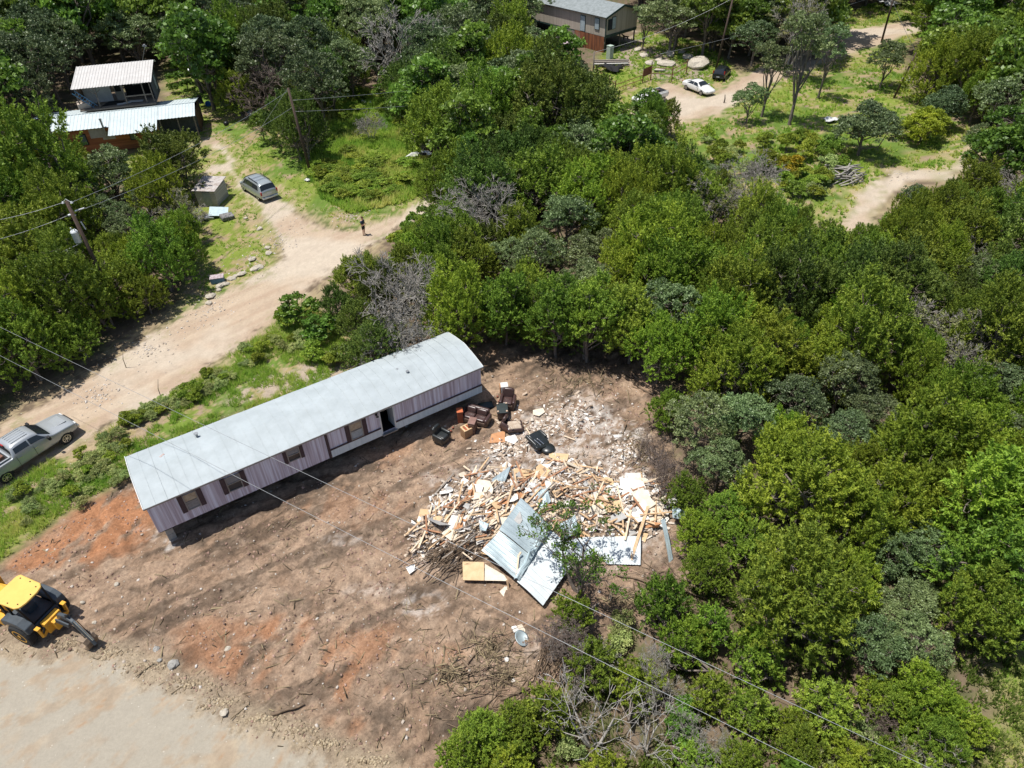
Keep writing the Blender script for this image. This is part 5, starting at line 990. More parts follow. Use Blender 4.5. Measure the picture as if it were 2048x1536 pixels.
# black hatchback behind it
c = G(1443, 151, .3); rz = math.radians(62)
HAT = [(-2.05, .76, .42, .90, .96, .66), (-1.98, .84, .34, .94, 1.05, .70), (-1.7, .87, .28, .95, 1.42, .62), (-1.0, .88, .26, .94, 1.50, .62), (.1, .88, .26, .93, 1.50, .62), (.5, .88, .26, .92, 1.42, .62), (1.15, .88, .26, .88, .98, .74), (1.75, .84, .28, .76, .80, .68), (2.05, .68, .34, .60, .62, .5)]
BLP = paint('black_paint_car', (.018, .022, .024), .2, .25)
hb, _ = car('black_hatchback', Vector((c.x, c.y, gz(c.x, c.y))), rz, BLP, HAT, (-1.25, 1.25), .32, .80, [((-1.6, 3.3), (-.2, 3.2), (-.2, 3.86), (-1.45, 3.8)), ((-.12, 3.2), (.85, 3.15), (.5, 3.84), (-.12, 3.86))], [('windscreen', 1.1, .55, 4.1), ('rear_window', -1.95, -1.72, 4.1)], 'black hatchback with red tail lights parked beside the slanting pole', 'car')
for s in (1, -1): MB().box((-1.88, s * .74, 1.12), (.14, .14, .42)).build('tail_light', REDL, hb, bevel=.03)
MB().box((-2.08, 0, .5), (.1, 1.4, .16)).build('bumper', BLP, hb, bevel=.04); MB().box((-2.14, 0, .62), (.02, .4, .12)).build('number_plate', PLATE, hb)
# white pickup half hidden by a tree
c = G(1298, 196, .6); hd = (G(1258, 208, .6) - G(1338, 186, .6)).normalized(); rz = math.atan2(hd.y, hd.x)
WPK = [(-2.6, .86, .60, 1.12, 1.14, .80), (-2.5, .93, .48, 1.18, 1.20, .84), (-1.7, .95, .44, 1.20, 1.22, .86), (-.55, .95, .42, 1.20, 1.22, .86), (-.5, .95, .42, 1.20, 1.66, .70), (-.2, .95, .42, 1.20, 1.74, .68), (.35, .95, .42, 1.18, 1.72, .68), (.95, .95, .42, 1.14, 1.20, .82), (1.9, .93, .44, 1.04, 1.08, .78), (2.45, .84, .48, .92, .94, .68)]
wp, _ = car('white_pickup', Vector((c.x, c.y, gz(c.x, c.y))), rz, WHP, WPK, (-1.6, 1.6), .37, .85, [((-.4, 3.3), (.65, 3.2), (.33, 3.84), (-.2, 3.86))], [('windscreen', .92, .4, 4.1), ('rear_window', -.54, -.50, 4.2)], 'white pickup truck half hidden behind the leafy tree at the driveway', 'pickup truck')
MB().box((-1.6, 0, 1.24), (1.7, 1.4, .02)).build('bed_opening', PLAST, wp); MB().box((-1.2, .1, 1.36), (.5, .7, .22)).build('bed_load', mat('dark_brown_load', (.08, .05, .045), None, 4, .8), wp, bevel=.04)
m_ = MB()
for y in (-.78, .78): m_.box((-1.6, y, 1.26), (1.9, .08, .07))
m_.build('bed_rail', WHP, wp, bevel=.02); MB().box((-2.55, .78, .95), (.1, .12, .3)).build('tail_light', REDL, wp)
# ------------------------------------------------------------------ backhoe loader
YEL = mat('yellow_paint', (.70, .36, .035), (.42, .23, .06), 5, .5, lo=.3, hi=.5); YELR = mat('faded_yellow_roof', (.74, .47, .12), (.66, .42, .10), 1.5, .5); DKG = mat('dark_grey_paint', (.07, .085, .10), (.05, .06, .07), 2, .45); BLK = mat('black_paint_machine', (.015, .016, .018), None, 3, .4); DIRTM = mat('dirty_steel', (.30, .22, .15), (.16, .12, .09), 6, .7)
rc_ = sum([G(u, v, 2.55) for u, v in ((33,1155),(82,1173),(39,1218),(-10,1196))], Vector()) / 4; rd = ((G(82,1173,2.55) + G(39,1218,2.55)) / 2 - (G(33,1155,2.55) + G(-10,1196,2.55)) / 2); brz = math.atan2(rd.y, rd.x)
bk = empty('backhoe_loader', (rc_.x, rc_.y, 0), brz, 'yellow backhoe loader with its digging arm folded, cut by the left edge', 'backhoe')
# local +x = rearwards (towards the digging arm)
rp = [(-.82, -.62), (-.70, -.78), (.60, -.74), (.80, -.60), (.88, -.3), (.88, .3), (.80, .60), (.60, .74), (-.70, .78), (-.82, .62)]
rt = MB().prism(rp, 2.50, 2.62).build('cab_roof', YELR, bk, bevel=.05, seg=3)
for x, y in ((-.5, -.6), (.1, -.62), (.6, -.5), (.72, .1), (.6, .5), (.1, .62), (-.5, .6)): MB().tube([(x, y, 2.62), (x, y, 2.65)], .03, 8).build('bolt', BLK, rt)
m_ = MB()
for x, y, x2, y2 in ((-.7, -.66, -.75, -.68), (.62, -.66, .85, -.6), (-.7, .66, -.75, .68), (.62, .66, .85, .6), (-.05, -.7, -.05, -.7), (-.05, .7, -.05, .7)): m_.bar((x, y, 2.52), (x2, y2, 1.2), .08)
for y in (-.7, .7): m_.bar((-.72, y, 1.25), (.8, y, 1.25), .06)
m_.bar((.85, -.6, 1.25), (.85, .6, 1.25), .06).build('cab_frame', BLK, bk)
MB().box((.1, 0, .95), (1.7, 1.3, .5)).box((-.05, 0, 1.35), (.5, .5, .5)).build('cab_floor', DKG, bk, bevel=.04); MB().box((-.1, 0, 1.5), (.45, .5, .12)).box((-.35, 0, 1.8), (.12, .5, .5)).build('seat', BLK, bk, bevel=.05)
MB().box((-1.9, 0, 1.25), (2.0, .8, .8)).build('engine_hood', YEL, bk, bevel=.08); MB().box((-1.0, 0, .75), (3.6, .6, .35)).build('chassis', BLK, bk)
for s in (1, -1):
    MB().prism([(-.85, .0), (-.75, .38), (-.35, .52), (.35, .52), (.75, .3), (.85, -.05), (.7, -.1), (.5, .15), (-.5, .15), (-.7, -.1)], -.22, .22, Matrix.Translation((.25, s * .86, 1.22)) @ Euler((R(90), 0, 0)).to_matrix().to_4x4()).build('fender', DKG, bk, bevel=.04)
    wheel(bk, .25, s * .95, .68, .42, YEL, 0); wheel(bk, -2.3, s * .85, .45, .3, YEL, 0)
    m_ = MB().box((-1.15, s * .82, 1.0), (.7, .35, .5)); m_.build('fuel_tank', YEL, bk, bevel=.04)
    m_ = MB().bar((1.15, s * .35, .75), (1.22, s * .72, .6), .18, .2).bar((1.22, s * .70, .55), (1.28, s * .74, 1.25), .12, .13).box((1.28, s * .74, 1.30), (.26, .2, .07)); m_.build('stabiliser', YEL, bk, bevel=.02)
    MB().tube([(1.18, s * .3, 1.1), (1.24, s * .66, .72)], .05, 8).build('stabiliser_cylinder', BLK, bk)
m_ = MB().box((1.2, 0, .85), (.3, .9, .75)).box((1.45, 0, .8), (.3, .35, .6)); m_.build('swing_frame', YEL, bk, bevel=.03)
# boom folded over: up and back, then dipper down to the bucket
sw = [(1.5, .15, .85), (1.95, .1, 1.55), (2.75, .0, 1.95), (3.1, -.05, 1.85)]
m_ = MB()
for a, b_, w_ in ((sw[0], sw[1], .30), (sw[1], sw[2], .34), (sw[2], sw[3], .26)): m_.bar(a, b_, .16, w_)
m_.build('boom', DKG, bk, bevel=.03); MB().tube([(1.6, .15, 1.35), (2.9, -.02, 2.2)], .06, 10).tube([(1.75, .28, 1.2), (2.6, .2, 1.75)], .055, 10).build('boom_cylinder', BLK, bk)
MB().prism([(-.45, -.1), (.35, -.22), (.5, .1), (-.3, .2)], -.03, .03, Matrix.Translation((2.25, -.14, 1.45)) @ Euler((R(90), -.1, 0)).to_matrix().to_4x4()).build('side_plate', DKG, bk)
MB().bar((3.05, -.05, 1.95), (3.75, -.12, .45), .16, .22).build('dipper_arm', DKG, bk, bevel=.03); MB().tube([(3.2, -.05, 2.0), (3.85, -.12, .9)], .05, 10).build('dipper_cylinder', CHROME, bk); MB().tube([(3.12, .08, 1.8), (3.6, .03, .8)], .018, 6).tube([(3.12, -.2, 1.8), (3.6, -.22, .8)], .018, 6).build('hose', BLK, bk)
bp = [(-.15, .50), (.38, .42), (.42, .15), (.22, -.22), (-.2, -.34), (-.55, -.22), (-.50, -.12), (-.2, -.2), (.12, -.1), (.28, .15), (.22, .34), (-.15, .42)]
MB().prism(bp, -.3, .3, Matrix.Translation((3.35, -.12, .48)) @ Euler((R(90), 0, 0)).to_matrix().to_4x4() @ Euler((0, 0, .3)).to_matrix().to_4x4()).build('digging_bucket', DIRTM, bk, bevel=.015)
for k in range(4): MB().box((2.86 + .0, -.34 + .15 * k, .22), (.18, .05, .04), (0, .4, 0)).build('bucket_tooth', DIRTM, bk)
m_ = MB().bar((-1.2, .62, 1.2), (-3.4, .62, .6), .14, .22).bar((-1.2, -.62, 1.2), (-3.4, -.62, .6), .14, .22); m_.build('loader_arm', YEL, bk, bevel=.02)
MB().prism([(0, 0), (.6, -.05), (.75, .1), (.1, .1), (.0, .65), (-.1, .65)], -1.0, 1.0, Matrix.Translation((-3.6, 0, .12)) @ Matrix.Scale(-1, 4, (1, 0, 0)) @ Euler((R(90), 0, 0)).to_matrix().to_4x4()).build('loader_bucket', YEL, bk)
# ------------------------------------------------------------------ the heap of demolished timber, board and roof metal
DR = np.random.RandomState(11)
LUMB = [mat('fresh_lumber', (.62, .44, .27), (.46, .30, .17), 5, .8, stretch=(1, 1, 1)), mat('pale_lumber', (.70, .57, .42), (.55, .42, .29), 5, .8), mat('reddish_lumber', (.42, .22, .12), (.28, .14, .08), 5, .8), mat('grey_lumber', (.30, .26, .22), (.2, .17, .145), 5, .85)]
SHT = [mat('plywood_face', (.64, .46, .27), (.52, .35, .19), 2.5, .75), mat('white_board', (.78, .76, .72), (.66, .62, .56), 2.5, .8), mat('orange_panel', (.52, .27, .13), (.40, .19, .09), 2.5, .75), mat('grey_board', (.42, .41, .39), (.3, .29, .28), 3, .8), mat('cream_panel', (.70, .62, .50), (.58, .49, .38), 3, .8)]
GALV = mat('galvanised_sheet', (.40, .47, .49), (.31, .37, .39), 1.4, .45, .35); GALVB = mat('bright_corrugated_sheet', (.58, .62, .63), (.50, .54, .55), 1.2, .5, .1); CRUM = mat('crumpled_pale_metal', (.50, .60, .63), (.40, .49, .52), 3, .5, .2)
HEAP = [(1000,1010,3.6,2.6,.95),(1130,985,2.6,2.0,.75),(1230,1030,2.6,1.9,.75),(920,1060,2.4,1.7,.6),(1290,1010,1.6,1.8,.5),(1060,1060,2.5,1.6,.6)]
HP = [(G(u, v), a, b_, h_) for u, v, a, b_, h_ in HEAP]
def heapv(x, y):
    r = relief(x, y); e = 0 * r
    for p, a, b_, h_ in HP: e = np.maximum(e, h_ * np.maximum(0, 1 - ((x - p.x) / a) ** 2 - ((y - p.y) / b_) ** 2) ** .8)
    return r + e
def heap(x, y): return float(heapv(np.array([x]), np.array([y]))[0])
# the heap's own body of crushed small stuff
gx, gy = np.meshgrid(np.arange(-9, 11, .14), np.arange(19, 33, .14)); hz_ = heapv(gx.ravel(), gy.ravel()); base_ = relief(gx.ravel(), gy.ravel())
hz2 = hz_ * 1.0 + (vnoise(gx.ravel() * 5, gy.ravel() * 5) - .5) * .22 * np.clip((hz_ - base_) * 6, 0, 1); nxh = gx.shape[1]; ii = np.arange(gx.shape[0] - 1)[:, None] * nxh + np.arange(nxh - 1)[None, :]; q4 = np.stack([ii, ii + 1, ii + 1 + nxh, ii + nxh], -1).reshape(-1, 4)
keep = ((hz_ - base_)[q4].min(1) > .015); q4 = q4[keep]; us, inv = np.unique(q4, return_inverse=True)
HEAPM = mat('crushed_wood_plaster_gap_shade', (.36, .27, .19), (.09, .06, .045), 5.5, .95, bump=1.0, bscale=9)  # darkened brown paints in the shade of gaps between the pieces
tag(link(np_mesh('rubble_mound', np.stack([gx.ravel()[us], gy.ravel()[us], hz2[us] - .02], -1), [inv.reshape(-1, 4)]), 'rubble_mound', HEAPM), 'crushed splinters and plaster under the demolition debris', 'rubble', kind='stuff')
def scatter_pt(sp=1.0):
    k = DR.choice(len(HP), p=np.array([.28, .2, .2, .14, .08, .1])); p, a, b_, h_ = HP[k]; t = DR.rand() * 6.283; r = math.sqrt(DR.rand()) * sp; return p.x + a * r * math.cos(t), p.y + b_ * r * math.sin(t)
def put(o, x, y, z, rot): o.location = (x, y, z); o.rotation_euler = rot; return o
def rpoly(w_, h_, n, rng): 
    return [(w_ / 2 * (1 if abs(math.cos(a)) > .5 else .8) * np.sign(math.cos(a)) * min(1, abs(math.cos(a)) * 1.5) * rng.uniform(.75, 1.1), h_ / 2 * np.sign(math.sin(a)) * min(1, abs(math.sin(a)) * 1.5) * rng.uniform(.75, 1.1)) for a in [2 * math.pi * (i + rng.uniform(-.25, .25)) / n for i in range(n)]]
PL = []
for k in range(8):
    L_ = [.7, 1.0, 1.3, 1.7, 2.1, 1.2, .9, 1.5][k]; m_ = MB(); e1 = DR.uniform(-.04, .04); m_.add([(-L_ / 2, -.045, 0), (L_ / 2 + e1, -.045, 0), (L_ / 2, .045, 0), (-L_ / 2 + e1 * 2, .045, 0), (-L_ / 2, -.045, .04), (L_ / 2, -.045, .04), (L_ / 2 + e1, .045, .04), (-L_ / 2, .045, .04)], [(0, 3, 2, 1), (4, 5, 6, 7), (0, 1, 5, 4), (1, 2, 6, 5), (2, 3, 7, 6), (3, 0, 4, 7)])
    PL.append([m_, L_])
def side(x, y):
    u, v, _ = PJ((x, y, .3)); return ('far ' if v < 985 else 'near ' if v > 1070 else 'top ') + ('right' if u > 1180 else 'left' if u < 960 else 'middle') + ' of the debris pile'
for i in range(230):
    x, y = scatter_pt(1.08); k = DR.choice(4, p=[.36, .3, .22, .12]); m_, L_ = PL[DR.randint(8)]; key = 'pl%d_%d' % (PL.index([m_, L_]) if False else [q[1] for q in PL].index(L_), k)
    if key in bpy.data.meshes: o = bpy.data.objects.new('plank', bpy.data.meshes[key]); COL.objects.link(o)
    else: o = m_.build('plank', LUMB[k]); o.data.name = key
    u = PJ((x, y, 0))[0]; az = DR.normal() * .5 + (.75 if u < 1100 else DR.rand() * 3.14); tl = DR.normal() * .22
    put(o, x, y, heap(x, y) + .05 + abs(math.sin(tl)) * L_ * .3 + DR.rand() * .10, (DR.normal() * .3, tl, az)); wd = ('long ' if L_ > 1.6 else 'short ' if L_ < 1 else '')
    tag(o, wd + ('tan', 'pale', 'reddish', 'grey')[k] + ' splintered plank, ' + side(x, y), 'plank', 'broken planks of the debris pile')
for i in range(150):
    x, y = scatter_pt(1.1); u = PJ((x, y, 0))[0]; k = DR.choice(5, p=[.27, .33, .14, .12, .14]) if u < 1150 else DR.choice(5, p=[.17, .56, .05, .07, .15]) ; w_ = DR.uniform(.25, .6) if i % 3 else DR.uniform(.8, 1.35); h_ = w_ * DR.uniform(.5, 1.1)
    o = MB().prism(rpoly(w_, h_, DR.randint(5, 8), DR), 0, .018).build('broken_board', SHT[k]); tl = DR.normal(size=2) * .28
    put(o, x, y, heap(x, y) + .05 + DR.rand() * .12, (tl[0], tl[1], DR.rand() * 6.28)); tag(o, ('tan plywood', 'white plasterboard', 'orange-brown panelling', 'grey board', 'cream wallboard')[k] + (' scrap' if w_ < .5 else ' sheet') + ', ' + side(x, y), 'board', 'broken boards of the debris pile')
# named pieces that stand out
def slab(pts, m, label, th=.03, z=None, nm='panel', cat='panel'):
    """sheet through the given survey points (u, v, z)"""
    P = [G(*p) for p in pts]; c = sum(P, Vector()) / len(P); vs = [p - c for p in P]; n = len(vs); nr = (vs[1] - vs[0]).cross(vs[2] - vs[0]).normalized() * th
    if nr.z < 0: nr = -nr
    o = MB().add(vs + [v - nr for v in vs], [tuple(range(n)), tuple(range(2 * n - 1, n - 1, -1))] + [(i, n + i, n + (i + 1) % n, (i + 1) % n) for i in range(n)]).build(nm, m); o.location = c; return tag(o, label, cat)
slab([(925,1123,.55),(968,1124,.55),(968,1161,.35),(926,1160,.3)], SHT[0], 'square tan plywood sheet at the left corner of the fallen metal roof', .05)
slab([(970,1128,.45),(1008,1150,.5),(1016,1162,.4),(969,1161,.3)], SHT[4], 'cream board strip sticking out under the fallen metal roof', .04)
slab([(1208,1002,.9),(1240,1000,1.0),(1243,1022,.9),(1212,1025,.8)], SHT[0], 'tan plywood box side standing in the right part of the debris')
slab([(1178,1014,.9),(1204,1003,1.2),(1214,1026,.9),(1186,1032,.6)], SHT[4], 'pale tilted cabinet panel in the right part of the debris', .12)
slab([(1240,955,.5),(1286,962,.6),(1295,985,.5),(1262,1000,.4),(1240,985,.4)], SHT[1], 'big bright white board at the far right of the debris')
slab([(1262,985,.8),(1285,975,.9),(1312,1008,.7),(1288,1024,.6)], SHT[4], 'cream wall panel with an orange edge at the right of the debris', .08)
slab([(1298,1010,.6),(1332,990,.5),(1320,1046,.4),(1284,1050,.5)], SHT[4], 'long cream floor panel at the right end of the debris', .06)
slab([(1240,1012,.6),(1283,1022,.6),(1275,1050,.5),(1236,1040,.5)], SHT[0], 'flat tan plywood sheet in the right part of the debris')
slab([(1232,1040,.4),(1262,1046,.4),(1255,1082,.3),(1218,1070,.3)], SHT[0], 'flat tan plywood sheet nearest the ragged tree')
slab([(1252,1053,.35),(1271,1056,.35),(1269,1080,.3),(1250,1077,.3)], SHT[3], 'small grey board beside the long leaning plank')
slab([(1277,1064,.25),(1297,1067,.25),(1290,1085,.1),(1275,1079,.1)], SHT[0], 'tan board lying at the near right corner of the debris', .05)
slab([(1284,1040,.5),(1322,1046,.6),(1318,1053,.2),(1282,1058,.2)], SHT[2], 'orange-brown edge board under the cream floor panel', .05)
slab([(983,868,.1),(1010,861,.12),(1010,884,.1),(978,886,.08)], SHT[2], 'flat terracotta-coloured panel lying on the soil near the brown chairs')
slab([(1010,875,.15),(1030,869,.2),(1036,880,.15),(1028,888,.12),(1010,881,.12)], SHT[1], 'bright white slab beside the terracotta-coloured panel', .06)
slab([(1098,905,.15),(1138,908,.15),(1134,922,.12),(1122,924,.12),(1098,914,.15)], SHT[0], 'tan board lying right below the round black seat', .03)
slab([(1066,820,.1),(1086,816,.1),(1090,824,.1),(1078,832,.1),(1066,829,.1)], SHT[4], 'pale yellowish board on the bare soil beyond the black chair heap')
slab([(811,1134,.12),(829,1128,.2),(831,1139,.12),(819,1148,.1)], SHT[1], 'white board scrap lying alone on the soil left of the debris', .04)
slab([(999,1183,.1),(1010,1172,.12),(1016,1180,.1),(1007,1193,.08)], SHT[4], 'cream board lying alone below the fallen metal roof')
slab([(1024,1045,1.1),(1040,1022,1.3),(1045,1040,1.2),(1040,1048,1.1)], SHT[3], 'grey torn board lying on the fallen metal roof', .05)
for a, b_, w_, k, lab in (((1296,1012,.9),(1262,1120,.15),.16,0,'long tan plank leaning down the near right of the debris'),((1262,1020,.8),(1250,1080,.5),.10,1,'pale stud standing among the tan sheets at the right of the debris'),((1267,995,1.0),(1292,1030,.7),.10,2,'orange stud beside the cream wall panel'),((1014,1160,.5),(1017,1178,.05),.09,0,'short post propping the near corner of the fallen metal roof'),((1033,1152,.7),(1037,1110,1.0),.09,1,'pale stud poking through the fold of the metal roof'),((1038,1110,1.0),(1042,1104,1.1),.09,1,'short pale stud at the top of the roof fold'),
                     ((945,1120,.5),(925,1105,.4),.07,1,'thin pale batten left of the square plywood sheet'),((1060,945,.5),(1030,1010,.9),.08,2,'long reddish batten in the middle of the debris pile'),((880,1090,.3),(1000,1010,.8),.07,2,'long reddish batten lying across the left part of the debris'),((1130,925,.15),(1092,918,.2),.07,2,'reddish batten lying below the round black seat'),((1150,880,.1),(1128,872,.1),.07,1,'pale batten on the bare soil right of the black chair heap'),((1052,856,.15),(1062,872,.15),.07,1,'pale batten lying left of the black chair heap')):
    A1, B1 = G(*a), G(*b_); o = MB().bar((0, 0, 0), B1 - A1, w_, .05).build('stud', LUMB[k]); o.location = A1; tag(o, lab, 'plank')
def sheet(p, nr, m, label, amp=.03, sag=0., wob=0., nm='metal_sheet', nl=8):
    P = [G(*q) for q in p]; c = sum(P, Vector()) / 4; m_ = MB(); corr(m_, *[q - c for q in P], nr, amp, sag, nl, wob); o = solid(m_.build(nm, m), .01); o.location = c; return o if label is None else tag(o, label, 'metal sheet')
rf_ = empty('fallen_metal_roof', G(1060, 1110, 0), 0, 'big fallen corrugated metal roof with a crumpled fold lying over the debris', 'metal roof'); OFF = rf_.location.copy()
for p, nr, m, nm in (([(1034,1163,.55),(1099,1056,.75),(1156,1112,.45),(1086,1211,.30)], 10, GALVB, 'lit_tone_half'), ([(963,1101,.75),(999,1062,1.0),(1063,1112,.72),(1034,1160,.58)], 6, GALV, 'shaded_tone_half'), ([(998,1059,1.15),(1042,996,1.25),(1098,1050,.85),(1062,1110,.80)], 7, GALV, 'upper_half')):  # one roof: brightness from each half's tilt is put into its metal colour
    o = sheet(p, nr, m, None, .028, .05, .02, nm); o.location = o.location - OFF; o.parent = rf_
m_ = MB(); fp = [G(1033, 1161, .60), G(1042, 1140, .78), G(1052, 1128, .70), G(1060, 1110, .9), G(1068, 1098, .84), G(1078, 1080, 1.0), G(1088, 1070, .92), G(1100, 1052, 1.05)]
vs = [];
for i, p in enumerate(fp):
    for k, (a, h_) in enumerate(((-.17, 0), (-.10, .16), (0, .22 + .05 * (i % 2)), (.10, .12), (.19, -.02))): vs.append(p - OFF + Vector((a * .85 + .03 * math.sin(i * 3 + k), -a * .3, h_ * (.7 + .3 * math.sin(i * 2.3 + k)))))
fs = [(i * 5 + k, i * 5 + k + 1, (i + 1) * 5 + k + 1, (i + 1) * 5 + k) for i in range(len(fp) - 1) for k in range(4)]; m_.add(vs, fs).build('crumpled_fold', CRUM, rf_)
sheet([(984,958,.9),(1022,931,1.0),(1008,968,.75),(978,984,.6)], 4, GALV, 'curved grey metal sheet standing up at the far side of the debris', .025, .14)
sheet([(1072,985,.8),(1094,975,.9),(1102,1002,.7),(1078,1022,.6)], 4, CRUM, 'crumpled pale metal sheet in the middle of the debris pile', .03, .10, .05)
sheet([(1118,1050,.6),(1150,1030,.7),(1158,1062,.55),(1128,1080,.5)], 5, CRUM, 'pale metal sheet behind the ragged tree', .03, .08, .04)
sheet([(1160,1075,.45),(1282,1072,.4),(1281,1130,.08),(1215,1128,.1)], 12, GALVB, 'white corrugated metal sheet lying flat under the ragged tree', .025, .03)
sheet([(1110,1090,.5),(1160,1075,.45),(1190,1110,.3),(1140,1130,.3)], 6, GALVB, 'second white corrugated sheet right beside the ragged tree trunk', .025, .03)
sheet([(1322,1040,1.2),(1330,1038,1.2),(1346,1118,.05),(1338,1126,.0)], 2, GALV, 'narrow grey corrugated sheet leaning at the edge of the right woods', .02, .05)
sheet([(1345,1012,1.0),(1372,1022,1.0),(1370,1040,.6),(1345,1035,.6)], 3, CRUM, 'pale blue metal scrap caught in the edge of the right woods', .02, .05)
sheet([(958,1040,.95),(978,1048,.9),(972,1062,.8),(960,1060,.7)], 2, CRUM, 'small bent blue-grey metal scrap at the left of the roof fold', .02, .05)
for u, v, r_, lab in ((1112,985,.32,'old dusty brown tyre in the middle of the debris pile'),(1150,1008,.30,'second dark old tyre lying among the debris')):
    p = G(u, v, .8); o = MB().tube([(r_ * math.cos(a), r_ * math.sin(a) * .8, .05 * math.sin(3 * a)) for a in [2 * math.pi * i / 20 for i in range(21)]], .06, 8).build('old_tyre', mat('dusty_rubber', (.17, .13, .10), (.08, .065, .055), 6, .9) if v < 1000 else bpy.data.materials['dusty_rubber'], smooth=True); o.location = p; o.rotation_euler = (.4, .3, 0); tag(o, lab, 'ring')  # worn rubber tyres lying in the wreckage
# countless small chips, plaster crumbs, straw, clods and stones
def chips(n, gen, smin, smax, thick, rng, zoff=.01, hfun=None, elong=(1, 1)):
    x, y = gen(n); n = len(x); z = relief(x, y) if hfun is None else hfun(x, y); s = rng.uniform(smin, smax, (n, 1)) * rng.rand(n, 1) ** .7 + smin * .3; el = rng.uniform(*elong, (n, 1)); a = rng.rand(n) * 6.283
    ux = np.stack([np.cos(a), np.sin(a), rng.normal(size=n) * .3], -1); uy = np.stack([-np.sin(a), np.cos(a), rng.normal(size=n) * .3], -1); uz = np.cross(ux, uy); c = np.stack([x, y, z + zoff], -1); vs = []
    for sx, sy, sz in ((-1, -1, 0), (1, -1, 0), (1, 1, 0), (-1, 1, 0), (-1, -1, 1), (1, -1, 1), (1, 1, 1), (-1, 1, 1)):
        j = rng.uniform(.6, 1.15, (n, 1)); vs.append(c + ux * sx * s * el * j * .5 + uy * sy * s * j * .5 + uz * sz * s * thick * j)
    V = np.stack(vs, 1).reshape(-1, 3); b_ = np.arange(n)[:, None] * 8; F = np.concatenate([b_ + np.array([q]) for q in ((4, 5, 6, 7), (0, 1, 5, 4), (1, 2, 6, 5), (2, 3, 7, 6), (3, 0, 4, 7))]); T = np.tile(rng.rand(n), 5); return V, F, T
def tintmat(nm, cols, rough=.85):
    m = leafmat(nm, cols[0], cols[1], cols[2], 0.0, rough, .2); return m
def merge(nm, lst, m, label, cat):
    V = np.concatenate([a[0] for a in lst]); o_ = 0; F = []; T = []
    for a in lst: F.append(a[1] + o_); T.append(a[2]); o_ += len(a[0])
    return tag(link(np_mesh(nm, V, [np.concatenate(F)], tint=np.concatenate(T)), nm, m), label, cat, kind='stuff')
def gen_heap(sp):
    def f(n):
        p = [scatter_pt(sp) for _ in range(n)]; return np.array([q[0] for q in p]), np.array([q[1] for q in p])
    return f
def gen_clear(mask=None, extra=None):
    def f(n):
        x = DR.uniform(-30, 12, n); y = DR.uniform(13, 38, n); k = (sdist(x, y, CLEAR) > .3) & (sdist(x, y, PAD) < .6)
        if mask is not None: k &= mask(x, y)
        return x[k], y[k]
    return f
def gen_px(cs):
    def f(n):
        X, Y = [], []
        for u, v, ru, rv in cs:
            p, q, t = G(u, v), G(u + ru, v), G(u, v - rv); a, b_ = (q - p).length, (t - p).length; m = int(n / len(cs)); r = np.abs(DR.normal(size=m)) * .6; th = DR.rand(m) * 6.283; X.append(p.x + a * r * np.cos(th)); Y.append(p.y + b_ * r * np.sin(th))
        return np.concatenate(X), np.concatenate(Y)
    return f
PALE = tintmat('plaster_and_wood_chips', ((.30, .20, .13), (.60, .50, .39), (.82, .80, .77))); merge('wood_chips', [chips(4200, gen_heap(1.12), .04, .20, .12, DR, .05, heapv, (1, 4)), chips(2600, gen_px([(1090,850,90,35),(1150,830,70,40),(1000,900,60,25),(1230,950,50,60),(1250,900,40,30),(880,1060,60,40),(860,1100,50,30),(1130,930,60,30),(1040,890,50,20)]), .04, .20, .15, DR, .01, None, (1, 3))], PALE, 'small chips of broken board and plaster strewn over and around the debris pile', 'wood chips')
CLODM = tintmat('soil_clods', ((.12, .085, .06), (.22, .155, .11), (.36, .26, .19)), .95)
merge('soil_clods', [chips(16000, gen_clear(lambda x, y: fbm(x * .6, y * .6 + 9, 4) > .45), .02, .12, .6, DR, -.015, None, (1, 1.5)), ], CLODM, 'crumbly clods of brown soil over the scraped clearing', 'soil')
STM = tintmat('small_stones', ((.42, .36, .28), (.54, .48, .39), (.66, .62, .56)), .9)
merge('gravel', [chips(1500, gen_clear(), .03, .13, .5, DR, 0, None, (1, 1.5)), chips(1500, gen_px([(500,520,80,60),(420,620,60,40),(300,700,80,40),(560,480,50,40),(200,790,60,30),(700,430,40,20),(640,760,60,15),(1800,350,80,25),(1400,130,60,30)]), .04, .13, .4, DR, 0, None, (1, 1.6))], STM, 'small pale stones scattered over the clearing and along the dirt road', 'gravel')
SANDM = tintmat('sandy_crumbs', ((.22, .16, .11), (.36, .275, .19), (.50, .40, .28)), .95)
merge('sandy_clods', [chips(2600, gen_px([(u, v, 55, 14) for u, v in ((150,1290),(220,1310),(300,1338),(380,1372),(450,1408),(530,1440),(600,1465),(660,1490),(740,1525))]), .03, .13, .55, DR, -.02)], SANDM, 'crumbs of pale sandy soil along the broken edge of the concrete slab', 'soil')
STRAW = tintmat('straw_and_twigs', ((.10, .075, .055), (.24, .17, .11), (.42, .32, .20)), .9)
merge('twig_litter', [chips(3800, gen_clear(lambda x, y: (fbm(x * .4 + 8, y * .4 + 3, 3) > .5) | (y < 19)), .02, .045, .5, DR, .01, None, (4, 26)), chips(2600, gen_px([(1600,1350,70,50),(1450,1380,60,40),(1650,1430,60,40),(1200,1300,60,50),(1330,1180,50,40),(1250,1200,60,30),(980,1300,60,50),(1010,1350,50,40),(900,1350,60,50),(1280,900,30,50),(1160,760,80,40)]), .02, .05, .5, DR, .02, None, (5, 30))], STRAW, 'dry straw, roots and thin twigs littering the soil', 'twigs')
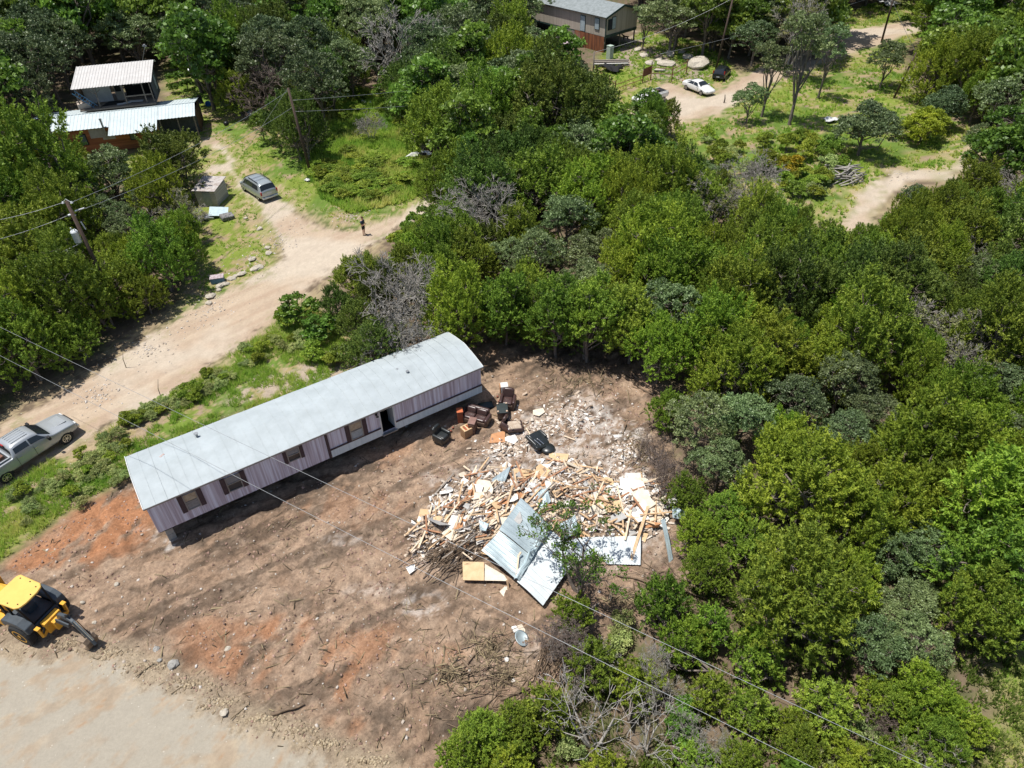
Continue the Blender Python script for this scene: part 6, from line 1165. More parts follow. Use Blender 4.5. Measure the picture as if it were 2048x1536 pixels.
# brushwood dragged to the left of the heap
def brush(u, v, n, L_, az, m, label, nm='brushwood', h=.5, w_=1.2, group=None, depth=1):
    p = GG(u, v); segs = []
    for i in range(n):
        a = az + DR.normal() * .28; q = np.array([DR.normal() * w_ * .4, DR.normal() * w_ * .35, DR.rand() * h]); d = np.array([math.cos(a), math.sin(a), DR.normal() * .12]); branching(DR, q - d * L_ * .5, d, L_ * DR.uniform(.6, 1.1), .028, depth, segs, .22, 0, (1, 3), .45, .55, 4)
    s = np.array(segs); s[:, 2] = np.maximum(s[:, 2], .02); s[:, 6] = np.maximum(s[:, 6], .02); V, F = tubes_np(s, 4); o = link(np_mesh(nm, V, [F]), nm, m); o.location = p; return tag(o, label, 'brushwood', group, 'stuff')
BRB = mat('brown_brushwood', (.22, .155, .105), (.11, .08, .055), 5, .9)
brush(905, 1105, 70, 2.6, .75, BRB, 'heap of brown cut cedar brush at the left edge of the debris pile', w_=1.6, depth=2)
brush(985, 1395, 26, 2.6, .2, BRB, 'loose roots and branches along the lower edge of the scraped soil', w_=2.4, h=.25); brush(1330, 1175, 22, 2.8, 2.6, BRB, 'loose branches on the soil below the debris near the right woods', w_=2.0, h=.2)
brush(1120, 1330, 60, 1.8, 1.2, BRB, 'brown dead brush at the foot of the bare brush trees', w_=2.0, h=.8, depth=2); brush(1285, 905, 16, 2.2, 1.3, DEADB, 'thin broken branches at the right edge of the clearing', w_=1.4, h=.3)
def log(u0, v0, u1, v1, r, label, m=None, bend=.12, group='fallen branches on the soil'):
    a, b_ = GG(u0, v0, r), GG(u1, v1, r); n = 6; q = (b_ - a).cross(Vector((0, 0, 1))).normalized(); pts = [a.lerp(b_, i / n) - a + q * bend * math.sin(i * 1.9) * (b_ - a).length * .2 + Vector((0, 0, .03 * math.sin(i * 2.2))) for i in range(n + 1)]
    o = MB().tube(pts, [r * (1 - .5 * i / n) for i in range(n + 1)], 7).build('fallen_branch', m or BRB, smooth=True); o.location = a; return tag(o, label, 'branch', group)
for a in ((545,1432,610,1412,.09,'dark straight log near the concrete edge'),(855,1480,862,1415,.06,'thin upright-looking branch low on the scraped soil'),(905,1365,990,1265,.05,'long thin branch lying left of the crumpled metal scrap'),(925,1320,1005,1395,.06,'curved root lying at the lower edge of the clearing'),(1000,1400,1060,1380,.07,'thick root beside the bottom cedars'),(1230,1150,1320,1172,.07,'long brown branch beyond the ragged tree'),(1320,1172,1360,1215,.06,'brown branch running towards the right woods'),(1270,1195,1340,1200,.05,'reddish branch on the soil below the debris'),(1055,1340,1090,1372,.06,'splintered reddish branch beside the brown brush'),
          (1240,748,1300,790,.10,'reddish cedar log at the shaded corner of the clearing'),(1262,745,1312,788,.07,'second reddish cedar log at the shaded corner of the clearing'),(600,1385,625,1390,.07,'short log on the scraped soil beside the log'),(470,1010,510,992,.05,'small dead branch in front of the mobile home'),(700,900,752,930,.04,'thin branch near the mobile home door'),(1430,1345,1470,1430,.06,'crooked dead branch on the brown litter at the bottom'),(1640,1440,1700,1400,.05,'pale crooked branch on the brown litter at the lower right')):
    log(*a)
# dusty black chair heap, scrap by the brush
# ------------------------------------------------------------------ furniture set out on the soil
LEB = mat('dark_brown_leather', (.075, .042, .038), (.05, .028, .025), 3, .32, spec=.6); LEK = mat('black_leather', (.022, .026, .027), (.015, .018, .019), 3, .35, spec=.6); BASE = mat('brown_sofa_cloth', (.13, .085, .065), (.09, .06, .045), 4, .8)
WDR = mat('red_brown_wood', (.36, .11, .055), (.26, .075, .04), 4, .45); WDB = mat('brown_wood_veneer', (.17, .095, .07), (.12, .07, .05), 4, .5); WDP = mat('raw_pale_wood', (.66, .48, .28), (.52, .36, .2), 5, .7)
def furn(nm, u, v, rz, label, cat): p = GG(u, v); return empty(nm, p, rz, label, cat)
def fb(par, nm, m, c, d, bev=.06, rot=(0, 0, 0), sub=0):
    o = MB().box((0, 0, 0), d, rot).build(nm, m, par, smooth=True, bevel=bev, seg=4); o.location = c; return o
# loveseat (local -y is the front)
o = furn('loveseat', 952, 843, -.42, 'dark brown leather loveseat beside the wooden cabinets', 'sofa')
fb(o, 'base', BASE, (0, 0, .22), (1.65, .85, .36), .04); fb(o, 'backrest', LEB, (0, .40, .62), (1.6, .28, .62), .12, (-.15, 0, 0))
for x in (-.38, .38): fb(o, 'seat_cushion', LEB, (x, -.06, .47), (.72, .66, .20), .09); fb(o, 'back_cushion', LEB, (x, .26, .72), (.72, .26, .44), .11, (-.25, 0, 0))
for x in (-.86, .86): fb(o, 'armrest', LEB, (x, 0, .40), (.22, .86, .56), .10)
def recl(u, v, rz, m, label, base=BASE, s=1.0):
    o = furn('armchair', u, v, rz, label, 'armchair'); o.scale = (s, s, s)
    fb(o, 'base', base, (0, 0, .20), (.82, .82, .34), .05); fb(o, 'seat_cushion', m, (0, -.08, .44), (.54, .62, .18), .08); fb(o, 'backrest', m, (0, .36, .68), (.70, .24, .66), .11, (-.22, 0, 0)); fb(o, 'headrest', m, (0, .40, .92), (.56, .22, .26), .10, (-.25, 0, 0))
    for x in (-.38, .38): fb(o, 'armrest', m, (x, -.02, .42), (.19, .82, .48), .09)
    return o
recl(884, 882, .95, LEK, 'black leather armchair standing alone on the soil before the mobile home', LEK); recl(1016, 812, -.15, LEB, 'dark brown leather recliner with cushions behind the flat black table', BASE, 1.12)
o = recl(1008, 858, 1.2, LEB, 'small brown leather chair tipped over beside the beige cloth', BASE, .85); o.rotation_euler = (.5, .2, 1.2)
o = furn('coffee_table', 1005, 832, .05, 'upturned dark table with four pale knobs on its top', 'table'); fb(o, 'table_top', mat('black_table_panel', (.035, .045, .045), None, 3, .5), (0, 0, .72), (.72, .95, .06), .02); fb(o, 'table_body', LEB, (0, 0, .42), (.66, .88, .54), .04)
for x in (-.28, .28):
    for y in (-.38, .38): c = MB().lathe([(.02, 0), (.055, .01), (.07, .05), (.055, .09), (.02, .10)], 12).build('leg', mat('pale_knob', (.62, .45, .33), None, 3, .4) if (x < 0 and y < 0) else bpy.data.materials['pale_knob'], o, smooth=True); c.location = (x, y, .75)
o = furn('white_box', 1009, 786, .1, 'white box with an orange side behind the brown recliner', 'box'); fb(o, 'box_body', mat('white_box_paint', (.70, .69, .66), None, 3, .6), (0, 0, .35), (.5, .5, .7), .03); fb(o, 'orange_side', SHT[2], (-.28, 0, .35), (.05, .5, .66), .01)
o = furn('nightstand', 921, 842, .15, 'narrow red-brown wooden stand left of the loveseat', 'cabinet'); fb(o, 'cabinet_body', WDR, (0, 0, .45), (.36, .42, .9), .01); fb(o, 'cabinet_top', mat('orange_red_top', (.55, .16, .07), (.45, .12, .05), 3, .4), (0, 0, .92), (.40, .46, .04), .01)
o = furn('open_dresser', 934, 869, .62, 'pale wooden dresser lying on its back with open drawer slots', 'dresser'); fb(o, 'dresser_body', mat('tan_dresser_side', (.40, .24, .13), (.3, .17, .09), 4, .6), (0, 0, .33), (.62, .55, .64), .01)
for x in (-.25, 0, .25): fb(o, 'divider', WDP, (x, 0, .68), (.09, .54, .06), .01)
for y in (-.24, .24): fb(o, 'rail', WDP, (0, y, .67), (.62, .07, .06), .01)
for x in (-.125, .125): fb(o, 'drawer_slot', WDR, (x, 0, .655), (.15, .40, .03), .005)
o = furn('tall_dresser', 946, 863, -.25, 'brown upright dresser in front of the loveseat', 'dresser'); fb(o, 'dresser_body', WDB, (0, 0, .48), (.42, .60, .94), .01); fb(o, 'dresser_top', mat('brown_top', (.27, .16, .13), (.2, .12, .1), 4, .4), (0, 0, .97), (.46, .64, .04), .01)
for z in (.25, .5, .75): fb(o, 'drawer_front', WDB, (0, -.31, z), (.38, .03, .2), .008)
o = furn('flat_screen', 972, 812, .25, 'flat dark screen lying in the shade beside the loveseat', 'television'); fb(o, 'screen_body', BLK, (0, 0, .10), (.95, .6, .07), .015, (.12, 0, 0)); fb(o, 'screen_face', mat('dark_green_glass', (.03, .045, .045), None, 3, .12), (0, 0, .145), (.86, .5, .01), .003, (.12, 0, 0))
for u, v, lab in ((906, 857, 'reddish ball on the soil left of the pale dresser, the farther one'), (902, 863, 'reddish ball on the soil left of the pale dresser, the nearer one'), (995, 792, 'reddish ball beside the white box'), (998, 804, 'pale ball beside the upturned table')):
    p = GG(u, v, .07); o = MB().lathe([(.01, -.08), (.05, -.065), (.08, 0), (.05, .065), (.01, .08)], 14).build('ball', mat('reddish_ball', (.35, .12, .08), (.28, .09, .06), 4, .4) if u == 906 else bpy.data.materials['reddish_ball'], smooth=True, sub=1); o.location = p; tag(o, lab, 'ball', 'small balls on the soil')
# overturned chair with beige underside
o = furn('overturned_chair', 1029, 861, .2, 'overturned dark chair showing its beige cloth underside', 'chair'); fb(o, 'chair_shell', LEB, (0, 0, .22), (1.05, .8, .36), .12, (.25, .1, 0)); fb(o, 'beige_cloth', mat('beige_underside', (.52, .43, .34), (.36, .27, .2), 5, .9), (0, -.05, .40), (.82, .58, .08), .05, (.25, .1, 0))
for a in ((-.3, -.2), (.28, .15)): fb(o, 'fold', bpy.data.materials['beige_underside'], (a[0], a[1], .47), (.12, .5, .10), .04, (.2, .3, .5))
o = furn('broken_armchair', 1078, 888, .5, 'broken black armchair lying on white scraps beyond the debris pile', 'armchair'); fb(o, 'back_shell', LEK, (0, .1, .30), (1.0, 1.1, .30), .10, (.3, .15, .2)); fb(o, 'seat_shell', LEK, (-.25, -.45, .30), (.75, .5, .26), .10, (-.2, .3, 0)); fb(o, 'armrest', LEK, (-.5, .1, .45), (.2, 1.0, .26), .08, (.2, .2, .25)); fb(o, 'armrest', LEK, (.48, .35, .38), (.18, .7, .22), .08, (.1, .2, .2))
for x in (-.25, -.05): fb(o, 'metal_strip', CHROME, (x, -.25, .50), (.05, .55, .03), .005, (.3, .1, .4))
o = furn('seat_cushion_disc', 1096, 901, 0, 'round black seat cushion beside the broken black armchair', 'seat'); MB().lathe([(.05, .02), (.40, .04), (.44, .16), (.38, .26), (.05, .28)], 24).build('seat_pad', LEK, o, smooth=True); MB().lathe([(.30, 0), (.36, .03), (.30, .05)], 20).build('seat_rim', BLK, o)
# crumpled metal scraps near the brush
o = empty('bent_sink', GG(1038, 1268), .6, 'bent pale grey basin and torn metal plate lying near the bottom brush', 'scrap'); o.scale = (.72, .72, .72)
MB().lathe([(.10, .02), (.30, .04), (.42, .16), (.46, .20), (.38, .18), (.24, .08), (.05, .07)], 18, Euler((.3, .2, 0)).to_matrix().to_4x4() @ Matrix.Translation((-.1, -.35, .1)) @ Matrix.Scale(1.25, 4, (0, 1, 0))).build('basin', GALV, o, smooth=True)
MB().prism([(0, -.2), (.5, -.1), (.55, .5), (.2, .55)], .1, .13, Euler((.1, .25, 0)).to_matrix().to_4x4()).build('metal_plate', SHT[4], o); MB().prism([(-.35, .1), (.05, .05), (.1, .5), (-.25, .6)], .15, .35, Euler((-.1, .2, 0)).to_matrix().to_4x4()).build('white_shell', SHT[1], o, bevel=.06)
# stones
STONE = mat('pale_limestone', (.50, .45, .37), (.34, .30, .245), 5, .9, bump=.6); STG = mat('grey_stone', (.36, .345, .32), (.24, .23, .21), 5, .9, bump=.5); SR = np.random.RandomState(8)
def stone(u, v, s, label, group, m=None, flat=.5, el=1.0, rz=None):
    m_ = MB(); n1_, n2_ = 7, 4; vs = []; fs = []
    for j in range(n2_ + 1):
        ph = math.pi * j / n2_
        for i in range(n1_): a = 2 * math.pi * i / n1_; k = SR.uniform(.75, 1.15); vs.append((s * el * .5 * math.sin(ph) * math.cos(a) * k + (1e-3 * i if j in (0, n2_) else 0), s * .5 * math.sin(ph) * math.sin(a) * k, s * flat * .5 * -math.cos(ph) * SR.uniform(.85, 1.1)))
    for j in range(n2_):
        for i in range(n1_): i2 = (i + 1) % n1_; fs.append((j * n1_ + i, j * n1_ + i2, (j + 1) * n1_ + i2, (j + 1) * n1_ + i))
    o = m_.add(vs, fs).build('stone', m or STONE, bevel=.02 * s, seg=1); o.location = GG(u, v, s * flat * .25); o.rotation_euler = (SR.normal() * .15, SR.normal() * .15, SR.rand() * 6 if rz is None else rz); return tag(o, label, 'stone', group)
for i, (u, v, s, el, lab) in enumerate(((418,607,.6,1.0,'end stone of the row lining the dirt road'),(421,593,.8,1.5,'long stone second from the near end of the road row'),(437,580,.5,1,'stone third from the near end of the road row'),(440,573,.8,1.3,'long stone fourth from the near end of the road row'),(452,568,.6,1.4,'stone beside the little sign in the road row'),(463,558,.6,1.5,'stone in the middle of the road row'),(472,552,.5,1.2,'stone past the middle of the road row'),(484,548,.7,1.6,'long stone in the far half of the road row'),(514,538,.8,1.8,'darker long stone at the far end of the road row'),(505,519,.7,1.4,'pale slab on the grass above the road row'),(520,460,.6,1.2,'pale stone on the verge below the scrap heap'),(536,497,.6,1.0,'pale stone at the road junction verge'),(538,507,.6,1.2,'second pale stone at the road junction verge'),(492,438,.5,1.1,'pale stone on the grass near the scrap heap'))):
    stone(u, v, s, lab, None, el=el, rz=.75 + SR.normal() * .3)
for i, (u, v, s, f_, lab) in enumerate(((1395,133,3.6,.5,'largest pale boulder beside the black hatchback'),(1340,112,1.6,.6,'square pale boulder above the pipe fence'),(1333,130,2.6,.35,'broad flat boulder behind the pipe fence'),(1300,128,1.5,.4,'flat boulder left of the broad flat one'),(1288,112,1.6,.4,'flat grey boulder in the row near the stilt house'),(1275,100,1.5,.4,'boulder nearest the stilt house'),(1318,122,1.3,.4,'small flat boulder in the boulder row'),(1320,142,1.4,.4,'flat boulder just behind the rusty gate posts'),(1375,116,1.8,.4,'dark flat boulder above the largest boulder'),(1362,106,1.2,.4,'small boulder at the edge of the back woods'))):
    stone(u, v, s, lab, None, el=1.25, flat=f_)
for u, v, s, lab in ((347,1332,.55,'largest pale stone beside the concrete edge'),(320,1322,.25,'small pale stone beside the largest one'),(313,1300,.35,'pale flat stone above the concrete edge'),(455,1297,.35,'pale pointed stone on the clay patch'),(450,1428,.5,'flat tan stone on the sandy strip'),(234,1170,.30,'oval tan stone near the digging arm'),(165,1205,.25,'pale stone close behind the backhoe'),(118,1192,.25,'pale stone beside the backhoe cab'),(190,1246,.25,'small pale stone at the tip of the digging arm'),(1013,1320,.25,'square white tile lying on dark soil'),(1027,1360,.22,'second white tile lying on dark soil'),(858,1102,.35,'white block left of the brush heap'),(839,1085,.35,'white crumbled block left of the debris'),(870,1055,.35,'white plaster lump at the left tip of the debris'),(930,772,.0,''),(1243,900,.3,'white lump at the right side of the clearing')):
    if s: stone(u, v, s, lab, None, m=STG if u > 200 and v > 1290 and u < 400 else SHT[1] if u > 800 else STONE)
# yard things: scrap heap, small sign box, grill, chairs, white tarp, dish, boat hull
o = empty('scrap_heap', GG(440, 432), .2, 'heap of silver sheets and junk beside the small shed', 'scrap'); MB().box((0, 0, .45), (1.7, 1.3, .03), (.25, .15, 0)).build('silver_sheet', CRUM, o); MB().box((.8, -.9, .25), (1.2, .8, .4), (.2, .1, .5)).build('dark_junk', mat('dark_junk_mix', (.30, .29, .28), (.05, .05, .05), 6, .7), o, bevel=.08); MB().box((-1.0, -.4, .2), (1.0, .8, .3), (.1, .2, .2)).build('grey_junk', GREYM, o, bevel=.05)
o = empty('cage_box', GG(436, 562), .25, 'small box with a pale mottled top and blue side in the roadside grass', 'box'); MB().box((0, 0, .25), (1.05, .65, .46)).build('box_side', mat('blue_box', (.12, .22, .30), (.08, .14, .2), 6, .6), o); MB().box((0, 0, .5), (1.1, .7, .05)).build('box_top', mat('mottled_top', (.55, .50, .52), (.22, .14, .15), 9, .7), o)
o = empty('kettle_grill', GG(456, 260), 0, 'round black kettle grill standing on the yard grass', 'grill'); MB().lathe([(.06, .50), (.26, .58), (.33, .78), (.30, .92), (.16, 1.04), (.03, 1.06)], 18).build('grill_bowl', BLK, o, smooth=True)
for a in (0, 2.1, 4.2): MB().tube([(.18 * math.cos(a), .18 * math.sin(a), .6), (.34 * math.cos(a), .34 * math.sin(a), 0)], .018, 6).build('leg', GREYM, o)
o = empty('satellite_dish', GG(392, 172), .4, 'pale satellite dish on a post behind the metal-roofed house', 'satellite dish'); MB().lathe([(.02, 0), (.3, .05), (.55, .16), (.56, .17), (.3, .08), (.02, .03)], 20, Matrix.Translation((0, 0, 1.9)) @ Euler((.9, .5, 0)).to_matrix().to_4x4()).build('dish', GREYM, o, smooth=True); MB().tube([(0, 0, 0), (0, 0, 1.9)], .04, 8).tube([(0, 0, 1.9), (-.5, -.4, 1.9)], .025, 6).build('mast', GREYM, o)
o = empty('yard_chair', GG(405, 213), .6, 'dark folding yard chair beside the metal-roofed house', 'chair'); MB().box((0, 0, .42), (.6, .55, .06)).build('seat', BLK, o); MB().box((0, .35, .85), (.6, .06, .9), (-.35, 0, 0)).build('backrest', BLK, o)
for x in (-.27, .27):
    for y in (-.25, .25): MB().box((x, y, .2), (.04, .04, .42)).build('leg', GREYM, o)
o = MB().lathe([(.02, 0), (.26, .01), (.36, .45), (.38, .48), (.33, .46), (.24, .06), (.02, .05)], 20).build('blue_tub', mat('bright_blue_plastic', (.03, .17, .45), None, 3, .4), smooth=True); o.location = GG(418, 211, .05); o.rotation_euler = (.9, .3, 0); tag(o, 'bright blue plastic tub lying beside the dark yard chair', 'tub')
def cloth(u, v, pts, m, nm, label, cat, seed):
    rg2_ = np.random.RandomState(seed); p = GG(u, v); n = 9; m_ = MB(); vs = []; 
    for j in range(n):
        for i in range(n): a, b_ = i / (n - 1), j / (n - 1); q = Vector((pts[0] * (a - .5), pts[1] * (b_ - .5), 0)); vs.append((q.x + rg2_.normal() * .05, q.y + rg2_.normal() * .05, pts[2] * vnoise(np.array([a * 3.7 + seed]), np.array([b_ * 3.7]))[0] + .03))
    fs = [(j * n + i, j * n + i + 1, (j + 1) * n + i + 1, (j + 1) * n + i) for j in range(n - 1) for i in range(n - 1)]; o = m_.add(vs, fs).build(nm, m, smooth=True); solid(o, .02); o.location = p; o.rotation_euler = (0, 0, seed * .7); return tag(o, label, cat)
TARPW = mat('white_tarp', (.62, .62, .60), (.5, .5, .49), 3, .6)
cloth(503, 230, (2.2, .9, .35), TARPW, 'white_tarp', 'crumpled white tarp on the yard grass behind the cedar', 'tarp', 3); cloth(616, 362, (.6, .5, .2), TARPW, 'white_bag', 'small white bag on the grass near the leaning field pole', 'bag', 4); cloth(1660, 243, (1.7, 1.3, .5), TARPW, 'white_tarp', 'white tarp over junk behind the round dark tree', 'tarp', 5); cloth(1810, 165, (1.2, .9, .6), TARPW, 'white_bag', 'white bag at the foot of the dark leaning pole', 'bag', 6); cloth(1775, 12, (3.5, 2.5, .9), TARPW, 'pale_tarp', 'pale tarp and junk beside the far dirt road at the top edge', 'tarp', 7)
cloth(1221, 143, (3.0, 2.0, 1.1), BLACK, 'black_tarp', 'black tarp over a low heap behind the pipe fence', 'tarp', 8); cloth(1122, 90, (6.5, 3.5, 1.5), mat('pinkish_tarp', (.52, .42, .45), (.30, .22, .28), 2, .7), 'pinkish_tarp', 'pinkish pale tarp over junk left of the rusty skirt', 'tarp', 9); cloth(735, 208, (.9, 1.6, .4), TARPW, 'white_scrap', 'white scrap lying in the weedy field', 'scrap', 10)
o = empty('lumber_stack', GG(1220, 132), .0, 'low stack of dark and pale boards behind the pipe fence', 'lumber stack')
for i, (y, z) in enumerate(((-.6, .5), (-.2, .52), (.2, .55), (.6, .5), (-.4, .7), (.3, .72))): MB().box((.2 * (i % 2), y, z), (5.0, .3, .12)).build('board', LUMB[3] if i != 0 else SHT[1], o)
for x in (-2, 2): MB().box((x, 0, .22), (.3, 1.6, .44)).build('support', LUMB[3], o)
# wrecked white boat hull / pedal boat by the field
o = empty('broken_boat', GG(838, 318), .15, 'broken white boat shell lying at the field edge with a yellow underside', 'boat')
hp = [(-1.5, -.5), (1.1, -.75), (1.5, -.2), (1.4, .5), (.3, .85), (-.6, .55)]; m_ = MB(); vs = [(x * .8, y * .8, .12) for x, y in hp] + [(x, y, .62 + .1 * (i % 2)) for i, (x, y) in enumerate(hp)] + [(x * .86, y * .8, .6) for x, y in hp] + [(x * .7, y * .6, .38) for x, y in hp]; n = 6
fs = [(i, (i + 1) % n, n + (i + 1) % n, n + i) for i in range(n)]; m_.add(vs[:12], fs).build('hull', mat('yellow_gelcoat', (.55, .42, .14), (.45, .33, .1), 3, .5), o)
m_ = MB().add(vs[6:], [(i, (i + 1) % n, n + (i + 1) % n, n + i) for i in range(n)] + [(n + i, n + (i + 1) % n, 2 * n + (i + 1) % n, 2 * n + i) for i in range(n)] + [tuple(2 * n + i for i in range(n))]); m_.build('deck', mat('white_gelcoat', (.74, .74, .73), (.64, .64, .63), 3, .4), o); MB().prism([(-.1, .0), (.8, -.2), (.9, .15), (.2, .35)], .40, .64).build('cockpit', BLACK, o)
for a in ((785,345,808,318),(795,352,815,330),(822,350,842,332)): log(*a, .07, 'weathered grey board lying below the broken boat', GREYW, .03, 'weathered boards below the boat')
# stick pile
for i in range(34):
    p = GG(1692 + SR.uniform(-26, 26), 356 + SR.uniform(-12, 14)); a = SR.uniform(-.35, .9) + (1.2 if i % 6 == 0 else 0); L_ = SR.uniform(1.6, 3.2); d = Vector((math.cos(a), math.sin(a), SR.normal() * .10)) * L_; o = MB().tube([tuple(-d / 2), tuple(Vector((SR.normal() * .08, SR.normal() * .08, .05))), tuple(d / 2)], [.08, .07, .05], 6).build('cut_branch', DEADT, smooth=True); o.location = p + Vector((0, 0, .12 + SR.rand() * .75)); tag(o, 'grey cut branch in the stick pile', 'branch', 'sticks of the stick pile')
# stump posts
for u, v, h_, lab in ((1448,205,1.0,'short dark post on the verge beside the slim trees'),(252,735,1.5,'thin dead stick standing on the road bank'),(322,795,1.6,'taller dead stick standing on the road bank')):
    p = GG(u, v); o = MB().tube([(0, 0, -.1), (.05, .02, h_ * .5), (-.02 if h_ < 1.2 else .3, .05, h_)], [.09 if h_ < 1.2 else .03, .08 if h_ < 1.2 else .022, .06 if h_ < 1.2 else .012], 7).build('stake', GREYW, smooth=True); o.location = p; tag(o, lab, 'post')
# small dog-sized dark animal under the stilt house
def skin(name, J, E, m, parent=None, sub=1, root=0):
    me = bpy.data.meshes.new(name); me.from_pydata([j[0] for j in J], E, []); me.update(); o = link(me, name, m, parent)
    sk = o.modifiers.new('skin', 'SKIN'); 
    for v, j in zip(me.skin_vertices[0].data if me.skin_vertices else [], J): v.radius = j[1] if isinstance(j[1], tuple) else (j[1], j[1])
    if me.skin_vertices: me.skin_vertices[0].data[root].use_root = True
    s_ = o.modifiers.new('s', 'SUBSURF'); s_.levels = sub; s_.render_levels = sub; sk.use_smooth_shade = True
    return o
def skin2(name, J, E, m, parent=None, sub=1, root=0):
    """skeleton -> continuous skinned surface"""
    me = bpy.data.meshes.new(name); me.from_pydata([j[0] for j in J], E, []); me.update(); o = link(me, name, m, parent); o.modifiers.new('skin', 'SKIN').use_smooth_shade = True
    if not me.skin_vertices:
        import bmesh
        bm = bmesh.new(); bm.from_mesh(me); bm.verts.layers.skin.verify(); bm.to_mesh(me); bm.free()
    for v, j in zip(me.skin_vertices[0].data, J): v.radius = j[1] if isinstance(j[1], tuple) else (j[1], j[1]); v.use_root = False
    me.skin_vertices[0].data[root].use_root = True
    s_ = o.modifiers.new('s', 'SUBSURF'); s_.levels = sub; s_.render_levels = sub; return o
dog = skin2('dog', [((0, 0, .52), .13), ((.3, 0, .55), .16), ((-.35, 0, .54), .13), ((.5, 0, .68), .09), ((.66, 0, .78), .085), ((.80, 0, .73), .045), ((-.55, 0, .62), .03), ((-.72, .03, .5), .018)] + [((.3, s * .1, .32), .05) for s in (1, -1)] + [((.31, s * .1, .04), .03) for s in (1, -1)] + [((-.34, s * .11, .36), .06) for s in (1, -1)] + [((-.44, s * .11, .18), .03) for s in (1, -1)] + [((-.40, s * .11, .03), .028) for s in (1, -1)] + [((.62, s * .06, .90), .02) for s in (1, -1)],
             [(0, 1), (0, 2), (1, 3), (3, 4), (4, 5), (2, 6), (6, 7), (1, 8), (1, 9), (8, 10), (9, 11), (2, 12), (2, 13), (12, 14), (13, 15), (14, 16), (15, 17), (4, 18), (4, 19)], mat('black_fur', (.02, .018, .016), None, 8, .8)); dog.location = GG(1251, 80); dog.rotation_euler = (0, 0, 2.6); tag(dog, 'small dark dog standing in the shade beside the stilt house', 'dog')
# ------------------------------------------------------------------ the standing person
pp = GG(729, 471); per = empty('person', pp, R(-25), 'person in dark blue shirt and black shorts standing on the dirt road with a phone', 'person')
SKN = mat('skin', (.46, .25, .17), (.42, .22, .15), 4, .5)
J = [((0, 0, .98), (.12, .16)), ((0, 0, 1.18), (.105, .15)), ((0, .0, 1.40), (.10, .16)), ((.02, 0, 1.52), .055), ((.05, 0, 1.60), .07), ((.065, 0, 1.70), (.10, .085)), ((.06, 0, 1.78), .07)]
E_ = [(0, 1), (1, 2), (2, 3), (3, 4), (4, 5), (5, 6)]
def limb(par, pts):
    i0 = par
    for p_, r_ in pts: J.append((p_, r_)); E_.append((i0, len(J) - 1)); i0 = len(J) - 1
    return i0
for s in (1, -1):
    limb(0, [((0, s * .10, .86), .09), ((.01, s * .11, .50), .058), ((-.02, s * .11, .28), .052), ((-.02, s * .11, .09), .036), ((.08, s * .12, .045), .035), ((.16, s * .125, .035), .028)])
    w_ = limb(2, [((0, s * .19, 1.41), .06), ((.02, s * .235, 1.15), .045), ((.16, s * .17, 1.07), .036), ((.29, s * .07, 1.13), .026), ((.33, s * .055, 1.15), .032)])
    for k in range(4): limb(w_, [((.365 + .004 * k, s * (.075 - .016 * k) , 1.165 - .006 * k), .0095), ((.385, s * (.06 - .016 * k), 1.19 - .008 * k), .008)])
    limb(w_, [((.345, s * .03, 1.18), .0105), ((.37, s * .015, 1.195), .009)])
skin2('body', J, E_, SKN, per, 2)
TS = mat('navy_shirt', (.035, .06, .10), (.025, .045, .075), 5, .85); SH_ = mat('black_shorts', (.016, .018, .02), None, 5, .9)
Js = [((0, 0, 1.02), (.135, .175)), ((0, 0, 1.2), (.12, .165)), ((0, 0, 1.38), (.115, .175)), ((.01, 0, 1.475), .085)]; Es = [(0, 1), (1, 2), (2, 3)]
for s in (1, -1): Js += [((0, s * .20, 1.41), .075), ((.015, s * .235, 1.22), .065)]; Es += [(2, len(Js) - 2), (len(Js) - 2, len(Js) - 1)]
skin2('shirt', Js, Es, TS, per, 2)
Js = [((0, 0, 1.0), (.135, .175)), ((0, 0, .92), (.13, .165))]; Es = [(0, 1)]
for s in (1, -1): Js += [((0, s * .10, .82), .105), ((.01, s * .115, .56), .085)]; Es += [(1, len(Js) - 2), (len(Js) - 2, len(Js) - 1)]
skin2('shorts', Js, Es, SH_, per, 2)
h_ = MB().lathe([(.02, -.02), (.095, .0), (.108, .05), (.09, .11), (.05, .14), (.01, .145)], 16, Matrix.Translation((.045, 0, 1.70)) @ Euler((0, -.25, 0)).to_matrix().to_4x4()).build('hair', mat('reddish_brown_hair', (.10, .04, .025), None, 8, .7), per, smooth=True)
fc_ = MB()
for s in (1, -1): fc_.lathe([(.002, -.012), (.012, 0), (.002, .012)], 8, Matrix.Translation((.158, s * .033, 1.70)))
fc_.build('eyes', BLK, per, smooth=True); MB().box((.168, 0, 1.675), (.035, .025, .04)).build('nose', SKN, per, bevel=.01); MB().box((.150, 0, 1.635), (.012, .05, .012)).build('mouth', mat('lips', (.35, .12, .1), None, 3, .5), per, bevel=.003)
for s in (1, -1): MB().box((.055, s * .092, 1.69), (.035, .014, .06)).build('ear', SKN, per, bevel=.006); MB().box((.06, s * .12, .035), (.28, .10, .07)).build('shoe', BLK, per, bevel=.03)
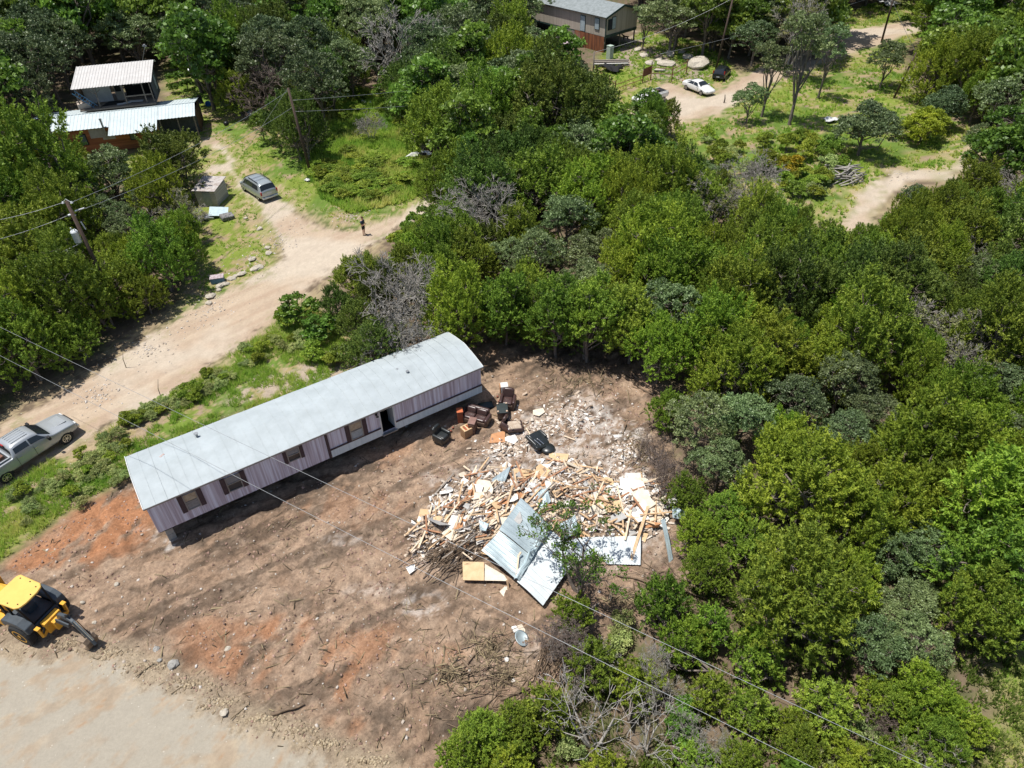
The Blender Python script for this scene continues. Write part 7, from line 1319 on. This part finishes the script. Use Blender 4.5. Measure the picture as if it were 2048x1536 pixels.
ph_ = MB().box((0, 0, 0), (.012, .075, .15), (0, .6, 0)).build('phone', mat('phone_case', (.5, .5, .5), None, 3, .3)); ph_.parent = None; ph_.matrix_world = per.matrix_basis @ Matrix.Translation((.385, 0, 1.20)); tag(ph_, 'small phone held in both hands by the standing person', 'phone')

bpy.context.view_layer.update()
ORD = ['leftmost', 'second from left', 'third from left', 'fourth from left', 'fifth from left', 'sixth from left', 'seventh from left', 'eighth from left', 'ninth from left', 'tenth from left', 'eleventh from left', 'twelfth from left', 'thirteenth from left', 'fourteenth from left', 'fifteenth from left', 'sixteenth from left', 'seventeenth from left', 'eighteenth from left', 'nineteenth from left', 'twentieth from left']
ORD += [a + ' from left' for a in ('twenty-first', 'twenty-second', 'twenty-third', 'twenty-fourth', 'twenty-fifth', 'twenty-sixth', 'twenty-seventh', 'twenty-eighth', 'twenty-ninth', 'thirtieth', 'thirty-first', 'thirty-second')]
def groups_():
    d = {}
    for o in sc.objects:
        if o.parent is None and 'label' in o and o.get('kind') is None: d.setdefault(o['label'], []).append(o)
    return d
for lab, os_ in groups_().items():                                  # look-alikes: say in which corner of their patch they stand
    n = len(os_); wood = 'woods' in lab
    if n > (20 if wood else 14):
        P_ = [PJ(o.matrix_world.translation)[:2] for o in os_]; us = sorted(p[0] for p in P_); vs_ = sorted(p[1] for p in P_); big = n > 60
        HN = ['far left', 'left', 'middle', 'right', 'far right'] if big else ['left', 'right']; VN = ['upper', 'central', 'lower'] if big else ['upper', 'lower']
        for o, (u, v) in zip(os_, P_):
            h_ = HN[min(len(HN) - 1, us.index(u) * len(HN) // n)]; k_ = VN[min(len(VN) - 1, vs_.index(v) * len(VN) // n)]; o['label'] = lab + ', ' + k_ + ' ' + h_ + ('' if wood else ' part')
for lab, os_ in groups_().items():                                  # then count from the left of the photo
    if 1 < len(os_) <= 33:
        os_.sort(key=lambda o: PJ(o.matrix_world.translation)[0])
        for i, o in enumerate(os_): o['label'] = lab + ', ' + (ORD[i] if i < len(os_) - 1 else 'rightmost')
